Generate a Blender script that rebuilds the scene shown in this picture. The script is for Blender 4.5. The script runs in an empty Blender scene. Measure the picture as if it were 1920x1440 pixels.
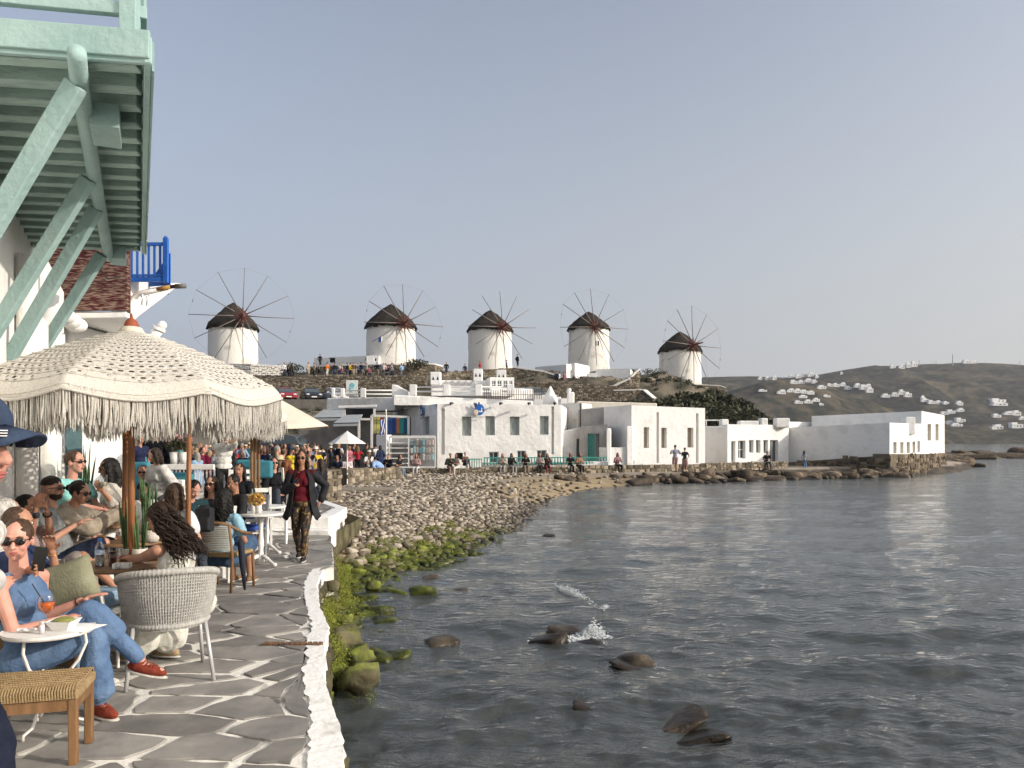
import bpy, bmesh, math, random
import numpy as np
from mathutils import Vector, Matrix, noise, Quaternion
random.seed(7); np.random.seed(7)
R = math.radians; PI = math.pi
V = Vector
scene = bpy.context.scene
C = scene.collection

# ------------------------------------------------------------ camera, sky, sun, exposure
CAMZ = 2.55; F = 1440.0; HOR = 828.0
cam_d = bpy.data.cameras.new('camera'); cam = bpy.data.objects.new('camera', cam_d); C.objects.link(cam)
cam.location = (0, 0, CAMZ); cam.rotation_euler = (R(90), 0, 0)
cam_d.sensor_width = 36; cam_d.lens = 27.0; cam_d.shift_y = 108 / 1920
cam_d.clip_start = 0.1; cam_d.clip_end = 9000
scene.camera = cam
SUN_EL = R(21); SUN_AZ = R(-17)            # azimuth of the sun measured from +X (to the right), a little behind the camera
sun_dir = V((math.cos(SUN_EL) * math.cos(SUN_AZ), math.cos(SUN_EL) * math.sin(SUN_AZ), math.sin(SUN_EL)))
world = bpy.data.worlds.new('World'); scene.world = world; world.use_nodes = True
wn = world.node_tree; bg = wn.nodes['Background']
sky = wn.nodes.new('ShaderNodeTexSky'); sky.sky_type = 'NISHITA'; sky.sun_disc = False
sky.sun_elevation = SUN_EL
sky.sun_rotation = math.atan2(sun_dir.x, sun_dir.y)
sky.air_density = 1.0; sky.dust_density = 5.0; sky.ozone_density = 2.0; sky.altitude = 0
hsv = wn.nodes.new('ShaderNodeHueSaturation'); hsv.inputs['Saturation'].default_value = 0.62; hsv.inputs['Hue'].default_value = 0.5
wn.links.new(sky.outputs[0], hsv.inputs['Color'])
tint = wn.nodes.new('ShaderNodeMixRGB'); tint.blend_type = 'MULTIPLY'; tint.inputs[0].default_value = 1
tint.inputs[2].default_value = (0.95, 0.965, 1.0, 1)
wn.links.new(hsv.outputs[0], tint.inputs[1]); bg.inputs[1].default_value = 0.148
# a dusty evening: low in the sky the blue gives way to a pale haze, brighter towards the sun
geo = wn.nodes.new('ShaderNodeTexCoord'); sep = wn.nodes.new('ShaderNodeSeparateXYZ'); wn.links.new(geo.outputs['Generated'], sep.inputs[0])
hz = wn.nodes.new('ShaderNodeMapRange'); hz.interpolation_type = 'SMOOTHSTEP'; hz.inputs[1].default_value = -0.15; hz.inputs[2].default_value = 0.62; hz.inputs[3].default_value = 0.95; hz.inputs[4].default_value = 0.12
wn.links.new(sep.outputs[2], hz.inputs[0])
dt = wn.nodes.new('ShaderNodeVectorMath'); dt.operation = 'DOT_PRODUCT'; dt.inputs[1].default_value = (sun_dir.x, sun_dir.y, 0); wn.links.new(geo.outputs['Generated'], dt.inputs[0])
hr = wn.nodes.new('ShaderNodeValToRGB'); hr.color_ramp.elements[0].position = 0.05; hr.color_ramp.elements[1].position = 0.9
hr.color_ramp.elements[0].color = (0.385, 0.435, 0.555, 1); hr.color_ramp.elements[1].color = (0.76, 0.735, 0.66, 1)
hm_ = wn.nodes.new('ShaderNodeMath'); hm_.operation = 'MULTIPLY_ADD'; hm_.inputs[1].default_value = 0.5; hm_.inputs[2].default_value = 0.5; wn.links.new(dt.outputs['Value'], hm_.inputs[0]); wn.links.new(hm_.outputs[0], hr.inputs[0])
sc_ = wn.nodes.new('ShaderNodeVectorMath'); sc_.operation = 'SCALE'; sc_.inputs['Scale'].default_value = 4.8; wn.links.new(hr.outputs[0], sc_.inputs[0])
mh = wn.nodes.new('ShaderNodeMixRGB'); wn.links.new(hz.outputs[0], mh.inputs[0]); wn.links.new(tint.outputs[0], mh.inputs[1]); wn.links.new(sc_.outputs[0], mh.inputs[2]); wn.links.new(mh.outputs[0], bg.inputs[0])
sl = bpy.data.lights.new('sun', 'SUN'); sl.energy = 2.8; sl.angle = R(0.6); sl.color = (1.0, 0.90, 0.78)
so = bpy.data.objects.new('sun', sl); C.objects.link(so)
so.rotation_euler = sun_dir.to_track_quat('Z', 'Y').to_euler()
scene.view_settings.view_transform = 'Standard'; scene.view_settings.look = 'None'
scene.view_settings.exposure = 0.55; scene.view_settings.gamma = 1; scene.view_settings.use_curve_mapping = False
scene.cycles.max_bounces = 6; scene.cycles.diffuse_bounces = 3; scene.cycles.glossy_bounces = 3
scene.cycles.transparent_max_bounces = 10; scene.cycles.transmission_bounces = 4
scene.cycles.caustics_reflective = False; scene.cycles.caustics_refractive = False

def W(px, py, Y):                      # where the line of sight through a photo pixel reaches depth Y
    return V(((px - 960) / F * Y, Y, CAMZ - (py - HOR) / F * Y))
def G(px, py, z):                      # where it reaches height z
    Y = F * (CAMZ - z) / (py - HOR); return V(((px - 960) / F * Y, Y, z))

# ------------------------------------------------------------ materials
MATS = {}
def mat(name, col, rough=0.7, col2=None, scale=6.0, bump=0.0, bscale=40.0, spec=0.3, vary=0.0, metal=0.0, stretch=None,
        trans=0.0, detail=5.0, lo=0.35, hi=0.65, world_co=False, bdist=0.02, sub=0.0, emit=None, ior=1.45):
    if name in MATS: return MATS[name]
    m = bpy.data.materials.new(name); m.use_nodes = True; n = m.node_tree.nodes; l = m.node_tree.links
    b = n['Principled BSDF']; b.inputs['Base Color'].default_value = (*col, 1); b.inputs['Roughness'].default_value = rough
    b.inputs['Specular IOR Level'].default_value = spec; b.inputs['Metallic'].default_value = metal
    b.inputs['IOR'].default_value = ior
    if trans: b.inputs['Transmission Weight'].default_value = trans
    if emit: b.inputs['Emission Color'].default_value = (*emit, 1); b.inputs['Emission Strength'].default_value = 1
    if col2 or bump or vary:
        if world_co:
            tc = n.new('ShaderNodeNewGeometry'); co = tc.outputs['Position']
        else:
            tc = n.new('ShaderNodeTexCoord'); co = tc.outputs['Object']
        if stretch:
            mp = n.new('ShaderNodeMapping'); mp.inputs['Scale'].default_value = stretch; l.new(co, mp.inputs[0]); co = mp.outputs[0]
        out = None
        if col2:
            t = n.new('ShaderNodeTexNoise'); t.inputs['Scale'].default_value = scale; t.inputs['Detail'].default_value = detail
            l.new(co, t.inputs['Vector'])
            r = n.new('ShaderNodeValToRGB'); r.color_ramp.elements[0].position = lo; r.color_ramp.elements[1].position = hi
            r.color_ramp.elements[0].color = (*col, 1); r.color_ramp.elements[1].color = (*col2, 1)
            l.new(t.outputs['Fac'], r.inputs[0]); out = r.outputs[0]
        if vary:
            oi = n.new('ShaderNodeObjectInfo'); hs = n.new('ShaderNodeHueSaturation')
            mr = n.new('ShaderNodeMapRange'); mr.inputs[3].default_value = 1 - vary; mr.inputs[4].default_value = 1 + vary
            l.new(oi.outputs['Random'], mr.inputs[0]); l.new(mr.outputs[0], hs.inputs['Value'])
            if out: l.new(out, hs.inputs['Color'])
            else: hs.inputs['Color'].default_value = (*col, 1)
            out = hs.outputs[0]
        if out: l.new(out, b.inputs['Base Color'])
        if bump:
            t2 = n.new('ShaderNodeTexNoise'); t2.inputs['Scale'].default_value = bscale; t2.inputs['Detail'].default_value = 6
            l.new(co, t2.inputs['Vector'])
            bp = n.new('ShaderNodeBump'); bp.inputs['Strength'].default_value = bump; bp.inputs['Distance'].default_value = bdist
            l.new(t2.outputs['Fac'], bp.inputs['Height']); l.new(bp.outputs[0], b.inputs['Normal'])
    MATS[name] = m; return m

white = mat('whitewash', (0.81, 0.795, 0.76), 0.85, (0.60, 0.58, 0.54), 0.8, 0.7, 3.2, 0.1, bdist=0.07, lo=0.50, hi=0.86, detail=9)
whitew = mat('whitewash_worn', (0.74, 0.71, 0.66), 0.9, (0.5, 0.46, 0.4), 2.2, 0.6, 6.0, 0.1, bdist=0.05, lo=0.55, hi=0.8)
whitep = mat('white_paint', (0.78, 0.77, 0.74), 0.5, (0.66, 0.64, 0.6), 9, 0.15, 60, 0.3)
cream = mat('cream_render', (0.72, 0.66, 0.55), 0.85, (0.62, 0.57, 0.48), 2, 0.3, 8, 0.1)
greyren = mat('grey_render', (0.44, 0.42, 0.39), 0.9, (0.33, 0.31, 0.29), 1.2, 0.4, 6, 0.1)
mint = mat('mint_paint', (0.27, 0.40, 0.385), 0.6, (0.34, 0.47, 0.455), 3.5, 0.5, 22, 0.25, vary=0.08, bdist=0.02)
mintw = mat('mint_paint_worn', (0.35, 0.48, 0.44), 0.7, (0.25, 0.33, 0.30), 7, 0.5, 30, 0.2, vary=0.1, stretch=(1, 4, 4), lo=0.45, hi=0.8)
teal = mat('teal_paint', (0.06, 0.25, 0.21), 0.5, (0.09, 0.32, 0.27), 6, 0.1, 30, 0.3)
tealb = mat('tealblue_paint', (0.09, 0.165, 0.18), 0.55, (0.13, 0.21, 0.22), 8, 0.2, 30, 0.3)
bluep = mat('blue_paint', (0.02, 0.10, 0.42), 0.4, (0.03, 0.14, 0.5), 8, 0.1, 30, 0.3)
oxblood = mat('oxblood_paint', (0.075, 0.016, 0.018), 0.7, (0.27, 0.19, 0.14), 7, 0.5, 30, 0.2, vary=0.1, stretch=(1.0, 1.0, 9), lo=0.47, hi=0.58, detail=9)
wood = mat('oiled_wood', (0.30, 0.13, 0.05), 0.45, (0.20, 0.08, 0.03), 5, 0.2, 30, 0.4, stretch=(6, 6, 0.6))
woodl = mat('teak_wood', (0.22, 0.12, 0.055), 0.55, (0.15, 0.08, 0.035), 6, 0.2, 40, 0.35, stretch=(5, 5, 0.8))
woodt = mat('table_wood', (0.26, 0.15, 0.08), 0.45, (0.17, 0.10, 0.05), 5, 0.15, 40, 0.4, stretch=(1, 7, 1))
rush = mat('woven_rush', (0.36, 0.26, 0.14), 0.85, (0.26, 0.18, 0.09), 30, 0.6, 120, 0.15)
wickerm = mat('grey_wicker', (0.42, 0.41, 0.38), 0.7, (0.33, 0.32, 0.30), 30, 0.2, 100, 0.25)
metalg = mat('grey_tube_metal', (0.50, 0.50, 0.49), 0.4, None, spec=0.5, metal=0.3)
glass = mat('window_glass', (0.07, 0.085, 0.09), 0.08, None, spec=0.6)
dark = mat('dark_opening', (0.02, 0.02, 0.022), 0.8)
curtain = mat('curtain_cloth', (0.46, 0.49, 0.46), 0.9, (0.24, 0.27, 0.26), 9, 0.2, 30, 0.1, stretch=(3, 3, 0.2))
thatch = mat('old_thatch', (0.030, 0.026, 0.023), 0.95, (0.085, 0.072, 0.06), 3.5, 1.0, 9, 0.05, stretch=(3, 3, 0.6), bdist=0.15)
rope = mat('crochet_cotton', (0.69, 0.66, 0.60), 0.95, (0.58, 0.55, 0.49), 60, 0.6, 180, 0.05)
canvas = mat('cream_canvas', (0.68, 0.61, 0.50), 0.85, (0.60, 0.54, 0.44), 3, 0.2, 60, 0.1)
canvasw = mat('white_canvas', (0.78, 0.76, 0.70), 0.85, (0.7, 0.68, 0.62), 3, 0.2, 60, 0.1)
greyaw = mat('grey_awning', (0.36, 0.38, 0.38), 0.9, (0.30, 0.32, 0.32), 3, 0.2, 60, 0.1)
blackm = mat('black_metal', (0.02, 0.02, 0.02), 0.4)
terracotta = mat('terracotta', (0.30, 0.08, 0.04), 0.6, None)

def leafmat(name, c1, c2):
    m = mat(name, c1, 0.6, c2, 2.5, 0.0, spec=0.25, world_co=True)
    return m
bush = leafmat('shrub_leaf', (0.030, 0.036, 0.018), (0.075, 0.074, 0.038))
snake = mat('snake_plant_leaf', (0.035, 0.085, 0.03), 0.4, (0.09, 0.16, 0.06), 9, 0.1, 40, 0.35, stretch=(1, 1, 4))

def stone_mat(name, c1, c2, c3, moss=False, wet=True, sc=1.1):
    m = bpy.data.materials.new(name); m.use_nodes = True; n = m.node_tree.nodes; l = m.node_tree.links; b = n['Principled BSDF']
    g = n.new('ShaderNodeNewGeometry'); tc = n.new('ShaderNodeTexCoord')
    v = n.new('ShaderNodeTexWhiteNoise')
    t = n.new('ShaderNodeTexNoise'); t.inputs['Scale'].default_value = sc * 3; t.inputs['Detail'].default_value = 8; l.new(g.outputs['Position'], t.inputs['Vector'])
    r = n.new('ShaderNodeValToRGB'); e = r.color_ramp.elements; e[0].position = 0.3; e[1].position = 0.72
    e[0].color = (*c1, 1); e[1].color = (*c3, 1); e2 = r.color_ramp.elements.new(0.5); e2.color = (*c2, 1)
    isl = n.new('ShaderNodeAttribute'); isl.attribute_name = 'tone'
    ad = n.new('ShaderNodeMath'); ad.operation = 'ADD'; l.new(t.outputs['Fac'], ad.inputs[0]); l.new(isl.outputs['Fac'], ad.inputs[1])
    l.new(ad.outputs[0], r.inputs[0]); col = r.outputs[0]
    b.inputs['Roughness'].default_value = 0.85; b.inputs['Specular IOR Level'].default_value = 0.2
    if moss:
        sp = n.new('ShaderNodeSeparateXYZ'); l.new(g.outputs['Position'], sp.inputs[0])
        t2 = n.new('ShaderNodeTexNoise'); t2.inputs['Scale'].default_value = 1.6; t2.inputs['Detail'].default_value = 7; l.new(g.outputs['Position'], t2.inputs['Vector'])
        # algae grow where the waves reach: on the lowest half metre, near the wall more than further off
        mr = n.new('ShaderNodeMapRange'); mr.inputs[1].default_value = 0.62; mr.inputs[2].default_value = 0.12; l.new(sp.outputs[2], mr.inputs[0])
        my = n.new('ShaderNodeMapRange'); my.inputs[1].default_value = 30; my.inputs[2].default_value = 13; l.new(sp.outputs[1], my.inputs[0])
        nz = n.new('ShaderNodeSeparateXYZ'); l.new(g.outputs['Normal'], nz.inputs[0])
        a1 = n.new('ShaderNodeMath'); a1.operation = 'MULTIPLY'; l.new(mr.outputs[0], a1.inputs[0]); l.new(my.outputs[0], a1.inputs[1])
        a2 = n.new('ShaderNodeMath'); a2.operation = 'MULTIPLY_ADD'; l.new(t2.outputs['Fac'], a2.inputs[0]); a2.inputs[1].default_value = 1.3; l.new(a1.outputs[0], a2.inputs[2])
        a3 = n.new('ShaderNodeMath'); a3.operation = 'MULTIPLY_ADD'; l.new(nz.outputs[2], a3.inputs[0]); a3.inputs[1].default_value = 0.35; l.new(a2.outputs[0], a3.inputs[2])
        rr = n.new('ShaderNodeValToRGB'); rr.color_ramp.elements[0].position = 0.0; rr.color_ramp.elements[1].position = 1.0
        sm = n.new('ShaderNodeMapRange'); sm.inputs[1].default_value = 1.30; sm.inputs[2].default_value = 1.58; l.new(a3.outputs[0], sm.inputs[0])
        t3 = n.new('ShaderNodeTexNoise'); t3.inputs['Scale'].default_value = 5; t3.inputs['Detail'].default_value = 6; l.new(g.outputs['Position'], t3.inputs['Vector'])
        gr = n.new('ShaderNodeValToRGB'); ge = gr.color_ramp.elements; ge[0].position = 0.35; ge[0].color = (0.028, 0.040, 0.010, 1); ge[1].position = 0.68; ge[1].color = (0.25, 0.28, 0.045, 1)
        l.new(t3.outputs['Fac'], gr.inputs[0])
        mx = n.new('ShaderNodeMixRGB'); l.new(sm.outputs[0], mx.inputs[0]); l.new(col, mx.inputs[1]); l.new(gr.outputs[0], mx.inputs[2]); col = mx.outputs[0]
    if wet:
        sp2 = n.new('ShaderNodeSeparateXYZ'); l.new(g.outputs['Position'], sp2.inputs[0])
        wr = n.new('ShaderNodeMapRange'); wr.inputs[1].default_value = 0.08; wr.inputs[2].default_value = 0.30; wr.inputs[3].default_value = 0.36; wr.inputs[4].default_value = 1.0
        l.new(sp2.outputs[2], wr.inputs[0])
        hm = n.new('ShaderNodeHueSaturation'); l.new(wr.outputs[0], hm.inputs['Value']); l.new(col, hm.inputs['Color']); col = hm.outputs[0]
        w2 = n.new('ShaderNodeMapRange'); w2.inputs[1].default_value = 0.06; w2.inputs[2].default_value = 0.22; w2.inputs[3].default_value = 0.35; w2.inputs[4].default_value = 0.85
        l.new(sp2.outputs[2], w2.inputs[0]); l.new(w2.outputs[0], b.inputs['Roughness'])
    l.new(col, b.inputs['Base Color'])
    tb = n.new('ShaderNodeTexNoise'); tb.inputs['Scale'].default_value = 14; tb.inputs['Detail'].default_value = 8; l.new(g.outputs['Position'], tb.inputs['Vector'])
    bp = n.new('ShaderNodeBump'); bp.inputs['Strength'].default_value = 0.7; bp.inputs['Distance'].default_value = 0.03
    l.new(tb.outputs['Fac'], bp.inputs['Height']); l.new(bp.outputs[0], b.inputs['Normal'])
    MATS[name] = m; return m
cobble = stone_mat('cobble_stone', (0.11, 0.09, 0.066), (0.235, 0.19, 0.14), (0.44, 0.385, 0.31), moss=True)
rockm = stone_mat('shore_rock', (0.055, 0.042, 0.030), (0.12, 0.09, 0.062), (0.24, 0.19, 0.13), moss=False)
rockg = stone_mat('mossy_rock', (0.04, 0.035, 0.022), (0.085, 0.075, 0.04), (0.17, 0.15, 0.09), moss=True)
drystone = stone_mat('dry_stone', (0.10, 0.082, 0.06), (0.20, 0.165, 0.12), (0.33, 0.28, 0.21), wet=False, sc=0.8)

# ------------------------------------------------------------ object helpers
def tag(o, label=None, cat=None, group=None, kind=None):
    if label: o['label'] = label
    if cat: o['category'] = cat
    if group: o['group'] = group
    if kind: o['kind'] = kind
    return o
def thing(name, label, cat, loc=(0, 0, 0), group=None):
    o = bpy.data.objects.new(name, None); C.objects.link(o); o.location = loc; o.empty_display_size = 0.1
    return tag(o, label, cat, group)
def wloc(o):
    p = V((0, 0, 0))
    while o: p += V(o.location); o = o.parent
    return p
class MB:
    def __init__(s): s.v = []; s.f = []; s.m = []; s.mi = 0; s.tone = None
    def add(s, vs, fs):
        k = len(s.v); s.v.extend(vs); s.f.extend([tuple(i + k for i in f) for f in fs]); s.m.extend([s.mi] * len(fs)); return s
    def box(s, c, size, rz=0.0, M=None):
        hx, hy, hz = size[0] / 2, size[1] / 2, size[2] / 2
        if M is None: M = Matrix.Rotation(rz, 3, 'Z')
        c = V(c)
        vs = [tuple(c + M @ V((x, y, z))) for z in (-hz, hz) for y in (-hy, hy) for x in (-hx, hx)]
        return s.add(vs, [(0, 2, 3, 1), (4, 5, 7, 6), (0, 1, 5, 4), (2, 6, 7, 3), (0, 4, 6, 2), (1, 3, 7, 5)])
    def bar(s, a, b, w, h, up=(0, 0, 1)):
        a, b = V(a), V(b); d = (b - a); L = d.length; d.normalize(); up = V(up)
        r = d.cross(up)
        if r.length < 1e-4: r = d.cross(V((1, 0, 0)))
        r.normalize(); u = r.cross(d)
        vs = [tuple(p + r * sx * w / 2 + u * sz * h / 2) for p in (a, b) for sx, sz in ((-1, -1), (1, -1), (1, 1), (-1, 1))]
        return s.add(vs, [(0, 3, 2, 1), (4, 5, 6, 7), (0, 1, 5, 4), (1, 2, 6, 5), (2, 3, 7, 6), (3, 0, 4, 7)])
    def tube(s, pts, rad, seg=8, cap=True):
        pts = [V(p) for p in pts]; n = len(pts)
        if not hasattr(rad, '__len__'): rad = [rad] * n
        vs = []; pr = None
        for i, p in enumerate(pts):
            d = (pts[min(i + 1, n - 1)] - pts[max(i - 1, 0)]).normalized()
            if pr is None: pr = d.orthogonal().normalized()
            else:
                pr = pr - d * pr.dot(d)
                pr = pr.normalized() if pr.length > 1e-6 else d.orthogonal().normalized()
            q = d.cross(pr)
            for k in range(seg):
                a = 2 * PI * k / seg; vs.append(tuple(p + (pr * math.cos(a) + q * math.sin(a)) * rad[i]))
        fs = [(i * seg + k, i * seg + (k + 1) % seg, (i + 1) * seg + (k + 1) % seg, (i + 1) * seg + k) for i in range(n - 1) for k in range(seg)]
        if cap: fs.append(tuple(range(seg))[::-1]); fs.append(tuple((n - 1) * seg + k for k in range(seg)))
        return s.add(vs, fs)
    def lathe(s, prof, c=(0, 0, 0), seg=16, cap=True):
        c = V(c); vs = [tuple(c + V((r * math.cos(2 * PI * k / seg), r * math.sin(2 * PI * k / seg), z))) for r, z in prof for k in range(seg)]
        n = len(prof); fs = [(i * seg + k, i * seg + (k + 1) % seg, (i + 1) * seg + (k + 1) % seg, (i + 1) * seg + k) for i in range(n - 1) for k in range(seg)]
        if cap: fs.append(tuple(range(seg))[::-1]); fs.append(tuple((n - 1) * seg + k for k in range(seg)))
        return s.add(vs, fs)
    def ell(s, c, r, M=None, seg=12, rings=8):
        c = V(c); M = M or Matrix.Identity(3); vs = []
        for i in range(rings + 1):
            t = PI * i / rings; t = max(0.02, min(PI - 0.02, t))
            for k in range(seg):
                a = 2 * PI * k / seg
                vs.append(tuple(c + M @ V((r[0] * math.sin(t) * math.cos(a), r[1] * math.sin(t) * math.sin(a), r[2] * math.cos(t)))))
        fs = [(i * seg + k, (i + 1) * seg + k, (i + 1) * seg + (k + 1) % seg, i * seg + (k + 1) % seg) for i in range(rings) for k in range(seg)]
        fs.append(tuple(range(seg))); fs.append(tuple(rings * seg + k for k in range(seg))[::-1])
        return s.add(vs, fs)
    def rcone(s, a, b, ra, rb, seg=10):
        a, b = V(a), V(b); d = b - a; L = d.length
        if L < 1e-5: return s.ell(a, (ra, ra, ra))
        d.normalize(); pts = []; rr = []
        for t in (0.97, 0.75, 0.4): pts.append(a - d * ra * t); rr.append(ra * math.sqrt(1 - t * t))
        pts.append(a); rr.append(ra); pts.append(b); rr.append(rb)
        for t in (0.4, 0.75, 0.97): pts.append(b + d * rb * t); rr.append(rb * math.sqrt(1 - t * t))
        return s.tube(pts, rr, seg)
    def prism(s, poly, z0, z1):
        n = len(poly); vs = [(p[0], p[1], z0) for p in poly] + [(p[0], p[1], z1) for p in poly]
        return s.add(vs, [tuple(range(n))[::-1], tuple(range(n, 2 * n))] + [(i, (i + 1) % n, n + (i + 1) % n, n + i) for i in range(n)])
    def quad(s, a, b, c, d): return s.add([tuple(a), tuple(b), tuple(c), tuple(d)], [(0, 1, 2, 3)])
    def build(s, name, m, parent=None, smooth=False, bevel=0.0, seg=2, label=None, kind=None, weld=False, at=None):
        me = bpy.data.meshes.new(name)
        off = wloc(parent) if parent else (V(at) if at is not None else V((0, 0, 0)))
        vv = np.array(s.v, dtype=np.float64).reshape(-1, 3) - np.array(off)
        me.from_pydata(vv.tolist(), [], s.f); me.update()
        ms = m if isinstance(m, (list, tuple)) else [m]
        for x in ms: me.materials.append(x)
        if len(ms) > 1: me.polygons.foreach_set('material_index', s.m)
        if weld or bevel:
            bm = bmesh.new(); bm.from_mesh(me); bmesh.ops.remove_doubles(bm, verts=bm.verts, dist=1e-4)
            bmesh.ops.recalc_face_normals(bm, faces=bm.faces); bm.to_mesh(me); bm.free()
        if smooth: me.polygons.foreach_set('use_smooth', [True] * len(me.polygons))
        o = bpy.data.objects.new(name, me); C.objects.link(o)
        if parent: o.parent = parent
        elif at is not None: o.location = at
        if bevel:
            b = o.modifiers.new('bevel', 'BEVEL'); b.width = bevel; b.segments = seg; b.limit_method = 'ANGLE'; b.angle_limit = R(38)
            if seg > 1:
                me.polygons.foreach_set('use_smooth', [True] * len(me.polygons)); b.harden_normals = True
        if label: o['label'] = label
        if kind: o['kind'] = kind
        return o
def structure(name, mb, m, **k):
    o = mb.build(name, m, **k); o['kind'] = 'structure'; return o
def copy_tree(o, parent=None):
    c = o.copy(); C.objects.link(c)
    if parent: c.parent = parent
    for ch in o.children: copy_tree(ch, c)
    return c
def place(o, loc, rz=0.0, label=None, group=None, scale=None):
    o.location = loc; o.rotation_euler = (0, 0, rz)
    if scale: o.scale = (scale,) * 3
    if label: o['label'] = label
    if group: o['group'] = group
    return o
def nz(x, y=0.0, z=0.0): return noise.noise(V((x, y, z)))
# ============================================================ SETTING: land, sea, pavement
PZ = 0.8                                   # pavement height over the sea
E_PX = [(655, 1600), (648, 1500), (641, 1429), (642, 1398), (637, 1362), (622, 1322), (613, 1290), (603, 1257), (611, 1240), (607, 1215), (609, 1195), (616, 1176), (606, 1150), (598, 1137),
        (596, 1115), (593, 1095), (600, 1078), (608, 1065)]
EDGE = [G(x, y, PZ) for x, y in E_PX]
EDGE = [V((-0.30, 0.6, PZ)), V((-0.55, 2.0, PZ))] + EDGE
EDGE2 = [G(x, y, PZ) for x, y in [(626, 1064), (625, 1040), (622, 1020), (620, 1003)]]
def wallx(Y): return -0.486 * Y - 1.155   # the foot of the first house's front
SHORE = [(-2.3, 8.0)] + [tuple(G(x, y, 0).xy) for x, y in [(628, 1165), (665, 1110), (745, 1085), (860, 1042), (950, 1000), (985, 972), (1000, 950), (1050, 930), (1120, 914), (1200, 910), (1290, 904), (1450, 895), (1560, 892), (1660, 890)]] + \
        [(37, 64), (44, 74), (46, 90), (40, 104), (30, 130), (20, 170), (-220, 220), (-220, 8.0)]
SH = np.array(SHORE)
def land_dist(x, y):
    p = np.stack([np.asarray(x, float).ravel(), np.asarray(y, float).ravel()], 1); n = len(SH)
    best = np.full(len(p), 1e9); inside = np.zeros(len(p), bool)
    for i in range(n):
        a = SH[i]; b = SH[(i + 1) % n]; ab = b - a
        t = np.clip(((p - a) @ ab) / (ab @ ab), 0, 1); q = a + t[:, None] * ab
        best = np.minimum(best, np.hypot(*(p - q).T))
        c = ((a[1] > p[:, 1]) != (b[1] > p[:, 1])) & (p[:, 0] < (b[0] - a[0]) * (p[:, 1] - a[1]) / (b[1] - a[1] + 1e-12) + a[0])
        inside ^= c
    return np.where(inside, best, -best).reshape(np.shape(x))
def hill_h(x, y):
    y = y - 13 * np.clip((x - 9) / 9, 0, 1) * np.clip((100 - y) / 30, 0, 1)
    h = np.interp(y, [56, 62, 76, 84.5, 87.5, 95, 99, 130, 175, 215], [0.62, 2.4, 6.3, 6.9, 9.8, 10.0, 11.5, 11.9, 8, 0.5])
    f = np.clip((42 - x) / 24, 0, 1); y_shift = 0; f = f * f * (3 - 2 * f)
    return 0.62 + (h - 0.62) * f
def ground_h(x, y):
    x = np.asarray(x, float); y = np.asarray(y, float)
    d = land_dist(x, y)
    steep = np.clip((x - 3) / 6, 0, 1)
    z = np.where(d > 0, 0.62 * (1 - np.exp(-np.maximum(d, 0) / (2.5 - 1.5 * steep))), -1.3 * (1 - np.exp(np.minimum(d, 0) / 5)))
    return np.where(d > 0, np.maximum(z, np.where(y > 56, np.minimum(hill_h(x, y), 0.3 + d * 1.2), z)), z)
def gz(x, y): return float(ground_h(np.array([x]), np.array([y]))[0])
def grid_sheet(name, xs, ys, zf, m, smooth=True, jitter=0):
    X, Y = np.meshgrid(xs, ys); Z = zf(X, Y)
    v = np.stack([X.ravel(), Y.ravel(), Z.ravel()], 1); nx = len(xs); ny = len(ys)
    i = np.arange(ny - 1)[:, None] * nx + np.arange(nx - 1)[None, :]
    f = np.stack([i, i + 1, i + nx + 1, i + nx], -1).reshape(-1, 4)
    return mesh_np(name, v, f, m, smooth)
def mesh_np(name, v, f, m, smooth=True, tone=None):
    me = bpy.data.meshes.new(name); f = np.asarray(f); k = f.shape[1]
    me.vertices.add(len(v)); me.vertices.foreach_set('co', np.asarray(v, np.float32).ravel())
    me.loops.add(f.size); me.loops.foreach_set('vertex_index', f.astype(np.int32).ravel())
    me.polygons.add(len(f)); me.polygons.foreach_set('loop_start', np.arange(0, f.size, k, dtype=np.int32))
    me.polygons.foreach_set('loop_total', np.full(len(f), k, np.int32))
    me.polygons.foreach_set('use_smooth', [smooth] * len(f))
    me.update(calc_edges=True); me.validate()
    if tone is not None:
        a = me.attributes.new('tone', 'FLOAT', 'POINT'); a.data.foreach_set('value', np.asarray(tone, np.float32))
    me.materials.append(m)
    o = bpy.data.objects.new(name, me); C.objects.link(o); return o

landm = mat('scrub_earth', (0.20, 0.165, 0.11), 0.95, (0.075, 0.07, 0.04), 0.35, 0.8, 3.0, 0.05, world_co=True, detail=9, bdist=0.2, lo=0.42, hi=0.58)
sandm = mat('coarse_sand', (0.42, 0.31, 0.17), 0.9, (0.24, 0.18, 0.11), 1.4, 0.6, 30, 0.1, world_co=True, detail=9)
# land: scrub on the hill, sand and gravel on the low beach, dark seabed below the water: by height, one material
gm = bpy.data.materials.new('ground_by_height'); gm.use_nodes = True; n_ = gm.node_tree.nodes; l_ = gm.node_tree.links; b_ = n_['Principled BSDF']
g_ = n_.new('ShaderNodeNewGeometry'); s_ = n_.new('ShaderNodeSeparateXYZ'); l_.new(g_.outputs['Position'], s_.inputs[0])
def noise_ramp(sc, c1, c2, lo=0.4, hi=0.6, det=8):
    t = n_.new('ShaderNodeTexNoise'); t.inputs['Scale'].default_value = sc; t.inputs['Detail'].default_value = det; l_.new(g_.outputs['Position'], t.inputs['Vector'])
    r = n_.new('ShaderNodeValToRGB'); r.color_ramp.elements[0].position = lo; r.color_ramp.elements[1].position = hi
    r.color_ramp.elements[0].color = (*c1, 1); r.color_ramp.elements[1].color = (*c2, 1); l_.new(t.outputs['Fac'], r.inputs[0]); return r.outputs[0]
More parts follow.
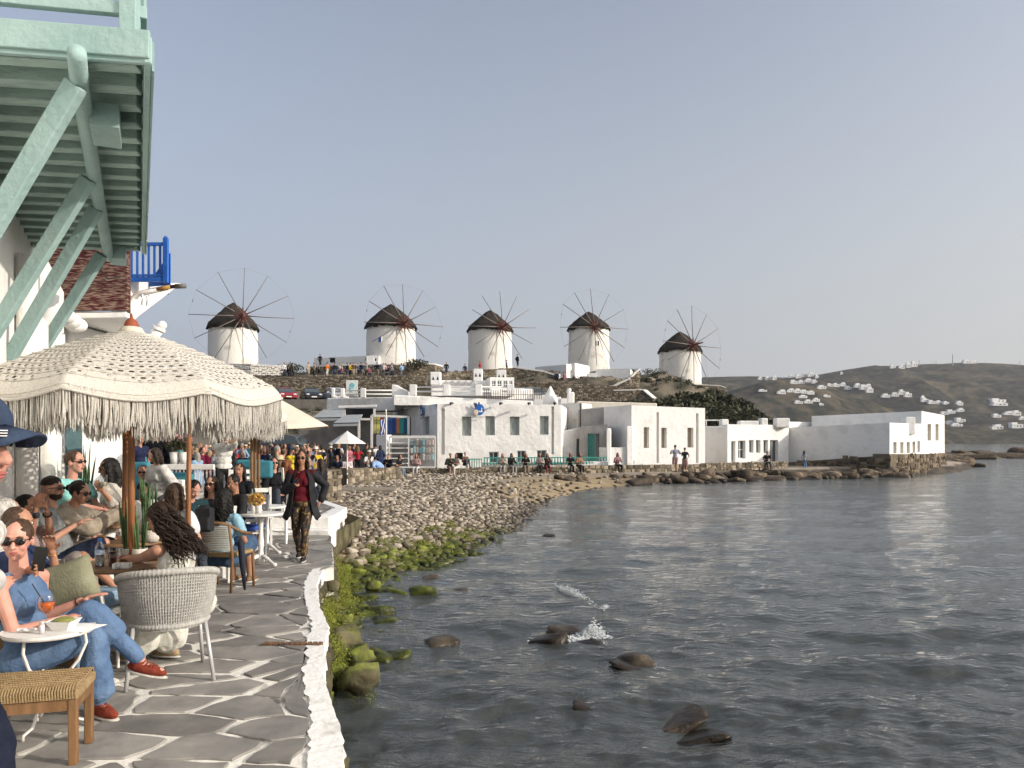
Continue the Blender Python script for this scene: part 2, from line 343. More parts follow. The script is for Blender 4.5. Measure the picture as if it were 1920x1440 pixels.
def mapr(o, a, b): 
    m = n_.new('ShaderNodeMapRange'); m.inputs[1].default_value = a; m.inputs[2].default_value = b; l_.new(o, m.inputs[0]); return m.outputs[0]
def mixc(f, a, b): 
    m = n_.new('ShaderNodeMixRGB'); l_.new(f, m.inputs[0]); l_.new(a, m.inputs[1]); l_.new(b, m.inputs[2]); return m.outputs[0]
c_bed = noise_ramp(0.9, (0.04, 0.037, 0.022), (0.12, 0.105, 0.07)); c_sand0 = noise_ramp(1.5, (0.36, 0.27, 0.15), (0.22, 0.165, 0.10), 0.45, 0.7); c_hill = noise_ramp(0.32, (0.17, 0.14, 0.10), (0.06, 0.055, 0.035), 0.42, 0.56)
c_path = noise_ramp(1.2, (0.33, 0.28, 0.22), (0.24, 0.2, 0.15))
c_rock = noise_ramp(1.1, (0.035, 0.03, 0.024), (0.13, 0.10, 0.07), 0.4, 0.65)
c_sand = mixc(mapr(s_.outputs[0], 5.0, 8.0), c_sand0, c_rock)
c = mixc(mapr(s_.outputs[2], -0.15, 0.03), c_bed, c_sand); c = mixc(mapr(s_.outputs[2], 0.42, 0.56), c, c_path); c = mixc(mapr(s_.outputs[2], 0.9, 1.6), c, c_hill)
l_.new(c, b_.inputs['Base Color']); b_.inputs['Roughness'].default_value = 0.95
t_ = n_.new('ShaderNodeTexNoise'); t_.inputs['Scale'].default_value = 9; t_.inputs['Detail'].default_value = 8; l_.new(g_.outputs['Position'], t_.inputs['Vector'])
bp_ = n_.new('ShaderNodeBump'); bp_.inputs['Strength'].default_value = 0.8; bp_.inputs['Distance'].default_value = 0.06; l_.new(t_.outputs['Fac'], bp_.inputs['Height']); l_.new(bp_.outputs[0], b_.inputs['Normal'])

def zland(X, Y):
    Z = ground_h(X, Y)
    N = np.array([noise.fractal(V((x * 0.22, y * 0.22, 3)), 1, 2, 4) for x, y in zip(X.ravel(), Y.ravel())]).reshape(X.shape)
    return Z + N * np.where(Z > 1.5, 0.55, np.where(Z > 0.55, 0.03, 0.07))
ys = np.concatenate([np.linspace(5, 24, 60), np.linspace(24.5, 60, 70), np.linspace(61, 220, 90)])
xs = np.concatenate([np.linspace(-90, -14, 40), np.linspace(-13, 20, 100), np.linspace(20.6, 90, 80)])
land = grid_sheet('ground', xs, ys, zland, gm); tag(land, kind='structure')
bedm = mat('seabed_sediment', (0.035, 0.035, 0.024), 0.95, (0.085, 0.08, 0.055), 0.5, 0, world_co=True)
sb = grid_sheet('seabed', np.array([-60., 4000.]), np.array([-30., 4.9]), lambda X, Y: X * 0 - 1.35, bedm); tag(sb, kind='structure')
sb2 = grid_sheet('seabed', np.array([-2600., 4200.]), np.array([-40., 5500.]), lambda X, Y: X * 0 - 3.0, bedm); tag(sb2, kind='structure')

# ---- sea: one sheet, finer near the shore wall
def build_sea():
    ny, nx = 760, 430
    ys = 1.2 * np.exp(np.linspace(0, math.log(5600 / 1.2), ny)); ts = np.concatenate([np.linspace(-0.62, 0.9, nx), [1.3, 2.5, 6]])
    Yg, T = np.meshgrid(ys, ts, indexing='ij'); X = T * np.maximum(Yg, 3); Z = np.zeros_like(X); SX = np.zeros_like(X); SY = np.zeros_like(X)
    rng = np.random.RandomState(5); sp = np.gradient(ys)[:, None] * 2.4
    wob = 0.8 * np.sin(X * 0.21 + 1.3) * np.cos(Yg * 0.17) + 0.5 * np.sin(X * 0.5 - Yg * 0.37)
    for i in range(110):
        lam = 0.17 * (17 ** (rng.rand() ** 1.5)); th = R(-92) + rng.normal() * (0.5 if lam > 1.2 else 0.9); k = 2 * PI / lam
        amp = 0.0150 * lam ** 0.68 * (0.5 + rng.rand() * 0.9); ph = rng.rand() * 6.28
        fade = np.clip((lam - sp) / (0.5 * lam), 0, 1) * (0.55 + 0.45 * np.clip((26 - Yg) / 18, 0, 1))
        a = k * (X * math.cos(th) + Yg * math.sin(th)) + ph + wob * (1.3 + 0.25 * k)
        s = np.sin(a); env = 0.55 + 0.45 * np.sin(X * 0.35 * (1 + 0.2 * math.sin(i)) + i * 1.7 + Yg * 0.23)
        Z += amp * env * fade * (1.25 * (1 - np.abs(np.sin(a / 2 + .4))) * 1.1 - 0.42 + 0.42 * s)
        SX += amp * env * fade * np.cos(a) * math.cos(th) * 0.6; SY += amp * env * fade * np.cos(a) * math.sin(th) * 0.6
    Z += 0.02 * np.sin(Yg * 1.1 + X * 0.2 + wob) * np.clip(1 - Yg / 200, 0, 1)
    v = np.stack([(X + SX).ravel(), (Yg + SY).ravel(), Z.ravel()], 1); nxx = len(ts)
    i = np.arange(ny - 1)[:, None] * nxx + np.arange(nxx - 1)[None, :]
    f = np.stack([i, i + 1, i + nxx + 1, i + nxx], -1).reshape(-1, 4)
    m = bpy.data.materials.new('sea_water'); m.use_nodes = True; n = m.node_tree.nodes; l = m.node_tree.links
    for x in list(n): n.remove(x)
    out = n.new('ShaderNodeOutputMaterial'); gl = n.new('ShaderNodeBsdfGlossy'); gl.inputs['Roughness'].default_value = 0.07; gl.inputs['Color'].default_value = (1, 1, 1, 1)
    tr = n.new('ShaderNodeBsdfTransparent'); tr.inputs['Color'].default_value = (0.60, 0.64, 0.52, 1)
    df = n.new('ShaderNodeBsdfDiffuse'); df.inputs['Color'].default_value = (0.110, 0.122, 0.116, 1)
    g = n.new('ShaderNodeNewGeometry'); sx = n.new('ShaderNodeSeparateXYZ'); l.new(g.outputs['Position'], sx.inputs[0])
    mr = n.new('ShaderNodeMapRange'); mr.inputs[1].default_value = 8; mr.inputs[2].default_value = 45; mr.inputs[3].default_value = 0.42; mr.inputs[4].default_value = 0.95
    l.new(sx.outputs[1], mr.inputs[0]); mb = n.new('ShaderNodeMixShader'); l.new(mr.outputs[0], mb.inputs[0]); l.new(tr.outputs[0], mb.inputs[1]); l.new(df.outputs[0], mb.inputs[2])
    mp = n.new('ShaderNodeMapping'); mp.inputs['Scale'].default_value = (0.55, 1.2, 1); l.new(g.outputs['Position'], mp.inputs[0])
    hs = []
    for sc, w in ((0.7, 0.42), (2.6, 0.30), (9.0, 0.085)):
        t = n.new('ShaderNodeTexNoise'); t.inputs['Scale'].default_value = sc; t.inputs['Detail'].default_value = 4; l.new(mp.outputs[0], t.inputs['Vector'])
        q = n.new('ShaderNodeMath'); q.operation = 'MULTIPLY'; q.inputs[1].default_value = w; l.new(t.outputs['Fac'], q.inputs[0]); hs.append(q)
    a1 = n.new('ShaderNodeMath'); a1.operation = 'ADD'; l.new(hs[0].outputs[0], a1.inputs[0]); l.new(hs[1].outputs[0], a1.inputs[1])
    far = n.new('ShaderNodeMapRange'); far.inputs[1].default_value = 6; far.inputs[2].default_value = 60; far.inputs[3].default_value = 0.22; far.inputs[4].default_value = 0.42; l.new(sx.outputs[1], far.inputs[0])
    a2 = n.new('ShaderNodeMath'); a2.operation = 'MULTIPLY_ADD'; l.new(a1.outputs[0], a2.inputs[0]); l.new(far.outputs[0], a2.inputs[1]); l.new(hs[2].outputs[0], a2.inputs[2])
    bp = n.new('ShaderNodeBump'); bp.inputs['Strength'].default_value = 0.8; bp.inputs['Distance'].default_value = 0.42; l.new(a2.outputs[0], bp.inputs['Height'])
    fr = n.new('ShaderNodeFresnel'); fr.inputs[0].default_value = 1.33; l.new(bp.outputs[0], fr.inputs[1]); l.new(bp.outputs[0], gl.inputs['Normal'])
    mx = n.new('ShaderNodeMixShader'); l.new(fr.outputs[0], mx.inputs[0]); l.new(mb.outputs[0], mx.inputs[1]); l.new(gl.outputs[0], mx.inputs[2]); l.new(mx.outputs[0], out.inputs[0])
    o = mesh_np('sea', v, f, m); tag(o, kind='structure')
build_sea()

# ---- pavement: mortar bed, painted edge band, flagstones laid in it
mortar = mat('lime_mortar', (0.76, 0.73, 0.66), 0.9, (0.14, 0.13, 0.12), 2.1, 0.5, 25, 0.1, world_co=True, detail=8, lo=0.54, hi=0.64)
edgew = mat('edge_paint', (0.80, 0.79, 0.76), 0.8, (0.55, 0.53, 0.48), 4, 0.6, 18, 0.1, world_co=True, detail=8, lo=0.6, hi=0.72)
slate = mat('flagstone', (0.17, 0.163, 0.152), 0.72, (0.30, 0.28, 0.25), 3.2, 0.5, 14, 0.3, vary=0.22, world_co=True, detail=9, lo=0.35, hi=0.7, bdist=0.012)
Lf = [V((wallx(y) - 0.4, y, PZ)) for y in (0.6, 4, 9, 14.45)]
pave = MB(); poly = [(p.x, p.y) for p in EDGE] + [(p.x, p.y) for p in EDGE2] + [(p.x, p.y) for p in reversed(Lf)]
pave.prism(poly, 0.2, PZ - 0.012)
pavement = structure('pavement', pave, mortar)
bd = MB()
ins = []
for i, p in enumerate(EDGE):
    w = 0.15 + 0.05 * nz(i * 1.7, 3) + (0.04 if 2 < i < 7 else 0); ins.append(V((p.x - w, p.y, PZ)))
def fine(pl, step, amp, sd):
    out = []
    for a, b in zip(pl[:-1], pl[1:]):
        k = max(1, int((b - a).length / step))
        for j in range(k):
            q = a.lerp(b, j / k); out.append(V((q.x + amp * nz(q.y * 7, sd), q.y, q.z)))
    out.append(pl[-1]); return out
eo = fine(EDGE, 0.03, 0.012, 1); ei = [V((p.x + .018 * nz(p.y * 17, 5) + .006 * nz(p.y * 60, 8), p.y, 0)) for p in fine(ins, 0.03, 0.035, 2)]
n_b = min(len(eo), len(ei)); 
def resample(pl, ys):
    Ys = [p.y for p in pl]; Xs = [p.x for p in pl]; return [V((float(np.interp(y, Ys, Xs)), y, 0)) for y in ys]
byy = np.linspace(0.6, EDGE[-1].y, 520)
ro = resample(sorted(eo, key=lambda p: p.y), byy); ri = resample(sorted(ei, key=lambda p: p.y), byy)
vs = []
for a, b in zip(ri, ro): vs += [(a.x, a.y, PZ + 0.001), (b.x + 0.005, b.y, PZ + 0.001 - 0.006), (b.x + 0.012 + 0.02 * nz(b.y * 9, 7), b.y, PZ - 0.04 - 0.07 * abs(nz(b.y * 3, 9)))]
fs = []
for i in range(len(ri) - 1): fs += [(3 * i, 3 * i + 1, 3 * i + 4, 3 * i + 3), (3 * i + 1, 3 * i + 2, 3 * i + 5, 3 * i + 4)]
bd.add(vs, fs); bd.build('painted_edge', edgew, pavement)

def clip_poly(poly, n, d):                # keep points with n.p <= d
    out = []; k = len(poly)
    for i in range(k):
        a, b = poly[i], poly[(i + 1) % k]; da = n[0] * a[0] + n[1] * a[1] - d; db = n[0] * b[0] + n[1] * b[1] - d
        if da <= 0: out.append(a)
        if (da < 0) != (db < 0) and abs(da - db) > 1e-12:
            t = da / (da - db); out.append((a[0] + t * (b[0] - a[0]), a[1] + t * (b[1] - a[1])))
    return out
def voronoi_stones(seeds, bound, gapf, sx=1.0, near=26):
    S = np.array(seeds); cells = []
    for i, s in enumerate(S):
        d2 = ((S - s) ** 2).sum(1); order = np.argsort(d2)[1:near]; poly = [(s[0] - 3, s[1] - 3), (s[0] + 3, s[1] - 3), (s[0] + 3, s[1] + 3), (s[0] - 3, s[1] + 3)]
        for j in order:
            n = S[j] - s; L = math.hypot(*n); n = n / L; poly = clip_poly(poly, n, n @ ((S[j] + s) / 2) - gapf(s) / 2)
            if len(poly) < 3: break
        if len(poly) >= 3: cells.append((s, poly))
    return cells
def rough_outline(poly, step, amp, seed):
    out = []; k = len(poly)
    for i in range(k):
        a = np.array(poly[i]); b = np.array(poly[(i + 1) % k]); L = np.hypot(*(b - a)); m = max(1, min(11, int(L / step)))
        nrm = np.array([b[1] - a[1], a[0] - b[0]]) / max(L, 1e-6)
        for j in range(m):
            q = a + (b - a) * j / m; w = amp * nz(q[0] * 6 + seed, q[1] * 6); 
            if j == 0:
                prev = np.array(poly[i - 1]); mid = (prev + b) / 2; q = q + (mid - q) * 0.05
            out.append(tuple(q + nrm * w))
    return out
def lay_flags():
    AX = 0.52                              # stones lie long across the walk: the cells are grown in squeezed space
    seeds = []; y = 3.55; row = 0
    while y < 14.2:
        step = 0.33 + 0.11 * random.random(); xr = -0.1 * 0 - 0.2376 * y / 0.971 + 0.3; x = xr; xl = wallx(y) - 0.3
        while x > xl:
            w = random.uniform(0.3, 1.15); seeds.append(((x - w / 2) * AX, y + random.uniform(-0.15, 0.15))); x -= w
        y += step * (0.8 if y < 7 else 1.05)
    ex = [p.x for p in ins + EDGE2]; ey = [p.y for p in ins + EDGE2]
    cells = voronoi_stones(seeds, None, lambda s: 0.016 + 0.055 * max(0, nz(s[0] * 2.1, s[1] * 2.1) + 0.25))
    cnt = 0; rest = MB()
    for s, poly in cells:
        poly = [(p[0] / AX, p[1]) for p in poly]
        poly = [(min(p[0], float(np.interp(p[1], ey, ex)) - 0.01), max(3.35, min(14.38, p[1]))) for p in poly]
        if len(poly) < 3: continue
        P = np.array(poly); area = 0.5 * abs(np.dot(P[:, 0], np.roll(P[:, 1], 1)) - np.dot(P[:, 1], np.roll(P[:, 0], 1)))
        if area < 0.02: continue
        c = P.mean(0); o = rough_outline(poly, 0.075, 0.034, cnt * 3.1); top = PZ + random.uniform(-0.003, 0.004)
        inner = [(q[0] + (c[0] - q[0]) * 0.02, q[1] + (c[1] - q[1]) * 0.02) for q in o]; n = len(o)
        vis = 0.667 * c[1] + c[0] > -0.35     # within the picture
        mb = MB() if (vis and cnt < 296) else rest
        mb.add([(q[0], q[1], PZ - 0.02) for q in o] + [(q[0], q[1], top - 0.006) for q in o] + [(q[0], q[1], top) for q in inner],
               [(i, (i + 1) % n, n + (i + 1) % n, n + i) for i in range(n)] + [(n + i, n + (i + 1) % n, 2 * n + (i + 1) % n, 2 * n + i) for i in range(n)] + [tuple(range(2 * n, 3 * n))])
        if mb is not rest: mb.build('flagstone', slate, pavement); cnt += 1
    if rest.v: rest.build('flagstone', slate, pavement, kind='stuff')
lay_flags()
# drain grate and its rust
gmb = MB(); gc = G(549, 1208, PZ)
for k in range(11): gmb.box((gc.x - 0.235 + k * 0.047, gc.y, PZ + 0.008), (0.034, 0.075, 0.012))
gmb.box((gc.x, gc.y, PZ + 0.004), (0.52, 0.012, 0.012))
g0 = gmb.build('drain_grate', mat('cast_iron', (0.10, 0.08, 0.06), 0.8, (0.22, 0.11, 0.05), 14), None, at=(gc.x, gc.y, PZ)); tag(g0, 'rusty narrow drain grate set in the flagstones by the white painted edge', 'grate')

# ---- sea wall under the edge: a core and rough stones laid in it
def sea_wall():
    t = thing('sea_wall', 'rough stone sea wall under the white painted edge of the pavement, algae at its foot', 'sea wall', (-2, 8, 0))
    core = MB(); pl = [V((p.x - 0.06, p.y, 0)) for p in EDGE] + [V((p.x - 0.05, p.y, 0)) for p in EDGE2] + [V((-3.55, 18.0, 0)), V((-5.3, 21.5, 0))]
    vs = []; fs = []
    for p in pl: vs += [(p.x, p.y, PZ - 0.03), (p.x + 0.04, p.y, -0.9)]
    for i in range(len(pl) - 1): fs.append((2 * i, 2 * i + 1, 2 * i + 3, 2 * i + 2))
    core.add(vs, fs); core.build('core', rockg, t)
    ico = ico_variants(6, 1)
    for a, b in zip(pl[2:-3], pl[3:-2]):
        L = (b - a).length; z = 0.66
        while z > -0.35:
            hh = random.uniform(0.12, 0.26); x = random.uniform(0, 0.1)
            while x < L:
                w = random.uniform(0.14, 0.36); q = a.lerp(b, min(1, (x + w / 2) / max(L, .01)))
                stone_obj('stone', ico, (q.x + 0.035, q.y, z - hh / 2), (0.10, w * 0.53, hh * 0.56), math.atan2(b.y - a.y, b.x - a.x) - PI / 2, rockg, t)
                x += w
            z -= hh
def ico_variants(n, sub=1, rough=0.42):
    out = []
    for k in range(n):
        bm = bmesh.new(); bmesh.ops.create_icosphere(bm, subdivisions=sub, radius=1.0)
        vs = []
        for v in bm.verts:
            p = v.co.copy(); q = p * (1 + rough * noise.noise(p * 1.1 + V((k * 7.3, 1, 2))) + (rough * .55 * noise.noise(p * 2.7 + V((k, 4, 2))) + (.10 * noise.noise(p * 6.5 + V((k, 9, 2))) if sub > 2 else 0) if sub > 1 else 0)) 
            for ax in range(3):
                lim = 0.66 + 0.2 * noise.noise(V((k * 1.7, ax * 2.1, 3.3)))
                if abs(q[ax]) > lim: q[ax] = math.copysign(lim + (abs(q[ax]) - lim) * 0.28, q[ax])
            vs.append(q)
        out.append((np.array([tuple(v) for v in vs]), np.array([[l.index for l in f.verts] for f in bm.faces]))); bm.free()
    return out
_sm = {}
def stone_obj(name, ico, loc, size, rz, m, parent=None, sub=0):
    k = random.randrange(len(ico)); key = (id(ico), k, m.name)
    if key not in _sm:
        v, f = ico[k]; me_o = mesh_np(name, v, f, m, smooth=True, tone=np.full(len(v), random.uniform(-0.22, 0.22))); _sm[key] = me_o.data; bpy.data.objects.remove(me_o)
    o = bpy.data.objects.new(name, _sm[key]); C.objects.link(o)
    o.scale = size; o.rotation_euler = (random.uniform(-.3, .3), random.uniform(-.3, .3), rz)
    if parent: o.parent = parent; o.location = V(loc) - wloc(parent)
    else: o.location = loc
    return o
sea_wall()

# ---- white painted steps and the raised platform behind them
def steps():
    t = thing('white_steps', 'two low whitewashed steps across the walk behind the walking woman', 'steps', (-4, 14.6, PZ))
    for k, (y0, zt, dy, xr) in enumerate(((14.42, PZ + 0.10, 0.55, -3.42), (14.75, PZ + 0.30, 0.6, -3.50))):
        mb = MB(); mb.box(((xr - 9.3) / 2, y0 + dy / 2 + 0.001 * k, (PZ - 0.3 + zt) / 2), (xr + 9.3, dy, zt - PZ + 0.3)); mb.build('step', white, t, bevel=0.035, seg=3)
steps()
PZ2 = PZ + 0.28
plat = MB(); plat.prism([(-3.58, 15.3), (-3.75, 17.2), (-4.9, 19.6), (-6.0, 21.5), (-20, 21.5), (-14, 15.3)], 0.1, PZ2 - 0.012)
platform = structure('terrace', plat, mortar)
rb = MB(); rb.prism([(-3.52, 15.31), (-3.70, 17.2), (-4.85, 19.6), (-5.95, 21.52), (-6.2, 21.52), (-5.1, 19.5), (-3.95, 17.1), (-3.8, 15.31)], PZ2 - 0.25, PZ2 + 0.002); rb.build('painted_edge', edgew, platform, bevel=0.03)
seeds = [((x + random.uniform(-.1, .1)) * 0.62, y + random.uniform(-.1, .1)) for y in np.arange(15.5, 21.4, 0.42) for x in np.arange(-13, -3.7, 0.66)]
rest = MB()
for s, poly in voronoi_stones(seeds, None, lambda s: 0.04):
    poly = [(min(p[0] / 0.62, float(np.interp(p[1], [15.3, 17.2, 19.6, 21.5], [-3.85, -4.0, -5.15, -6.2]))), max(15.33, min(21.4, p[1]))) for p in poly]; rest.prism(poly, PZ2 - 0.02, PZ2)
rest.build('flagstone', slate, platform, kind='stuff')

# ---- beach stones
def beach():
    ico = ico_variants(14, 1); icos = ico_variants(10, 2, 0.4)
    rng = np.random.RandomState(11); pts = []
    N = 100000; Y = rng.uniform(12, 50, N); T = rng.uniform(-0.32, 0.16, N); X = T * Y
    d = land_dist(X, Y)
    dens = np.where(Y < 33, 1.0, np.clip((43 - Y) / 10, 0.12, 1))
    sandy = (X > -1.6 - (Y - 33) * 0.15) & (Y > 31) & (d < 4.5)
    ok = (d > -0.7) & (d < 14) & (X > np.interp(Y, [12, 15, 17, 19.6, 21.5, 50], [-2.8, -3.2, -3.5, -4.7, -5.9, -9])) & (rng.rand(N) < dens) & (~sandy | (rng.rand(N) < 0.04))
    X, Y, d = X[ok], Y[ok], d[ok]
    order = rng.permutation(len(X)); cell = {}; keep = []
    for i in order:
        r = (0.072 + 0.045 * rng.rand()) * (1.3 if d[i] < 1.3 and Y[i] < 20 else 1.0) * (1.0 + 0.3 * (Y[i] > 26)) * (1.25 if rng.rand() < .12 else 1)
        key = (int(X[i] / 0.28), int(Y[i] / 0.28)); bad = False
        for a in (-1, 0, 1):
            for b in (-1, 0, 1):
                for (x2, y2, r2) in cell.get((key[0] + a, key[1] + b), ()):
                    if (X[i] - x2) ** 2 + ((Y[i] - y2)) ** 2 < ((r + r2) * 0.62) ** 2: bad = True; break
        if not bad: cell.setdefault(key, []).append((X[i], Y[i], r)); keep.append((X[i], Y[i], r, d[i]))
    K = np.array(keep); z = ground_h(K[:, 0], K[:, 1]); app = K[:, 2] / K[:, 1]; idx = np.argsort(-app)
    big = idx[:230]; small = idx[230:]
    for i in big:
        x, y, r, dd = K[i]; o = stone_obj('beach_stone', icos, (x, y, z[i] + r * 0.28), (r * rng.uniform(1.0, 1.5), r * rng.uniform(0.8, 1.1), r * rng.uniform(0.55, 0.85)), rng.rand() * 6.28, cobble)
        where = 'close to the terrace wall' if x < -2.3 else ('in the middle of the slope' if y < 17 else 'toward the beach point'); size = 'large' if r > .16 else ('mid-sized' if r > .12 else 'small')
        if dd < 1.7: tag(o, '%s green algae-covered stone %s, %s' % (size, 'half in the water' if dd < .2 else ('near the waterline' if dd < .9 else 'above the waterline'), where), 'stone', 'algae-covered stones at the waterline')
        else: tag(o, '%s dry grey-brown cobble of the beach, %s' % (size, where), 'stone', 'dry cobbles of the beach')
    VS = []; FS = []; TN = []; k = 0
    for i in small:
        x, y, r, dd = K[i]; v, f = ico[rng.randint(len(ico))]; a = rng.rand() * 6.28; sc = np.array([r * rng.uniform(0.9, 1.4), r * rng.uniform(0.75, 1.1), r * rng.uniform(0.5, 0.95)])
        q = v * sc; tl = rng.uniform(-.4, .4); q = np.stack([q[:, 0], q[:, 1] * math.cos(tl) - q[:, 2] * math.sin(tl), q[:, 1] * math.sin(tl) + q[:, 2] * math.cos(tl)], 1)
        q = np.stack([q[:, 0] * math.cos(a) - q[:, 1] * math.sin(a) + x, q[:, 0] * math.sin(a) + q[:, 1] * math.cos(a) + y, q[:, 2] + z[i] + r * 0.22], 1)
        VS.append(q); FS.append(f + k); k += len(v); TN.append(np.full(len(v), rng.uniform(-0.24, 0.3)))
    o = mesh_np('cobbles', np.concatenate(VS), np.concatenate(FS), cobble, True, np.concatenate(TN)); tag(o, 'field of small dry cobbles covering the beach', 'cobbles', kind='stuff')
    # riprap boulders under the promenade, out to the headland
    rp = []; path = [(2.8, 44.2), (5.5, 45.8), (9.0, 47.4), (13.5, 49.5), (19, 53.0), (24.5, 55.2), (29, 57.0)]
    for a, b in zip(path[:-1], path[1:]):
        L = math.hypot(b[0] - a[0], b[1] - a[1]); m = int(L / 0.62)
        for j in range(m):
            for lay, (off, zz, rr) in enumerate(((-0.05, 0.40, 0.36), (-0.75, 0.20, 0.42), (-1.45, 0.0, 0.44))):
                t = (j + rng.uniform(-.4, .4)) / m; rp.append((a[0] + (b[0] - a[0]) * t + rng.uniform(-.15, .15), a[1] + (b[1] - a[1]) * t + off + rng.uniform(-.2, .2), zz + rng.uniform(-.18, .08), rr * rng.choice([.45, .6, .8, 1.0, 1.3, 1.75])))
    for i, (x, y, zz, r) in enumerate(rp):
        if i % 4 == 3 or len(rp) < 300: pass
        o = stone_obj('boulder', icos, (x, y, zz), (r * rng.uniform(0.9, 1.9), r * rng.uniform(0.6, 1.0), r * rng.uniform(0.4, 0.85)), rng.rand() * 6.28, rockm)
        tag(o, '%s brown boulder %s, below the %s' % ('large' if r > .5 else ('mid-sized' if r > .33 else 'small'), ('at the path edge', 'half-way down', 'at the water')[0 if zz > .3 else (1 if zz > .1 else 2)], 'sand strip' if x < 6 else ('teal fence wall' if x < 10 else ('block house' if x < 19 else 'window-row house'))), 'boulder', 'boulders below the promenade')
    # headland rocks
    for i in range(46):
        t = rng.rand(); x = 28 + 22 * t; y = 60 + 22 * t + rng.uniform(-2, 6) ; r = rng.uniform(0.5, 1.5) * (1 - 0.4 * t)
        o = stone_obj('shore_rock', icos, (x, y, rng.uniform(-0.1, 0.55) + (0.8 if t < .35 and y > 64 else 0)), (r * 1.5, r, r * rng.uniform(0.5, 0.9)), rng.rand() * 3, rockm); tag(o, 'dark rock of the low headland beyond the last white house', 'rock', 'rocks of the headland')
    for i in range(26):
        x = rng.uniform(52, 96); y = 118 + rng.uniform(-8, 14); r = rng.uniform(0.8, 2.2)
        o = stone_obj('reef_rock', icos, (x, y + (x - 52) * 0.1, rng.uniform(-0.2, 0.3)), (r * 2.2, r, r * 0.5), rng.uniform(-.3, .3), rockm); tag(o, 'low dark reef rock in the sea right of the last white house', 'rock', 'rocks of the low reef')
    # rocks standing in the shallows, each placed from the photograph
    icob = ico_variants(8, 3, 0.5)
    sp = [(790, 1108, 62, 'flat-topped brown boulder with a pale green end in the shallows', 1), (745, 1108, 50, 'olive green mossy boulder left of the flat-topped brown one', 1), (808, 1080, 38, 'small dark brown jagged rock standing beyond the flat-topped boulder', 0),
          (862, 1105, 36, 'low brown rock just breaking the surface right of the flat-topped boulder', 0), (716, 1107, 60, 'broad olive boulder against the algae slope', 1), (666, 1097, 44, 'rounded bright green boulder by the sea wall', 1),
          (712, 1140, 56, 'mossy boulder with a grey cleft, second row of the shallows', 1), (690, 1147, 40, 'low green rock left of the cleft mossy boulder', 1), (762, 1161, 22, 'small round green rock alone in the water', 1),
          (833, 1200, 66, 'brown humped rock alone in the middle of the water', 0), (720, 1155, 46, 'flat green rock in front of the cleft boulder', 1), (745, 1222, 52, 'low olive rock ridge end, pointing to the open water', 1), (710, 1228, 60, 'brown and green rock in the ridge near the wall', 1), (683, 1240, 40, 'green capped rock at the wall end of the ridge', 1), (650, 1232, 44, 'mossy rock at the wall foot beside the drain', 1),
          (1030, 1196, 70, 'brown wet rock with foam on its right shoulder', 0), (1058, 1180, 60, 'reddish brown rock behind the foam', 0), (1075, 1208, 90, 'broad wet brown rock awash under the foam', 0), (1215, 1248, 110, 'long dark rock awash right of the foam', 0), (1190, 1236, 70, 'flat dark rock barely out of the water', 0),
          (1150, 1330, 120, 'wide brown rock awash in the near water', 0), (1290, 1370, 110, 'dark wedge of rock with water running off its tip', 0), (1240, 1345, 130, 'long rock shelf under a skin of water', 0),
          (650, 1288, 60, 'dark green boulder under the white edge', 1), (700, 1297, 50, 'green and brown round boulder at the near end of the shore', 1), (640, 1316, 46, 'dark wet boulder tight against the sea wall', 1), (680, 1318, 40, 'dark boulder in front of the round green one', 1), (664, 1268, 36, 'smooth grey stone by the wall, upper', 1), (725, 1277, 22, 'small black stone in the water', 0),
          (960, 1108, 30, 'brown rock tip between the ripples', 0), (905, 1262, 40, 'pale submerged stone tip', 0), (640, 1180, 44, 'yellow-green algae mound against the wall', 1), (655, 1205, 34, 'small green rock at the algae mound', 1), (645, 1145, 46, 'bright green rock under the wall face', 1), (1030, 1000, 26, 'small dark rock off the beach point', 0), (995, 970, 22, 'dark stone at the beach point', 0)]
    for (px, py, w, lab, g) in sp:
        p = G(px, py + 5, 0.03); r = w / F * p.y / 2 * 1.18; big = w > 80
        o = stone_obj('sea_rock', icob, (p.x, p.y, -0.03 if not big else -0.03), (r * (1.15 if not big else 1.5), r * (0.75 if not big else 0.75), r * (0.62 if not big else 0.17)), rng.uniform(-.5, .5), rockg if g else rockm); tag(o, lab, 'rock')
    for i in range(26):
        Y = 7.3 + 5.2 * rng.rand(); ex = float(np.interp(Y, [q.y for q in EDGE], [q.x for q in EDGE])); r = rng.uniform(.10, .24)
        o = stone_obj('wall_foot_rock', icob, (ex + rng.uniform(.06, .42), Y, rng.uniform(-.05, .28) if rng.rand() < .6 else 0), (r * 1.1, r, r * .8), rng.rand() * 6, rockg); tag(o, 'yellow-green algae-covered rock heaped against the foot of the sea wall', 'rock', 'algae rocks at the foot of the sea wall')
    VS = []; FS = []; TN = []; k = 0
    for i in range(900):
        Y = rng.uniform(4.3, 15); X = -0.23 * Y + rng.uniform(0.1, 5.5); v, f = icos[rng.randint(len(icos))]; r = rng.uniform(0.06, 0.26)
        if (X - (-0.23 * Y)) > 1.5 and rng.rand() < 0.6: continue
        near = X + 0.23 * Y < 0.9
        q = v * np.array([r * 1.3, r, r * 0.7]); VS.append(q + np.array([X, Y, rng.uniform(-0.45, -0.16) + (0.10 if near else 0)])); FS.append(f + k); k += len(v); TN.append(np.full(len(v), rng.uniform(-0.25, 0.25)))
    o = mesh_np('submerged_stones', np.concatenate(VS), np.concatenate(FS), rockg, True, np.concatenate(TN)); tag(o, 'loose stones lying on the seabed in the shallows', 'stones', kind='stuff')
beach()

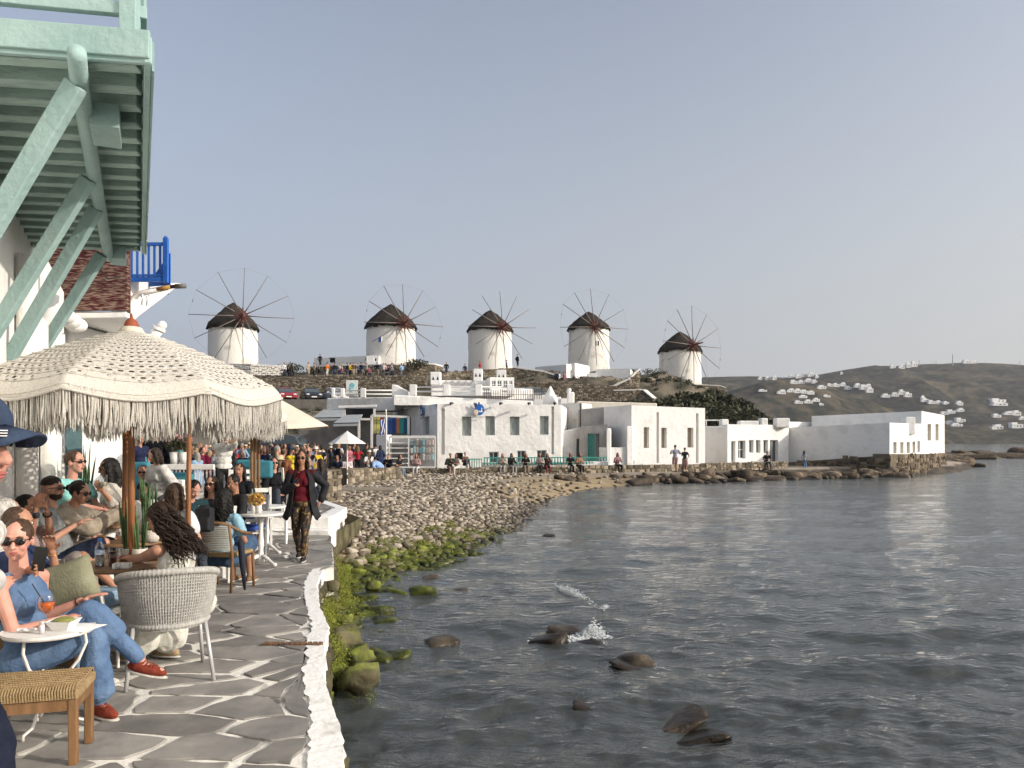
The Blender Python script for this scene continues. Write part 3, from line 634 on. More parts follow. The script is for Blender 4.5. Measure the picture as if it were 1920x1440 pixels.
# ---- foam where waves break on the rocks
foamm = mat('sea_foam', (0.62, 0.65, 0.66), 0.5, None)
def foam():
    t = MB(); rng = random.Random(3)
    for (px, py, w, h, n) in ((1065, 1108, 70, 22, 1300), (1105, 1180, 44, 42, 1500), (1060, 1196, 80, 12, 1200), (1130, 1135, 14, 10, 120), (1110, 1300, 60, 8, 160), (1150, 1300, 50, 6, 160)):
        for _ in range(n):
            a = rng.gauss(0, 0.28); b = abs(rng.gauss(0, 0.3)); p = G(px + a * w + b * 12, py + a * w * (0.45 if w == 70 else 0) + h * 0.3, 0.03)
            z = 0.02 + b * h / F * p.y * 0.9 * max(0.1, 1 - 1.2 * abs(a)); r = rng.uniform(0.002, 0.009) * (1.6 if z < .05 else 1)
            t.ell((p.x, p.y + rng.uniform(-.10, .10), z), (r * 1.7, r * 1.3, r * (.5 if z < .05 else 1)), seg=5, rings=3)
    o = t.build('foam', foamm, smooth=True); tag(o, 'white foam breaking over the rocks in the shallows', 'foam', kind='stuff')
foam()

# ---- far hills across the bay
RIDGE = [(1050, 735), (1150, 722), (1250, 712), (1324, 708), (1410, 708), (1481, 707), (1532, 702), (1584, 694), (1642, 686), (1665, 690), (1726, 685), (1804, 680), (1849, 681), (1920, 685), (2050, 700), (2250, 715), (2600, 760)]
def far_z(X, Y):
    pxx = 960 + X / 1500 * F; rz = (HOR - np.interp(pxx, [r[0] for r in RIDGE], [r[1] for r in RIDGE])) / F * 1500 + CAMZ
    coast = 900 - 60 * np.sin(X * 0.006) ; t = np.clip((Y - coast) / (1500 - coast), 0, 1); s = t ** 0.85
    back = np.clip((Y - 1500) / 500, 0, 1)
    N = np.array([noise.fractal(V((x * 0.006, y * 0.006, 9)), 1, 2, 7) for x, y in zip(X.ravel(), Y.ravel())]).reshape(X.shape)
    near = 45 * np.exp(-((X - 330) / 110) ** 2 - ((Y - 1010) / 90) ** 2)
    return rz * s * (1 - back ** 2) + (N * 24 * np.sin(np.clip(t, 0, 1) * PI) + N * 3.5 * (t > 0.05)) + near + np.where(t <= 0, -6, 0.6)
hm = bpy.data.materials.new('far_maquis'); hm.use_nodes = True; n_ = hm.node_tree.nodes; l_ = hm.node_tree.links; b_ = n_['Principled BSDF']
g_ = n_.new('ShaderNodeNewGeometry')
ca = noise_ramp(0.022, (0.036, 0.037, 0.028), (0.15, 0.12, 0.08), 0.50, 0.62, 12); cb = noise_ramp(0.10, (0.018, 0.021, 0.015), (0.13, 0.108, 0.075), 0.44, 0.66, 10)
mxx = n_.new('ShaderNodeMixRGB'); mxx.inputs[0].default_value = 0.5; l_.new(ca, mxx.inputs[1]); l_.new(cb, mxx.inputs[2]); l_.new(mxx.outputs[0], b_.inputs['Base Color']); b_.inputs['Roughness'].default_value = 1; b_.inputs['Specular IOR Level'].default_value = 0
FX = np.linspace(80, 2100, 300); FY = np.concatenate([np.linspace(820, 1500, 150), np.linspace(1510, 2000, 20)])
fh = grid_sheet('far_hills', FX, FY, far_z, hm); tag(fh, kind='structure')
def far_hit(px, py):
    for Y in np.arange(860, 1560, 6.0):
        p = W(px, py, Y); z = float(far_z(np.array([p.x]), np.array([p.y]))[0])
        if z >= p.z: return V((p.x, p.y, z))
    return None
# ============================================================ THE TOWN ROUND THE BAY
def XY(px, D): return ((px - 960) / F * D, D)
def ZZ(py, D): return CAMZ - (py - HOR) / F * D
def edge_hit(a, b, px):
    k = (px - 960) / F; dx, dy = b[0] - a[0], b[1] - a[1]
    t = (k * a[1] - a[0]) / (dx - k * dy); return t * math.hypot(dx, dy), a[1] + t * dy
def building(name, label, cat, pts, z0, z1, ops=None, m=None, parapet=0.25, bevel=0.09, slope=None, roofm=None, group=None, depth=0.28):
    m = m or white; ops = ops or {}; n = len(pts)
    cx = sum(p[0] for p in pts) / n; cy = sum(p[1] for p in pts) / n
    t = thing(name, label, cat, (pts[0][0], pts[0][1], z0), group); wall = MB(); later = []
    zt = [z1 + (slope[i] if slope else 0) for i in range(n)]
    for i in range(n):
        a = pts[i]; b = pts[(i + 1) % n]; L = math.hypot(b[0] - a[0], b[1] - a[1]); d = ((b[0] - a[0]) / L, (b[1] - a[1]) / L); nn = (d[1], -d[0])
        os_ = []
        for o in ops.get(i, []):
            u0, Y0 = edge_hit(a, b, o[0]); u1, Y1 = edge_hit(a, b, o[1]); Ym = (Y0 + Y1) / 2
            u0, u1 = sorted((u0, u1)); u0 = max(u0, .1); u1 = min(u1, L - .1)
            os_.append((u0, u1, max(z0 + .01, ZZ(o[3], Ym)), ZZ(o[2], Ym), o[4]))
        us = sorted({0, L} | {o[0] for o in os_} | {o[1] for o in os_}); zs = sorted({z0} | {o[2] for o in os_} | {o[3] for o in os_})
        def P(u, z, e=0.0, a=a, d=d, nn=nn): return (a[0] + d[0] * u - nn[0] * e, a[1] + d[1] * u - nn[1] * e, z)
        top = lambda u: zt[i] + (zt[(i + 1) % n] - zt[i]) * u / L
        for j in range(len(us) - 1):
            um = (us[j] + us[j + 1]) / 2
            for k in range(len(zs)):
                za = zs[k]; last = k == len(zs) - 1; zb = None if last else zs[k + 1]
                zm = za + 0.01 if last else (za + zb) / 2
                if any(o[0] < um < o[1] and o[2] < zm < o[3] for o in os_): continue
                if last: wall.quad(P(us[j], za), P(us[j + 1], za), P(us[j + 1], top(us[j + 1])), P(us[j], top(us[j])))
                else: wall.quad(P(us[j], za), P(us[j + 1], za), P(us[j + 1], zb), P(us[j], zb))
        for (u0, u1, q0, q1, kind) in os_:
            e = depth if kind != 'door' else 0.18
            A = [P(u0, q0), P(u1, q0), P(u1, q1), P(u0, q1)]; B = [P(u0, q0, e), P(u1, q0, e), P(u1, q1, e), P(u0, q1, e)]
            for s in range(4): wall.quad(A[s], B[s], B[(s + 1) % 4], A[(s + 1) % 4])
            later.append((u0, u1, q0, q1, kind, P, d, nn, e))
    ins = []
    for i in range(n):
        p = V(pts[i]); a = (V(pts[i - 1]) - p).normalized(); b = (V(pts[(i + 1) % n]) - p).normalized(); q = (a + b)
        s = 0.3 / max(0.35, abs(a.x * b.y - a.y * b.x)) if q.length > 1e-3 else 0.3; ins.append(p + q * s)
    for i in range(n):
        j = (i + 1) % n; h = parapet
        wall.quad((*pts[i], zt[i]), (*pts[j], zt[j]), (*ins[j], zt[j]), (*ins[i], zt[i]))
        wall.quad((*ins[i], zt[i]), (*ins[j], zt[j]), (*ins[j], zt[j] - h), (*ins[i], zt[i] - h))
    wall.add([(*ins[i], zt[i] - parapet) for i in range(n)], [tuple(range(n))])
    wall.build('wall', m, t, bevel=bevel, seg=3)
    for (u0, u1, q0, q1, kind, P, d, nn, e) in later:
        w = u1 - u0; h = q1 - q0; rz = math.atan2(d[1], d[0]); ctr = P((u0 + u1) / 2, (q0 + q1) / 2, e)
        if kind in ('win', 'wing'):
            f = MB(); fw = 0.055
            for sgn in (-1, 1): f.box(P((u0 + u1) / 2 + sgn * (w / 2 - fw / 2), (q0 + q1) / 2, e - .03), (fw, 0.06, h), rz); f.box(P((u0 + u1) / 2, (q0 + q1) / 2 + sgn * (h / 2 - fw / 2), e - .032), (w, 0.06, fw), rz)
            f.box(P((u0 + u1) / 2, (q0 + q1) / 2, e - .028), (fw * 0.8, 0.05, h), rz)
            if kind == 'wing': f.box(P((u0 + u1) / 2, (q0 + q1) / 2, e - .026), (w, 0.05, fw * 0.8), rz)
            fo = f.build('window', whitep, t); p = MB(); p.box(ctr, (w, 0.02, h), rz); p.build('pane', glass, fo)
        elif kind == 'cur':
            p = MB(); p.box(ctr, (w, 0.02, h), rz); fo = p.build('window', curtain, t)
            f = MB(); f.box(P((u0 + u1) / 2, (q0 + q1) / 2, e - .03), (0.05, 0.03, h), rz); f.box(P(u0 + .03, (q0 + q1) / 2, e - .03), (0.06, 0.03, h), rz); f.build('frame', mat('pale_green_frame', (0.42, 0.48, 0.42), 0.6), fo)
        elif kind == 'niche':
            p = MB(); p.box(ctr, (w, 0.03, h), rz); p.build('panel', mat('tan_shutter', (0.40, 0.34, 0.26), 0.7, (0.33, 0.28, 0.21), 4), t)
        elif kind == 'slot': p = MB(); p.box(ctr, (w, 0.03, h), rz); p.build('recess_back', white, t)
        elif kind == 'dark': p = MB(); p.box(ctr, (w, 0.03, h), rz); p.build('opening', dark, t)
        elif kind == 'blue': p = MB(); p.box(ctr, (w, 0.03, h), rz); p.build('shutter', bluep, t)
        elif kind == 'door':
            p = MB(); p.box(ctr, (w, 0.05, h), rz)
            do = p.build('door', teal, t); q = MB()
            for s in (-0.25, 0.25): q.box(P((u0 + u1) / 2 + s * w, (q0 + q1) / 2, e - .035), (w * 0.38, 0.02, h * 0.8), rz)
            q.build('door_panel', teal, do)
        elif kind == 'wood':
            p = MB(); p.box(ctr, (w, 0.05, h), rz); p.build('shutter', mat('ochre_shutter', (0.42, 0.32, 0.16), 0.7), t)
            q = MB(); q.box(P((u0 + u1) / 2, (q0 + q1) / 2, e - .03), (w * .1, .03, h), rz); q.box(P((u0 + u1) / 2, (q0 + q1) / 2, e - .033), (w, .03, w * .1), rz); q.build('window_bar', whitep, t)
    return t
def quadpts(pa, Da, pb, Db, depth):       # front edge from pixel pa at depth Da to pixel pb at depth Db, going back by depth
    a = V(XY(pa, Da)); b = V(XY(pb, Db)); d = (b - a).normalized(); n = V((-d.y, d.x)); return [tuple(a), tuple(b), tuple(b + n * depth), tuple(a + n * depth)]

# --- B1 the large white sea-front house
a = V(XY(820, 50)); b = V(XY(1052, 51.2)); c = V(XY(1070, 62)); e = V(XY(737, 61))
b1 = building('seafront_house', 'long two-storey white house with four tall curtained windows and a round blue sign', 'house', [tuple(a), tuple(b), tuple(c), tuple(e)], 0.62, ZZ(757, 50),
     {0: [(828, 834, 766, 852, 'slot'), (1034, 1039, 762, 852, 'slot'), (866, 884, 781, 817, 'cur'), (910, 928, 780, 816, 'cur'), (956, 974, 781, 816, 'cur'), (1012, 1029, 780, 815, 'cur'), (855, 868, 849, 862, 'dark'), (917, 935, 847, 876, 'win'), (970, 986, 845, 873, 'win'), (1007, 1025, 844, 864, 'win')],
      3: [(792, 805, 781, 815, 'cur')]}, white)
for px in (): 
    p = V(XY(px, 50.35 if px < 900 else 51.0)); pm = MB(); pm.tube([(p.x, p.y - 0.22, 0.9), (p.x, p.y - 0.22, ZZ(766, 50))], 0.13, 10); pm.build('drain_pipe', white, b1, smooth=True)
for px in (849, 941, 994, 1042):
    mb = MB(); p = W(px, 756, 50.3); mb.tube([p, p + V((-.12, -.35, -.02)), p + V((-.1, -.45, -.12))], [.07, .08, .05], 7); mb.build('spotlight', blackm, b1, smooth=True)
def disc_logo(parent, c, rz, r):
    M = Matrix.Rotation(rz, 3, 'Z') @ Matrix.Rotation(R(90), 3, 'X')
    def disc(dx, dz, rx, rzz, off, col, nm):
        mb = MB(); mb.ell(c + M @ V((dx, dz, off)), (rx, rzz, 0.02), M, 20, 6); mb.build(nm, mat('sign_' + col[0], col[1], 0.5), parent)
    disc(0.1 * r, 0, 0.85 * r, r, 0.03, ('blue', (0.02, 0.12, 0.42)), 'disc')
    disc(-0.55 * r, -0.5 * r, 0.42 * r, 0.5 * r, 0.06, ('cream', (0.65, 0.52, 0.38)), 'disc')
    disc(0.25 * r, -0.35 * r, 0.42 * r, 0.16 * r, 0.065, ('pale', (0.6, 0.68, 0.78)), 'wing_mark'); disc(0.45 * r, 0.0 * r, 0.12 * r, 0.35 * r, 0.07, ('pale', (0.6, 0.68, 0.78)), 'wing_mark')
    disc(-0.55 * r, 0.75 * r, 0.3 * r, 0.42 * r, 0.055, ('navy', (0.03, 0.05, 0.14)), 'crest'); disc(0.0, 1.12 * r, 0.16 * r, 0.2 * r, 0.05, ('navy', (0.03, 0.05, 0.14)), 'crest'); disc(-.85 * r, 1.05 * r, 0.14 * r, 0.16 * r, 0.05, ('navy', (0.03, 0.05, 0.14)), 'crest')
    mb = MB()
    for k in range(11):
        if k in (4, 5): continue
        mb.box(c + M @ V((-0.85 * r + k * 0.17 * r, -1.32 * r, 0.03)), (0.11 * r, 0.03, 0.12 * r), rz)
    mb.build('lettering', blackm, parent)
d0 = math.atan2(b.y - a.y, b.x - a.x)
lg = thing('wall_sign', 'round blue sign with a cream disc on the sunlit front wall', 'sign', W(898, 768, 50.0)); disc_logo(lg, W(898, 768, 50.2), d0, 0.37)
Pk = a + (e - a) * 0.27; kx = 960 + Pk.x / Pk.y * F
lg2 = thing('wall_sign', 'second round blue sign, on the shaded side wall of the long house', 'sign', (Pk.x, Pk.y, 4.4)); disc_logo(lg2, V((Pk.x - .1, Pk.y - .08, ZZ(771, Pk.y))), math.atan2(a.y - e.y, a.x - e.x), 0.37)
# teal fence and gate in front
def picket_fence(x0, D0, x1, D1, py0, py1, label, gap=0.17, m=teal):
    p = V(XY(x0, D0)); q = V(XY(x1, D1)); L = (q - p).length; t = thing('picket_fence', label, 'fence', (p.x, p.y, ZZ(py1, D0))); z0 = ZZ(py1, (D0 + D1) / 2); z1 = ZZ(py0, (D0 + D1) / 2)
    n = int(L / gap)
    mb = MB(); mb.bar((p.x, p.y, z1), (q.x, q.y, z1), .06, .07); mb.build('rail', m, t); mb = MB(); mb.bar((p.x, p.y, z0 + .1), (q.x, q.y, z0 + .1), .06, .06); mb.build('rail', m, t)
    for k in range(n + 1):
        s = p.lerp(q, k / n); mb = MB(); mb.box((s.x, s.y, (z0 + z1) / 2 + .02), (gap * 0.38, .035, z1 - z0 + .04)); mb.build('picket', m, t)
picket_fence(908, 48.6, 1137, 49.9, 858, 871, 'long teal balustrade fence in front of the white house and the arched entrance', gap=0.19)
picket_fence(876, 47.6, 903, 47.8, 861, 882, 'short solid teal picket gate left of the long teal fence', gap=0.13)
bw = MB(); p0 = V(XY(904, 49)); p1 = V(XY(1140, 50)); bw.bar((p0.x, p0.y, .95), (p1.x, p1.y, 1.0), .3, .55); o = bw.build('low_wall', white, None, bevel=.05, at=(p0.x, p0.y, .62)); tag(o, 'low white plinth wall carrying the long teal fence', 'wall')
# roof terrace of B1
building('roof_storey', 'set-back white parapet storey on the roof of the long house, round posts and rails above', 'roof terrace', quadpts(737, 53.6, 1000, 54.6, 4.5), ZZ(760, 54), ZZ(741, 54), None, white, slope=[0, -0.35, -.3, 0])
def rails(posts, D, pytop, pybot, label, ext=None):
    t = thing('roof_railing', label, 'railing', (*XY(posts[0][0], D), ZZ(pybot, D)))
    for (x0, x1) in posts:
        p = XY((x0 + x1) / 2, D); mb = MB(); w = (x1 - x0) / F * D; mb.box((p[0], p[1], (ZZ(pytop, D) + ZZ(pybot, D)) / 2), (w, .35, ZZ(pytop, D) - ZZ(pybot, D))); mb.build('post', white, t, bevel=.05)
    xa = ext[0] if ext else posts[0][0]; xb = ext[1] if ext else posts[-1][1]
    for fr in (0.22, 0.62):
        z = ZZ(pytop + (pybot - pytop) * fr, D); mb = MB(); mb.tube([(XY(xa, D)[0], D, z), (XY(xb, D)[0], D, z)], .055, 8); mb.build('rail', whitep, t, smooth=True)
rails([(768, 781), (831, 844), (891, 904), (950, 964)], 54.0, 721, 742, 'white post-and-rail parapet along the roof of the long house')
rails([(622, 628), (639, 646), (676, 686)], 56.5, 728, 746, 'shorter white railing above the shops, beside the signboard', ext=(620, 735))
building('terrace_wall', 'white sloping stair wall at the left end of the roof railing', 'wall', quadpts(735, 54.3, 766, 54.3, 1.2), ZZ(745, 54), ZZ(727, 54), None, white, slope=[0.25, -.25, -.25, .25], parapet=.02)
# signboard
sg = thing('signboard', 'white advertising board with a turquoise picture on the roof above the shops', 'sign', W(660, 745, 57)); mb = MB(); mb.box(W(660, 728, 57), (0.85, .08, 1.2)); mb.build('board', whitep, sg)
for dx, dz, rx, rz_, nm in ((0.02, .2, .2, .22, 'picture'), (-.06, -.1, .16, .2, 'picture')):
    mb = MB(); mb.ell(W(660, 728, 57) + V((dx, -.05, dz)), (rx, .02, rz_)); mb.build(nm, mat('turquoise_print', (0.12, 0.42, 0.45), 0.6, (0.3, 0.55, .55), 8), sg)
mb = MB()
for k in range(7): mb.box(W(660, 740, 57) + V((-.3 + k * .1, -.05, .03)), (.06, .02, .07))
mb.build('lettering', tealb, sg)
# --- the complex above: white house with chimneys
wh = building('white_house', 'white house on the roof line with triangle vents and a glazed veranda', 'house', quadpts(808, 58, 922, 58, 5), ZZ(742, 58), ZZ(713, 58), None, white)
for (x0, x1, y0, y1, D) in ((808, 827, 698, 722, 57.7), (888, 905, 692, 716, 58.3), (931, 949, 694, 712, 58.6)):
    mb = MB(); w = (x1 - x0) / F * D; mb.box((XY((x0 + x1) / 2, D)[0], D, (ZZ(y0, D) + ZZ(y1, D)) / 2), (w, w, ZZ(y0, D) - ZZ(y1, D))); ch = mb.build('chimney', white, wh, bevel=.05)
    for s in (-.22, .22): 
        mb = MB(); c_ = V((XY((x0 + x1) / 2, D)[0] + s * w, D - w / 2 - .012, ZZ(y0 + 12, D))); mb.add([tuple(c_ + V((-.09, 0, -.12))), tuple(c_ + V((.09, 0, -.12))), tuple(c_ + V((0, 0, .16)))], [(0, 1, 2)]); mb.build('vent', dark, ch)
for k in range(6):
    px = 824 + k * 12.5; c_ = W(px, 719, 57.93); mb = MB()
    for s in (-1, 1): mb.bar(c_ + V((s * .2, 0, -.14)), c_ + V((0, 0, .2)), .05, .08, (0, 1, 0))
    mb.build('triangle_vent', greyren, wh)
building('glazed_veranda', 'small white veranda with a row of four glazed windows on the upper terrace', 'veranda', quadpts(919, 57, 964, 57.3, 3), ZZ(742, 57), ZZ(707, 57), {0: [(921, 930, 713, 728, 'wing'), (932, 941, 713, 728, 'wing'), (943, 952, 713, 728, 'wing'), (954, 962, 713, 728, 'wing')]}, white, bevel=.04, depth=.08)
building('terrace_wall', 'white terrace wall behind the post-and-rail parapet', 'wall', quadpts(860, 59.5, 1000, 60.5, 1), ZZ(748, 60), ZZ(728, 60), None, white)
mb = MB(); 
for k in range(26):
    px = 908 + k * 4.3; p = W(px, 742, 53.2); mb.tube([p + V((0, 0, -.25)), p + V((0, 0, .42 + .05 * math.sin(k)))], .02, 5)
mb.bar(W(906, 738, 53.2), W(1016, 741, 53.2), .03, .03); o = mb.build('iron_railing', mat('rusty_iron', (.10, .06, .04), .8), at=W(906, 745, 53.2)); tag(o, 'thin rusty iron railing on the roof edge of the long white house', 'railing')
# --- between B1 and B2
building('back_house', 'plain white back wall with one small dark window between the two front houses', 'house', quadpts(1045, 58, 1092, 57, 3), .62, ZZ(757, 58), {0: [(1053, 1063, 799, 812, 'dark')]}, whitew)
building('garden_wall', 'low white garden wall with a rounded top and an arched doorway behind the teal fence', 'wall', quadpts(1048, 53.4, 1103, 54.5, .5), .62, ZZ(811, 54), {0: [(1081, 1093, 822, 870, 'win')]}, white, slope=[0, 0.45, .45, 0], parapet=.02)
mb = MB(); p = W(1088, 756, 54); mb.tube([p, p + V((0, 0, -2.2))], .05, 6); o = mb.build('drain_pipe', blackm, at=p); tag(o, 'black downpipe on the corner of the grey rendered wall', 'pipe')
# --- B2
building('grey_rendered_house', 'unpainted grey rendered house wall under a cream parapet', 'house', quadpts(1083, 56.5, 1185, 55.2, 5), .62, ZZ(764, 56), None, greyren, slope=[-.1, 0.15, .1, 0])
building('cream_house', 'cream parapet house behind the grey rendered wall', 'house', quadpts(1083, 58.5, 1232, 58.5, 4), 2, ZZ(752, 58.5), None, cream, slope=[0, -.15, 0, 0])
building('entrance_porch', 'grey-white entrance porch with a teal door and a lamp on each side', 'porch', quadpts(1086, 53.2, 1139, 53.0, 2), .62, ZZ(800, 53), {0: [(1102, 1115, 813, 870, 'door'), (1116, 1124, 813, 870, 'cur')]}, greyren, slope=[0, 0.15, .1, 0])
building('buttress_wall', 'sunlit white wall with a square opening and raised corners, right of the teal door', 'wall', quadpts(1137, 51.6, 1188, 52.0, 1.6), .62, ZZ(839, 51.6), None, white, parapet=.02)
mb = MB(); mb.prism([XY(1137, 51.5), XY(1146, 51.55), XY(1146, 53), XY(1137, 53)], .62, ZZ(803, 51.6)); mb.prism([XY(1175, 51.7), XY(1187, 51.8), XY(1187, 53), XY(1175, 53)], .62, ZZ(799, 51.6)); o = mb.build('wall_piers', white, bevel=.07, seg=3, at=(*XY(1137, 51.5), .62)); tag(o, 'pair of white piers with rounded tops either side of the square opening', 'piers')
b2 = building('white_block_house', 'sunlit white block house with three tall narrow recesses facing the sea', 'house', quadpts(1184, 52.0, 1322, 54.0, 6), .62, ZZ(764, 53), {0: [(1231, 1236, 773, 868, 'slot'), (1305, 1310, 775, 868, 'slot'), (1207, 1217, 801, 840, 'niche'), (1240, 1250, 802, 840, 'niche'), (1289, 1300, 802, 839, 'niche')]}, white, slope=[0.1, 0, 0, .2], depth=.32)
for px, Dd in ():
    pm = MB(); p = V(XY(px, Dd)); pm.tube([(p.x, p.y - 0.12, 0.7), (p.x, p.y - 0.12, ZZ(773, 53))], 0.14, 10); pm.build('drain_pipe', white, b2, smooth=True)
# --- B3
b3 = building('white_house', 'white house with rounded corners and a row of narrow windows, behind the stone benches', 'house', [XY(1364, 59), XY(1478, 62), XY(1490, 70), XY(1330, 72)], .62, ZZ(796, 60),
    {0: [(1371, 1379, 827, 868, 'win'), (1384, 1398, 826, 860, 'wing'), (1404, 1413, 825, 849, 'win'), (1417, 1426, 825, 849, 'win'), (1431, 1440, 825, 850, 'win'), (1444, 1459, 825, 868, 'win')]}, white, bevel=.16)
building('house_wing', 'shaded windowless wing joining the block house to the house with the window row', 'house', quadpts(1318, 60.5, 1368, 59.6, 5), .62, ZZ(799, 60), None, white)
for (x0, x1, y0, lab) in ((1350, 1364, 786, 'left white roof block on the house with the window row'), (1384, 1420, 789, 'wide white roof block in the middle of the roof terrace'), (1424, 1437, 784, 'small white roof block behind the wide one'), (1452, 1478, 784, 'white roof block at the right end over the shaded door')):
    D = 61.5; mb = MB(); w = (x1 - x0) / F * D; mb.box((XY((x0 + x1) / 2, D)[0], D, (ZZ(y0, D) + ZZ(802, D)) / 2), (w, .8, ZZ(y0, D) - ZZ(802, D))); o = mb.build('roof_block', white, bevel=.1, seg=3, at=(*XY(x0, D), ZZ(802, D))); tag(o, lab, 'roof block')
mb = MB(); mb.tube([W(1322, 788, 62), W(1350, 788, 62)], .05, 6); mb.tube([W(1324, 788, 62), W(1324, 799, 62)], .05, 6); o = mb.build('roof_rail', whitep, at=W(1322, 799, 62)); tag(o, 'thin white pipe rail on the roof of the shaded wing', 'railing')
# --- B4
A = V(XY(1478, 63)); B = V(XY(1668, 56.5)); Cc = V(XY(1728, 60.5)); Dd = V(XY(1770, 66.0))
b4 = building('seafront_house', 'long windowless shaded white house with five small windows in its sunlit end', 'house', [tuple(A), tuple(B), tuple(Cc), XY(1560, 74)], 0.55, ZZ(797, 58), {1: [(1675, 1681, 829, 850, 'wood'), (1688, 1694, 829, 850, 'wood'), (1700, 1706, 829, 850, 'wood'), (1711, 1716, 828, 849, 'wood'), (1720, 1725, 827, 848, 'wood')]}, white, slope=[-.1, 0.15, .15, 0], bevel=.12, parapet=.9)
b5 = building('tall_end_house', 'taller white house at the headland tip with two ochre windows facing the sun', 'house', [XY(1522, 67), XY(1728, 60.8), XY(1771, 66.5), XY(1610, 80)], ZZ(853, 62), ZZ(771, 61.2), {1: [(1739, 1746, 795, 826, 'wood'), (1754, 1760, 795, 826, 'wood')]}, white, slope=[-.2, 0.0, -.15, -.2], bevel=.14)
for (x0, x1, y0, D, lab) in ((1668, 1683, 793, 58.0, 'square white chimney above the five small windows'), (1694, 1712, 782, 59.2, 'taller white chimney with a dark mouth beside the square one')):
    mb = MB(); w = (x1 - x0) / F * D; mb.box((XY((x0 + x1) / 2, D)[0], D, (ZZ(y0, D) + ZZ(815, D)) / 2), (w, w, ZZ(y0, D) - ZZ(815, D))); o = mb.build('chimney', white, bevel=.07, seg=3, at=(*XY(x0, D), ZZ(815, D))); tag(o, lab, 'chimney')
building('low_white_wall', 'low white wall strip between the two far seafront houses', 'wall', quadpts(1478, 66, 1530, 68, 1), 2, ZZ(791, 67), None, white)
# stone base
def stone_wall(name, label, pts, z0s, z1s, th=0.5, m=None, cope=None, cat='stone wall', row=0.24, relief=0.05):
    m = m or drystone; t = thing(name, label, cat, (pts[0][0], pts[0][1], z0s[0])); core = MB(); st = MB(); tones = []; rng = random.Random(hash(label) % 999)
    for i in range(len(pts) - 1):
        a = V(pts[i]); b = V(pts[i + 1]); L = (b - a).length; d = (b - a) / L; n = V((d.y, -d.x)); 
        A0 = a - n * th; B0 = b - n * th
        core.add([(*a, z0s[i]), (*b, z0s[i + 1]), (*b, z1s[i + 1]), (*a, z1s[i]), (*A0, z0s[i]), (*B0, z0s[i + 1]), (*B0, z1s[i + 1]), (*A0, z1s[i])], [(0, 1, 2, 3), (3, 2, 6, 7), (1, 5, 6, 2), (4, 0, 3, 7), (5, 4, 7, 6)])
        x = 0
        zlo = min(z0s[i], z0s[i + 1]); zhi = max(z1s[i], z1s[i + 1]); z = zlo; 
        while z < zhi:
            h = row * rng.uniform(.6, 1.1); x = rng.uniform(-.2, 0)
            while x < L:
                w = row * rng.uniform(.5, 2.1); xm = x + w / 2; tt = min(1, max(0, xm / L)); zt = z1s[i] + (z1s[i + 1] - z1s[i]) * tt; zb = z0s[i] + (z0s[i + 1] - z0s[i]) * tt
                if 0 < xm < L and zb <= z + h / 2 <= zt:
                    c_ = a + d * xm; r_ = relief * rng.uniform(.3, 1.5); k = len(st.v); j = lambda s: s * rng.uniform(.75, 1.0)
                    fr = [(-j(w / 2), -j(h / 2)), (j(w / 2), -j(h / 2)), (j(w / 2), j(h / 2)), (-j(w / 2), j(h / 2))]
                    ff = [(q[0] * .8, q[1] * .8) for q in fr]
                    zc = z + h / 2 + rng.uniform(-.25, .25) * row
                    st.add([(*(c_ + d * q[0] + n * .001), zc + q[1]) for q in fr] + [(*(c_ + d * q[0] + n * (r_ * rng.uniform(.6, 1.2))), zc + q[1]) for q in ff], [(4, 5, 6, 7), (0, 1, 5, 4), (1, 2, 6, 5), (2, 3, 7, 6), (3, 0, 4, 7)])
                    tones += [rng.uniform(-.28, .28)] * 8
                x += w
            z += h
        if cope:
            cp = MB(); cp.bar((*(a - n * th / 2), z1s[i] + cope / 2), (*(b - n * th / 2), z1s[i + 1] + cope / 2), th + .1, cope); cp.build('coping', whitew, t, bevel=.03)
    core.build('core', mat('wall_joints', (.10, .085, .06), .95, (.17, .14, .10), 2, world_co=True), t)
    if st.v:
        o = st.build('stones', m, t, kind='stuff'); at_ = o.data.attributes.new('tone', 'FLOAT', 'POINT'); at_.data.foreach_set('value', tones)
    return t
stone_wall('foundation_wall', 'rough brown stone foundation under the house at the headland tip', [(B.x - .1, B.y - .15), (Cc.x + .1, Cc.y - .1), (Dd.x + .2, Dd.y)], [-.4, -.4, -.3], [ZZ(851, 57), ZZ(851, 61), ZZ(850, 66)], 1.2, rockm, row=.35, cat='foundation')
stone_wall('foundation_wall', 'dark shaded stone footing under the long windowless white wall', [(A.x - .5, A.y - .3), (B.x - .1, B.y - .3)], [-.2, -.4], [ZZ(868, 62), ZZ(853, 57)], 1.0, rockm, row=.35, cat='foundation')
# --- hillside walls
def pw(name, lab, L, **k):                # L: list of (px, ytop, ybot, D)
    return stone_wall(name, lab, [XY(q[0], q[3]) for q in L], [ZZ(q[2], q[3]) for q in L], [ZZ(q[1], q[3]) for q in L], **k)
pw('retaining_wall', 'long dry-stone retaining wall above the parked cars', [(380, 706, 735, 86), (520, 706, 732, 86), (660, 705, 730, 86), (800, 704, 728, 86)])
pw('retaining_wall', 'stone terrace wall with white coping round the windmill beside the low white building', [(575, 689, 708, 99), (640, 686, 706, 97), (740, 684, 706, 96), (815, 684, 706, 97), (830, 688, 708, 101)], cope=.18)
pw('retaining_wall', 'dark stone wall in front of the middle windmill', [(795, 704, 730, 88), (860, 696, 730, 90), (960, 690, 725, 92), (1040, 696, 720, 92)], th=.8)
pw('retaining_wall', 'broad stone bank wall under the sloping white-coped wall', [(925, 722, 748, 84), (980, 716, 748, 84), (1080, 718, 752, 84), (1185, 726, 752, 84)], th=.8)
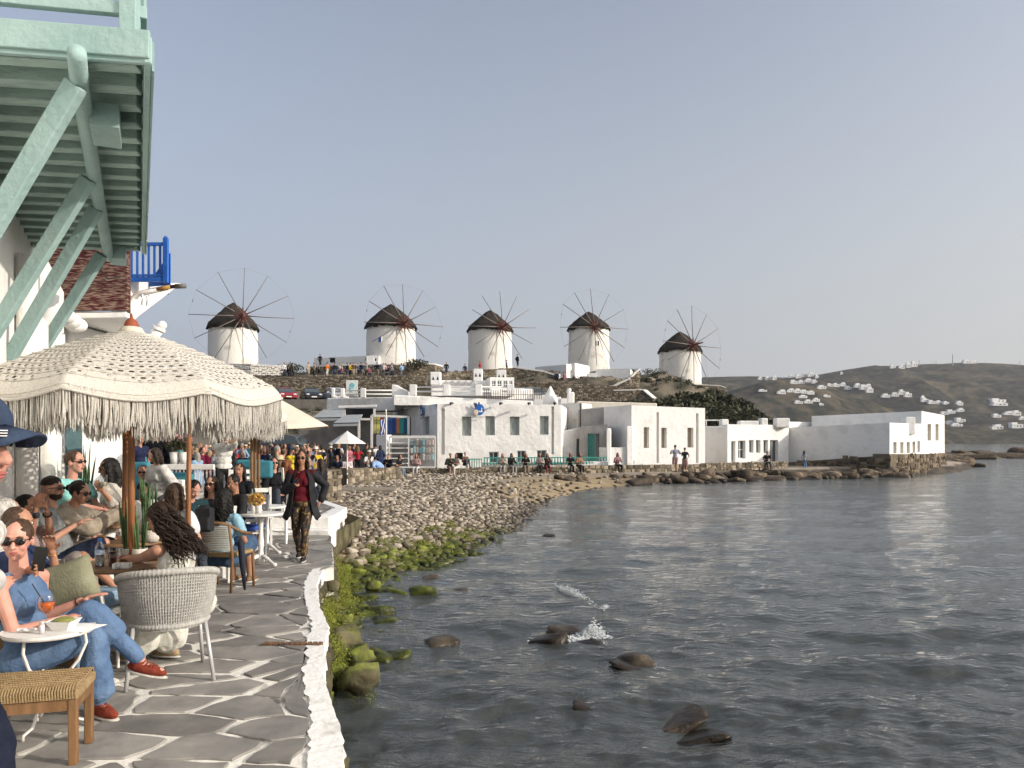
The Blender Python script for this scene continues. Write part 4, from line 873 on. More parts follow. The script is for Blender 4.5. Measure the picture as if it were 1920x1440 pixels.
pw('retaining_wall', 'sloping stone wall with white coping running down from the middle windmill', [(962, 690, 716, 89), (1020, 698, 722, 88.5), (1060, 711, 728, 88), (1108, 724, 738, 88)], cope=.2)
pw('retaining_wall', 'sunlit square stone wall end with white curved coping below the fourth windmill', [(1108, 727, 742, 87.5), (1150, 726, 742, 87), (1180, 712, 742, 87), (1200, 693, 740, 87.3)], cope=.22)
pw('retaining_wall', 'dark stone wall with white coping bending down over the scrub', [(1150, 733, 752, 80), (1205, 732, 752, 80), (1224, 748, 764, 79)], cope=.12, th=.6)
pw('retaining_wall', 'low stone terrace edge under the rightmost windmill', [(1200, 718, 732, 110), (1270, 720, 734, 108), (1350, 724, 738, 108), (1362, 728, 738, 108)], cope=.12)
pw('retaining_wall', 'whitewashed low wall under the leftmost windmill', [(395, 682, 700, 96), (470, 684, 702, 95), (528, 687, 704, 96)], m=whitew, cope=.1)
building('white_cottage', 'small white cottage with a rounded roof edge below the fourth windmill', 'cottage', quadpts(1003, 96, 1078, 93, 4), ZZ(715, 95), ZZ(684, 94), {0: [(1040, 1043, 688, 692, 'dark')]}, white, slope=[-.1, .15, .1, 0])
building('white_cottage', 'sunlit end of the white cottage with a narrow door', 'cottage', quadpts(1062, 92.5, 1085, 94, 3), ZZ(715, 93), ZZ(683, 93), {0: [(1070, 1074, 695, 708, 'dark')]}, white)
building('white_cottage', 'white walled house with a small dark-framed window beside the sunlit stone wall', 'cottage', quadpts(1117, 93, 1182, 92, 3), ZZ(722, 92), ZZ(691, 92), {0: [(1136, 1148, 706, 716, 'blue')]}, white, slope=[0, 0, 0, 0])
building('white_cottage', 'tiny white shed left of the walled house', 'cottage', quadpts(1103, 91.5, 1117, 91.5, 2), ZZ(722, 92), ZZ(700, 92), {0: [(1107, 1112, 708, 714, 'win')]}, white)
building('white_cottage', 'long low white building with a dark window left of the second windmill', 'cottage', quadpts(589, 103, 690, 101, 5), ZZ(690, 101), ZZ(667, 101), {0: [(617, 628, 671, 680, 'dark')]}, white, slope=[-.1, 0, 0, 0])
building('white_cottage', 'small white annex at the foot of the second windmill', 'cottage', quadpts(687, 98.5, 710, 98.5, 3), ZZ(690, 98), ZZ(666, 98), {0: [(702, 705, 672, 677, 'blue')]}, white)
# small pale volumes on the right of the long roof
for (x0, x1, y0, y1, D, lab) in ((1000, 1022, 741, 758, 66, 'white boxy roof hut behind the iron railing'), (1035, 1052, 744, 760, 62, 'small white roof box beside the pointed chimney'), (1052, 1066, 747, 760, 61, 'flat white roof slab right of the pointed chimney')):
    building('roof_hut', lab, 'roof hut', quadpts(x0, D, x1, D, 2), ZZ(y1, D), ZZ(y0, D), None, white, bevel=.05)
mb = MB(); c_ = V((*XY(1032, 60), ZZ(760, 60))); mb.lathe([(.62, 0), (.55, .5), (.25, 1.1), (.05, 1.5)], c_, 10); o = mb.build('pointed_chimney', white, smooth=True, at=c_); tag(o, 'pointed white chimney on the roof behind the long house', 'chimney')
mb = MB(); c_ = W(1070, 757, 59); mb.box(c_ + V((0, 0, .45)), (.55, .4, .9)); mb.box(c_ + V((-.12, 0, 1.0)), (.3, .4, .4), 0, Matrix.Rotation(R(20), 3, 'Y')); o = mb.build('curved_chimney', white, bevel=.12, seg=3, at=c_); tag(o, 'leaning white chimney horn beside the cream parapet', 'chimney')

# --- windmills
def windmill(label, px, w, py_eave, py_base, D, hub_px, hub_py, rad_px, py_top, phi, wires, wins, off=0.0, seed=1):
    cx, cy = XY(px, D); Rr = w / 2 / F * D; z0 = ZZ(py_base + 12, D); ze = ZZ(py_eave, D); zt = ZZ(py_top, D)
    t = thing('windmill', label, 'windmill', (cx, cy, z0)); mb = MB(); seg = 40; prof = []
    for k in range(13):
        f = k / 12; z = z0 + (ze - z0) * f; prof.append((Rr * (1.03 - 0.045 * f) * (1 + .006 * math.sin(k * 2.1 + seed)), z))
    vs = []; 
    for r, z in prof:
        for k in range(seg):
            a_ = 2 * PI * k / seg; rr = r * (1 + .012 * nz(math.cos(a_) * 1.5 + seed, math.sin(a_) * 1.5, z * .5)); vs.append((cx + rr * math.cos(a_), cy + rr * math.sin(a_), z))
    fs = [(i * seg + k, i * seg + (k + 1) % seg, (i + 1) * seg + (k + 1) % seg, (i + 1) * seg + k) for i in range(12) for k in range(seg)] + [tuple(12 * seg + k for k in range(seg))]
    mb.add(vs, fs); mb.build('tower', mat('mill_plaster', (.76, .73, .67), .9, (.42, .37, .31), .55, .5, 4, .05, detail=9, lo=.60, hi=.74, bdist=.06), t, smooth=True)
    rf = MB(); vs = []; seg = 64; rings = 9; rng = random.Random(seed)
    for i in range(rings):
        f = i / (rings - 1); z = ze + (zt - ze) * f ** 0.94; r = Rr * (1.055 - .0 * f) * (1 - f) ** .86 + .10
        for k in range(seg):
            a_ = 2 * PI * k / seg; rr = r * (1 + .05 * nz(a_ * 5, f * 5, seed)); zz = z + .15 * nz(a_ * 4, f * 6, seed + 3)
            if i == 0: zz -= .18 + .35 * rng.random()
            vs.append((cx + rr * math.cos(a_), cy + rr * math.sin(a_), zz))
    fs = [(i * seg + k, i * seg + (k + 1) % seg, (i + 1) * seg + (k + 1) % seg, (i + 1) * seg + k) for i in range(rings - 1) for k in range(seg)] + [tuple((rings - 1) * seg + k for k in range(seg))]
    base = len(vs); vs += [(cx + .9 * Rr * math.cos(2 * PI * k / seg), cy + .9 * Rr * math.sin(2 * PI * k / seg), ze + .02) for k in range(seg)]; fs += [(k, base + k, base + (k + 1) % seg, (k + 1) % seg) for k in range(seg)]
    rf.add(vs, fs); rf.build('roof', thatch, t, smooth=True)
    ax = V((math.sin(phi), -math.cos(phi), 0.10)).normalized(); hub = W(hub_px, hub_py, cy - Rr * math.cos(phi) * 1.12)
    mb = MB(); mb.tube([hub - ax * (Rr * .8), hub + ax * .2, hub + ax * 1.9], [.20, .17, .10], 8)
    red = mat('mill_axle', (.11, .035, .025), .7); wd = mat('mill_spar', (.19, .16, .145), .8); mb.build('axle', red, t)
    mb = MB(); mb.ell(hub, (.42, .42, .42)); mb.build('hub', red, t, smooth=True)
    rad = rad_px / F * hub.y; u = V((0, 0, 1)); u = (u - ax * u.dot(ax)).normalized(); r_ = ax.cross(u); tips = []
    for k in range(12):
        a_ = 2 * PI * k / 12 + off + rng.uniform(-.04, .04); dd = u * math.cos(a_) + r_ * math.sin(a_); tip = hub + dd * rad * rng.uniform(.96, 1.03) + ax * rng.uniform(-.1, .1); tips.append(tip)
        mb = MB(); mid = hub.lerp(tip, .5) + V((rng.uniform(-.05, .05), 0, rng.uniform(-.06, .02))); mb.tube([hub, mid, tip], [.07, .055, .04], 6); mb.build('spar', wd, t, smooth=True)
        mb = MB(); mb.tube([hub + dd * .3, hub + dd * 1.1], .09, 5); mb.build('spar_clamp', red, t)
    if wires:
        mb = MB(); fr = hub + ax * 1.85
        for k in range(12): mb.tube([tips[k], tips[(k + 1) % 12]], .009, 4)
        for k in range(12): mb.tube([tips[k], fr], .005, 3)
        mb.build('rigging', wd, t)
        for k in (2, 8):
            mb = MB(); q0 = tips[k].lerp(tips[(k + 1) % 12], .4); q1 = tips[k].lerp(tips[(k + 1) % 12], .5); mb.tube([q0, q1], .05, 4); mb.build('furled_sail', wd, t)
    for (wx, wy, ww, whh, mm) in wins:
        dx = (wx - px) / F * D; dy = -math.sqrt(max(.01, Rr ** 2 - dx ** 2)); a_ = math.atan2(dy, dx); mb = MB(); ct = V((cx + math.cos(a_) * (Rr * 1.0), cy + math.sin(a_) * Rr, ZZ(wy, D)))
        mb.box(ct, (.16, ww / F * D, whh / F * D), a_); fo = mb.build('window', mm, t); mb = MB()
        for s in (-1, 1): mb.box(ct + V((math.cos(a_) * .06 - math.sin(a_) * s * ww / F * D / 2, math.sin(a_) * .06 + math.cos(a_) * s * ww / F * D / 2, 0)), (.14, .09, whh / F * D * 1.1), a_)
        mb.build('frame', white, fo)
    return t
windmill('leftmost and largest windmill with ragged thatch, stained tower and full rigging ring', 437, 88, 614, 684, 105, 455, 592, 93, 568, R(17), 1, [], -.02, 1)
windmill('second windmill from the left with two small blue windows in its tower', 733, 91, 612, 682, 103, 758, 606, 76, 571, R(26), 1, [(720, 642, 7, 9, bluep), (716, 676, 8, 9, bluep)], 0.0, 2)
windmill('middle windmill with twelve bare spars and no rigging ring', 919, 81, 618, 692, 113, 942, 613, 70, 582, R(27), 0, [(881, 640, 5, 34, whitew)], .06, 3)
windmill('fourth windmill with a dark slit window and stained plaster under its hub', 1104, 76, 616, 694, 118, 1115, 613, 76, 585, R(24), 1, [(1117, 648, 4, 8, dark), (1068, 638, 3, 34, greyren)], .03, 4)
windmill('rightmost and lowest windmill with a red hub and a torn thatch cap', 1275, 77, 657, 722, 117, 1300, 647, 76, 622, R(32), 1, [(1238, 712, 5, 10, greyren), (1239, 664, 4, 9, greyren)], -.05, 5)

# --- parked cars above the shops
def car(label, loc, rz, paint, group=None):
    t = thing('parked_car', label, 'car', (0, 0, 0), group); L = 4.1; w = 1.74
    def side(pr, wd0, wd1, nm, m, par, bev):
        mb = MB(); n = len(pr); vs = []
        zt = max(q[1] for q in pr); zb = min(q[1] for q in pr)
        for s in (-1, 1):
            for (x, z) in pr: f = (z - zb) / (zt - zb); vs.append((x, s * (wd0 + (wd1 - wd0) * f) / 2, z))
        mb.add(vs, [tuple(range(n)), tuple(range(n, 2 * n))[::-1]] + [(i, n + i, n + (i + 1) % n, (i + 1) % n) for i in range(n)]); return mb.build(nm, m, par, bevel=bev, seg=3)
    body = side([(-2.02, .32), (-2.05, .62), (-1.98, .92), (-1.2, .98), (.9, .98), (1.75, .84), (2.03, .66), (2.05, .34)], 1.66, 1.74, 'body', paint, t, .07)
    side([(-1.95, .9), (-1.55, 1.40), (-.9, 1.5), (.2, 1.48), (1.15, .96)], 1.64, 1.22, 'glasshouse', glass, t, .05)
    side([(-1.55, 1.41), (-.9, 1.52), (.2, 1.5), (.32, 1.43), (-.5, 1.44), (-1.4, 1.38)], 1.3, 1.18, 'roof', paint, t, .03)
    ty = mat('tyre', (.02, .02, .02), .8); ri = mat('wheel_rim', (.35, .35, .36), .3, metal=.8)
    for x in (-1.3, 1.32):
        for s in (-1, 1):
            M = Matrix.Rotation(R(90), 3, 'X'); mb = MB(); mb.tube([(x, s * .66, .33), (x, s * .86, .33)], .33, 18); wo = mb.build('wheel', ty, t); mb = MB(); mb.tube([(x, s * .80, .33), (x, s * .87, .33)], .2, 12); mb.build('rim', ri, wo)
    for s in (-1, 1):
        mb = MB(); mb.ell((1.88, s * .62, .70), (.16, .22, .09)); mb.build('headlight', mat('headlight_glass', (.7, .72, .75), .15), t, smooth=True)
        mb = MB(); mb.box((.75, s * .95, .98), (.12, .2, .13)); mb.build('mirror', paint, t, bevel=.03)
    mb = MB(); mb.box((2.06, 0, .46), (.03, .52, .11)); mb.build('number_plate', whitep, t); mb = MB(); mb.box((2.045, 0, .56), (.04, .9, .09)); mb.build('grille', blackm, t)
    t.location = loc; t.rotation_euler = (0, 0, rz); return t
paints = {k: mat('car_paint_' + k, c, .25, None, spec=.6) for k, c in dict(red=(.28, .015, .02), black=(.015, .016, .02), white=(.6, .61, .62), silver=(.3, .31, .33), yellow=(.7, .5, .03), dark=(.04, .045, .05)).items()}
cs = thing('car_park', 'raised car park strip under the long retaining wall', 'car park', (-24, 78, 6))
mb = MB(); mb.prism([XY(300, 74), XY(840, 74), XY(840, 84.6), XY(300, 84.6)], 3.0, 6.62); mb.build('slab', mat('parking_asphalt', (.22, .2, .17), .9, (.15, .14, .12), 2), cs)
for (px, Y, rz, pn, lab) in ((534, 79, -62, 'red', 'red hatchback parked under the stone retaining wall'), (583, 79.5, -66, 'black', 'black car parked between the red and the white one'), (628, 79.5, -60, 'white', 'white hatchback parked right of the black car'), (655, 82, -75, 'dark', 'dark grey car half hidden behind the white hatchback'), (470, 79, -60, 'yellow', 'yellow car beside the red hatchback, mostly hidden by the parasol'), (972, 76, -80, 'white', 'white van-like car behind the iron railing'), (1005, 77, 5, 'silver', 'silver car parked behind the iron railing')):
    x, y = XY(px, Y); car(lab, (x, y, 6.62 if px < 900 else ZZ(752, Y) - .2), R(rz), paints[pn], 'parked cars on the terrace')
for (px, py, Y, rz, pn, lab) in ((330, 845, 40, 178, 'black', 'black car behind the white bench and the flower bucket'), (520, 822, 50, 170, 'dark', 'dark car behind the crowd under the cream parasol')):
    p = W(px, py, Y); car(lab, (p.x, p.y, max(.62, p.z - 1.3)), R(rz), paints[pn], 'cars behind the crowd')
# --- shops left of B1
def frame_box(label, x0, x1, y0, y1, D, m=whitep, shelf=True, content=None, D2=None):
    D2 = D2 or D; t = thing('display_case', label, 'display case', (*XY(x0, D), ZZ(y1, D))); a_ = V(XY(x0, D)); b_ = V(XY(x1, D2)); z0 = ZZ(y1, D); z1 = ZZ(y0, D); d = (b_ - a_); L = d.length; d.normalize(); rz = math.atan2(d.y, d.x); n = V((-d.y, d.x))
    f = MB()
    for u in (0, L * .42, L): q = a_ + d * u; f.bar((*q, z0), (*q, z1), .07, .07)
    f.bar((*a_, z1), (*b_, z1), .09, .16); f.bar((*a_, z0), (*b_, z0), .09, .1); f.build('frame', m, t)
    g_ = MB(); c_ = (a_ + b_) / 2 + n * .02; gm2 = mat('case_glass', (.26, .27, .27), .12, None, spec=.6); 
    g_ = MB(); c_ = (a_ + b_) / 2 + n * .7; g_.box((*c_, (z0 + z1) / 2), (L, .05, z1 - z0), rz); g_.build('back_panel', mat('case_back', (.33, .33, .32), .8, (.24, .24, .235), 3), t)
    if shelf:
        for k in range(5):
            sh = MB(); q = a_ + d * L * .2 + n * .3; sh.box((*q, z0 + (z1 - z0) * (.12 + .17 * k)), (L * .36, .5, .06), rz); sh.build('shelf', whitep, t)
        rng = random.Random(4)
        for r_ in range(3):
            for k in range(8):
                q = a_ + d * (L * (.47 + .065 * k)) + n * .35; it = MB(); h = rng.uniform(.28, .42); it.box((*q, z0 + (z1 - z0) * (.22 + .25 * r_) + h / 2), (.17, .12, h), rz); cc = rng.choice([(.5, .48, .45), (.4, .38, .34), (.25, .45, .5), (.5, .4, .36), (.3, .3, .3)]); it.build('garment', mat('garment_%d%d' % (int(cc[0] * 100), int(cc[2] * 100)), cc, .9), t, bevel=.04)
    return t
frame_box('glass-fronted white display case of hats and shirts against the shaded side wall', 730, 816, 819, 876, 48.2)
building('white_pillar', 'plain white wall slab left of the glass display case', 'wall', quadpts(705, 48.8, 726, 48.4, .5), .62, ZZ(815, 48.5), None, white)
st = thing('shop_front', 'shop stall hung with coloured scarves under a white beam', 'shop', (*XY(695, 52), .62)); cols = [(.45, .42, .2), (.55, .5, .12), (.3, .06, .08), (.5, .5, .55), (.03, .1, .3), (.03, .06, .25), (.4, .18, .1), (.03, .3, .28), (.02, .12, .25)]
for k, cc in enumerate(cols):
    p = W(702 + k * 7.4, 797, 51.6); mb = MB(); mb.box(p, (.24, .05, 1.15)); mb.build('scarf', mat('scarf_%d' % k, cc, .9), st, bevel=.02)
for (x0, y0, x1, y1) in ((697, 779, 766, 782), (697, 779, 697, 840), (766, 781, 766, 815), (675, 786, 697, 786), (673, 786, 673, 822)):
    mb = MB(); p = W(x0, y0, 51.3); q = W(x1, y1, 51.3); mb.bar(p, q, .14, .14, (0, 1, 0)); mb.build('beam', whitep, st)
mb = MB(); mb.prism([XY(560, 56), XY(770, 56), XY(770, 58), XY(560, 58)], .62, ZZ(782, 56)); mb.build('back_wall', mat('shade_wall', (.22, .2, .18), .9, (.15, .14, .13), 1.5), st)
for (x0, y0, x1, y1, D, lab) in ((625, 793, 672, 778, 50, 'grey sloping awning over the middle shop'), (585, 783, 640, 768, 53, 'grey awning further left with a scalloped edge')):
    mb = MB(); p0 = W(x0, y0, D - 1.5); p1 = W(x1, y0 - 1, D - 1.5); q0 = W(x0 + 22, y1, D + 1); q1 = W(x1 + 8, y1 - 1, D + 1); vs = [tuple(p0), tuple(p1), tuple(q1), tuple(q0)]; dn = [(v[0], v[1], v[2] - .06) for v in vs]
    mb.add(vs + dn, [(0, 1, 2, 3), (7, 6, 5, 4), (0, 4, 5, 1), (1, 5, 6, 2), (2, 6, 7, 3), (3, 7, 4, 0)]); mb.add([tuple(p0), tuple(p1), (p1.x, p1.y, p1.z - .22), (p0.x, p0.y, p0.z - .22)], [(0, 1, 2, 3)]); o = mb.build('awning', greyaw, at=p0); tag(o, lab, 'awning')
bb = thing('shop_beam', 'white flat canopy frame over the upper shop', 'canopy', W(640, 775, 54)); mb = MB(); mb.bar(W(636, 763, 54), W(706, 761, 54), .5, .16); mb.build('beam', whitep, bb); mb = MB(); mb.bar(W(645, 766, 54), W(645, 790, 54), .2, .2); mb.build('post', whitep, bb); mb = MB(); mb.bar(W(702, 766, 54), W(702, 786, 54), .14, .14); mb.build('post', whitep, bb)
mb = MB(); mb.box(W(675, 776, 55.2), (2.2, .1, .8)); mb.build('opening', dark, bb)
building('white_house', 'shaded white building edge behind the shops under the sign board', 'house', quadpts(612, 58, 740, 56.5, 3), ZZ(770, 57), ZZ(745, 57), None, white)
# Greek flag
fl = thing('flag', 'limp blue and white striped flag on a white pole before the shops', 'flag', (*XY(722, 48), .62)); mb = MB(); mb.tube([(XY(724, 48)[0], 48, .62), (XY(724, 48)[0], 48, ZZ(767, 48))], .035, 8); mb.build('pole', whitep, fl, smooth=True)
for k in range(5):
    mb = MB(); x0 = XY(724, 48)[0] - .03; pts = []
    for j in range(9): pts.append((x0 - .05 - k * .06 + .04 * math.sin(j + k), 48 - .02 * k, ZZ(785, 48) - j * .12 - .02 * k))
    mb.tube(pts, [.035] * 9, 5); mb.build('stripe', mat('flag_blue', (.02, .08, .35), .8) if k % 2 == 0 else whitep, fl, smooth=True)
# small white market parasol
pr = thing('parasol', 'small plain white market parasol in the crowd', 'parasol', (*XY(651, 34), .62)); c_ = V((XY(651, 34)[0], 34, ZZ(808, 34))); mb = MB(); n = 8; vs = [tuple(c_)] + [(c_.x + .83 * math.cos(2 * PI * k / n + .3), c_.y + .83 * math.sin(2 * PI * k / n + .3), ZZ(832, 34)) for k in range(n)]
mb.add(vs, [(0, 1 + k, 1 + (k + 1) % n) for k in range(n)]); mb.build('canopy', canvasw, pr); mb = MB(); mb.tube([(c_.x, c_.y, .62), (c_.x, c_.y, c_.z)], .03, 8); mb.build('pole', whitep, pr)

# --- promenade benches and stone seats (walls of rough stone along the path)
stone_wall('stone_bench', 'long low concrete and stone seat wall before the glass display case', [(XY(763, 45)), (XY(905, 46.5))], [.55, .5], [ZZ(879, 45), ZZ(879, 46)], .6, cat='bench', row=.2)
stone_wall('stone_bench', 'stone seat wall in front of the teal fence', [(XY(903, 46.6)), (XY(1105, 48.3))], [.5, .5], [ZZ(877, 46.6), ZZ(876, 48)], .6, cat='bench', row=.24)
stone_wall('stone_bench', 'dark stone seat wall below the sunlit block house', [(XY(1105, 48.6)), (XY(1325, 52.3))], [.5, .5], [ZZ(873, 48.6), ZZ(871, 52)], .6, cat='bench', row=.26)
stone_wall('stone_bench', 'jointed stone wall in front of the house with the window row', [(XY(1325, 53.3)), (XY(1475, 57))], [.5, .6], [ZZ(869, 53), ZZ(866, 57)], .6, cat='bench', row=.26)
stone_wall('stone_bench', 'short stone wall end at the top of the cobble beach', [(XY(612, 24.5)), (XY(640, 25.2))], [.4, .4], [ZZ(882, 24.5), ZZ(880, 25)], 1.0, cat='stone wall', row=.2)
mb = MB(); mb.box((*XY(665, 30), .66), (3.4, 1.2, .16)); o = mb.build('stone_slab', mat('slab_stone', (.3, .26, .2), .9, (.22, .19, .15), 3), bevel=.05, at=(*XY(640, 30), .6)); tag(o, 'flat stone slab at the head of the beach', 'slab')
stone_wall('stone_bench', 'low rough stone wall behind the two beach visitors', [(XY(652, 34)), (XY(752, 38))], [.5, .5], [ZZ(878, 34), ZZ(877, 38)], .7, cat='stone wall', row=.22)

# --- vegetation on the hill
def foliage_np(c, r, n, size, seed, squash=1.0):
    rng = np.random.RandomState(seed); d = rng.normal(size=(n, 3)); d /= np.linalg.norm(d, axis=1)[:, None]
    lump = np.array([1 + .35 * noise.noise(V((q[0] * 1.6 + seed, q[1] * 1.6, q[2] * 1.6))) for q in d]); rad = (rng.rand(n) ** .45) * lump
    hole = np.array([noise.noise(V((q[0] * 3 + seed, q[1] * 3, q[2] * 3))) for q in d * rad[:, None]]); k = hole > -.22
    p = (d * rad[:, None] * np.array(r))[k] + np.array(c); n = len(p)
    u = rng.normal(size=(n, 3)); u /= np.linalg.norm(u, axis=1)[:, None]; w = rng.normal(size=(n, 3)); w -= (w * u).sum(1)[:, None] * u; w /= np.linalg.norm(w, axis=1)[:, None]
    s = size * rng.uniform(.5, 1.4, n)[:, None]; u *= s; w *= s * .6
    return np.stack([p - u, p + w * .8, p + u, p - w], 1).reshape(-1, 3)
def shrub(label, c, r, n=2600, size=.16, seed=1, group=None, name='shrub'):
    c = V(c); t = thing(name, label, 'shrub' if name == 'shrub' else 'tree', (c.x, c.y, c.z - r[2]), group); v = foliage_np(c, r, n, size, seed) - np.array((c.x, c.y, c.z - r[2])); f = np.arange(len(v)).reshape(-1, 4)
    o = mesh_np('crown', v, f, bush, False); o.parent = t
    mb = MB(); b0 = V((c.x, c.y, c.z - r[2] - .3)); rng = random.Random(seed)
    for k in range(4): mb.tube([b0, b0.lerp(c, .5) + V((rng.uniform(-.3, .3) * r[0], 0, 0)), c + V((rng.uniform(-.6, .6) * r[0], rng.uniform(-.4, .4) * r[1], rng.uniform(0, .5) * r[2]))], [.12, .08, .02], 6)
    mb.build('trunk', mat('bark', (.10, .07, .05), .9), t, smooth=True); return t
sh = [(1268, 770, 72, 3.2, 1.2, 'dark green shrub filling the slope just right of the white-coped wall'), (1300, 762, 74, 2.6, 1.5, 'tallest dark shrub behind the sunlit block house'), (1332, 760, 77, 3.2, 1.4, 'wide dark evergreen shrub, second from the right of the clump'), (1362, 768, 76, 2.6, 1.3, 'rounded shrub at the right of the clump, beside the far hill'), (1385, 780, 74, 2.2, 1.0, 'lowest shrub at the right end of the clump'), (1340, 782, 68, 4, 1.1, 'low shrub mass just over the shaded wing'), (1240, 775, 70, 2.2, 1.3, 'small shrub under the bend of the white-coped wall'), (1402, 790, 70, 2, 1.0, 'low bush right of the clump above the roof rail')]
for i, (px, py, Y, rx, rz_, lab) in enumerate(sh): shrub(lab, W(px, py, Y), (rx, rx * .8, rz_), 3600, .20, i + 1)
for i, (px, py, Y, rx, rz_, lab) in enumerate([(782, 681, 95, 1.7, .55, 'low clipped bush at the foot of the second windmill'), (607, 684, 104, 1.2, .5, 'small bush left of the long low white building'), (545, 690, 97, 1.6, .7, 'scrubby bush beside the hikers left of the white building')]): shrub(lab, W(px, py, Y), (rx, rx * .8, rz_), 900, .12, i + 40)
v = []
rng = np.random.RandomState(8)
for i in range(800):
    px = rng.uniform(1185, 1560); Y = rng.uniform(62, 100); x = (px - 960) / F * Y; z = gz(x, Y)
    if z < 1.2: continue
    r = rng.uniform(.3, .9); v.append(foliage_np((x, Y, z + r * .2), (r, r, r * .55), 130, .09, i + 100))
for i in range(420):
    px = rng.uniform(500, 1240); Y = rng.choice([rng.uniform(87, 100), rng.uniform(64, 74)]); x = (px - 960) / F * Y; z = gz(x, Y); r = rng.uniform(.2, .55); v.append(foliage_np((x, Y, z + r * .2), (r, r, r * .5), 70, .08, i + 500))
v = np.concatenate(v); o = mesh_np('hillside_scrub', v, np.arange(len(v)).reshape(-1, 4), bush, False); tag(o, 'low grey-green scrub covering the hillside', 'scrub', kind='stuff')
ico2 = ico_variants(6, 1, .4)
for i in range(70):
    px = rng.uniform(1205, 1500); Y = rng.uniform(70, 100); x = (px - 960) / F * Y; z = gz(x, Y)
    if z < 1.5: continue
    r = rng.uniform(.25, .8); o = stone_obj('hillside_boulder', ico2, (x, Y, z + r * .1), (r * 1.3, r, r * .7), rng.rand() * 6, drystone); tag(o, 'grey boulder among the scrub on the hillside', 'boulder', 'boulders on the hillside')

# --- stringy algae on the sea wall foot and the nearest stones
algm = mat('algae_weed', (.09, .11, .02), .7, (.27, .29, .05), 5, 0, spec=.2, world_co=True)
v = []
rng = np.random.RandomState(31)
for i in range(150):
    Y = rng.uniform(7.4, 13.5); ex = float(np.interp(Y, [q.y for q in EDGE + EDGE2], [q.x for q in EDGE + EDGE2])); dx = abs(rng.normal(0, .22)); z = max(-.02, .48 - dx * 1.3 + rng.uniform(-.2, .1))
    v.append(foliage_np((ex + .05 + dx, Y, z), (rng.uniform(.06, .16), rng.uniform(.08, .25), rng.uniform(.06, .14)), 320, .0095, i + 900))
for i in range(170):
    Y = rng.uniform(12, 21); X = rng.uniform(-3, .5); dd = float(land_dist(np.array([X]), np.array([Y]))[0])
    if not -.1 < dd < 1.5: continue
    v.append(foliage_np((X, Y, gz(X, Y) + .10), (rng.uniform(.10, .25), rng.uniform(.1, .25), .06), 200, .012, i + 1200))
v = np.concatenate(v); o = mesh_np('algae', v, np.arange(len(v)).reshape(-1, 4), algm, False); tag(o, 'yellow-green stringy algae on the wall foot and the nearest stones', 'algae', kind='stuff')
# --- houses on the far hills
def far_house(px, py, wpx, hpx, label, k):
    p = far_hit(px, py + hpx / 2)
    if p is None:
        Y = 1480; q = W(px, py + hpx / 2, Y); p = V((q.x, Y, q.z - 1))
    w = wpx / F * p.y; h = hpx / F * p.y; t = thing('hill_house', label, 'house', tuple(p), 'white houses on the hills across the bay'); rng = random.Random(k)
    mb = MB(); mb.box((p.x, p.y, p.z + h * .25), (w, w * .6, h * .9)); mb.box((p.x + rng.uniform(-.2, .2) * w, p.y + w * .2, p.z + h * .8), (w * .55, w * .5, h * .55)); mb.box((p.x - w * .42, p.y - w * .1, p.z + h * .1), (w * .4, w * .5, h * .55)); mb.build('wall', white, t)
    mb = MB()
    for s in (-.32, -.05, .25): mb.box((p.x + s * w, p.y - w * .305, p.z + h * .28), (w * .10, w * .02, h * .28))
    mb.build('window', dark, t, kind='stuff')
FH = [(1425, 710, 7, 5), (1440, 711, 10, 6), (1452, 710, 7, 7), (1483, 706, 7, 5), (1497, 705, 10, 7), (1508, 703, 8, 7), (1520, 702, 10, 8), (1532, 707, 6, 6), (1488, 717, 12, 6), (1502, 716, 12, 6), (1516, 714, 13, 6), (1527, 717, 9, 6),
      (1540, 726, 15, 6), (1556, 724, 10, 5), (1568, 723, 10, 6), (1580, 723, 9, 6), (1590, 727, 12, 6), (1608, 726, 12, 7), (1620, 729, 14, 8), (1630, 733, 12, 9), (1628, 722, 8, 4), (1430, 737, 14, 4), (1465, 740, 14, 7), (1482, 736, 12, 6), (1495, 736, 12, 7), (1508, 737, 12, 6), (1520, 736, 12, 6), (1505, 744, 14, 5),
      (1497, 756, 14, 5), (1515, 756, 14, 6), (1530, 755, 12, 6), (1540, 759, 8, 4), (1550, 743, 12, 4), (1660, 745, 14, 6), (1678, 741, 12, 7), (1690, 740, 10, 8), (1702, 742, 12, 8), (1730, 746, 7, 7), (1733, 757, 12, 6), (1746, 757, 12, 6), (1760, 757, 10, 6), (1773, 757, 10, 5), (1798, 757, 12, 7),
      (1870, 752, 24, 7), (1872, 759, 26, 6), (1782, 773, 14, 6), (1800, 771, 12, 6), (1770, 776, 14, 5), (1781, 792, 16, 6), (1800, 790, 16, 7), (1792, 797, 20, 5), (1868, 779, 14, 6), (1890, 777, 16, 6), (1905, 775, 14, 8), (1868, 802, 20, 8), (1905, 799, 20, 9), (1915, 785, 8, 6), (1674, 687, 9, 6), (1690, 688, 10, 6), (1703, 685, 8, 9), (1714, 683, 10, 10), (1812, 678, 14, 6), (1826, 679, 10, 5), (1578, 700, 4, 5)]
for k, (px, py, w, h) in enumerate(FH):
    zone = 'on the ridge' if py < 712 else ('above the long shaded wall' if px < 1640 and py < 750 else ('near the shore by the open sea' if px > 1765 and py > 765 else 'half-way up the hillside'))
    far_house(px, py, w, h, 'small white flat-roofed house %s across the bay' % zone, k)
mb = MB(); p = far_hit(1786, 686) or W(1786, 686, 1480); mb.tube([p, p + V((0, 0, 22))], [1.0, .6], 6); o = mb.build('radio_mast', greyren, at=p); tag(o, 'thin mast standing on the ridge across the bay', 'mast')
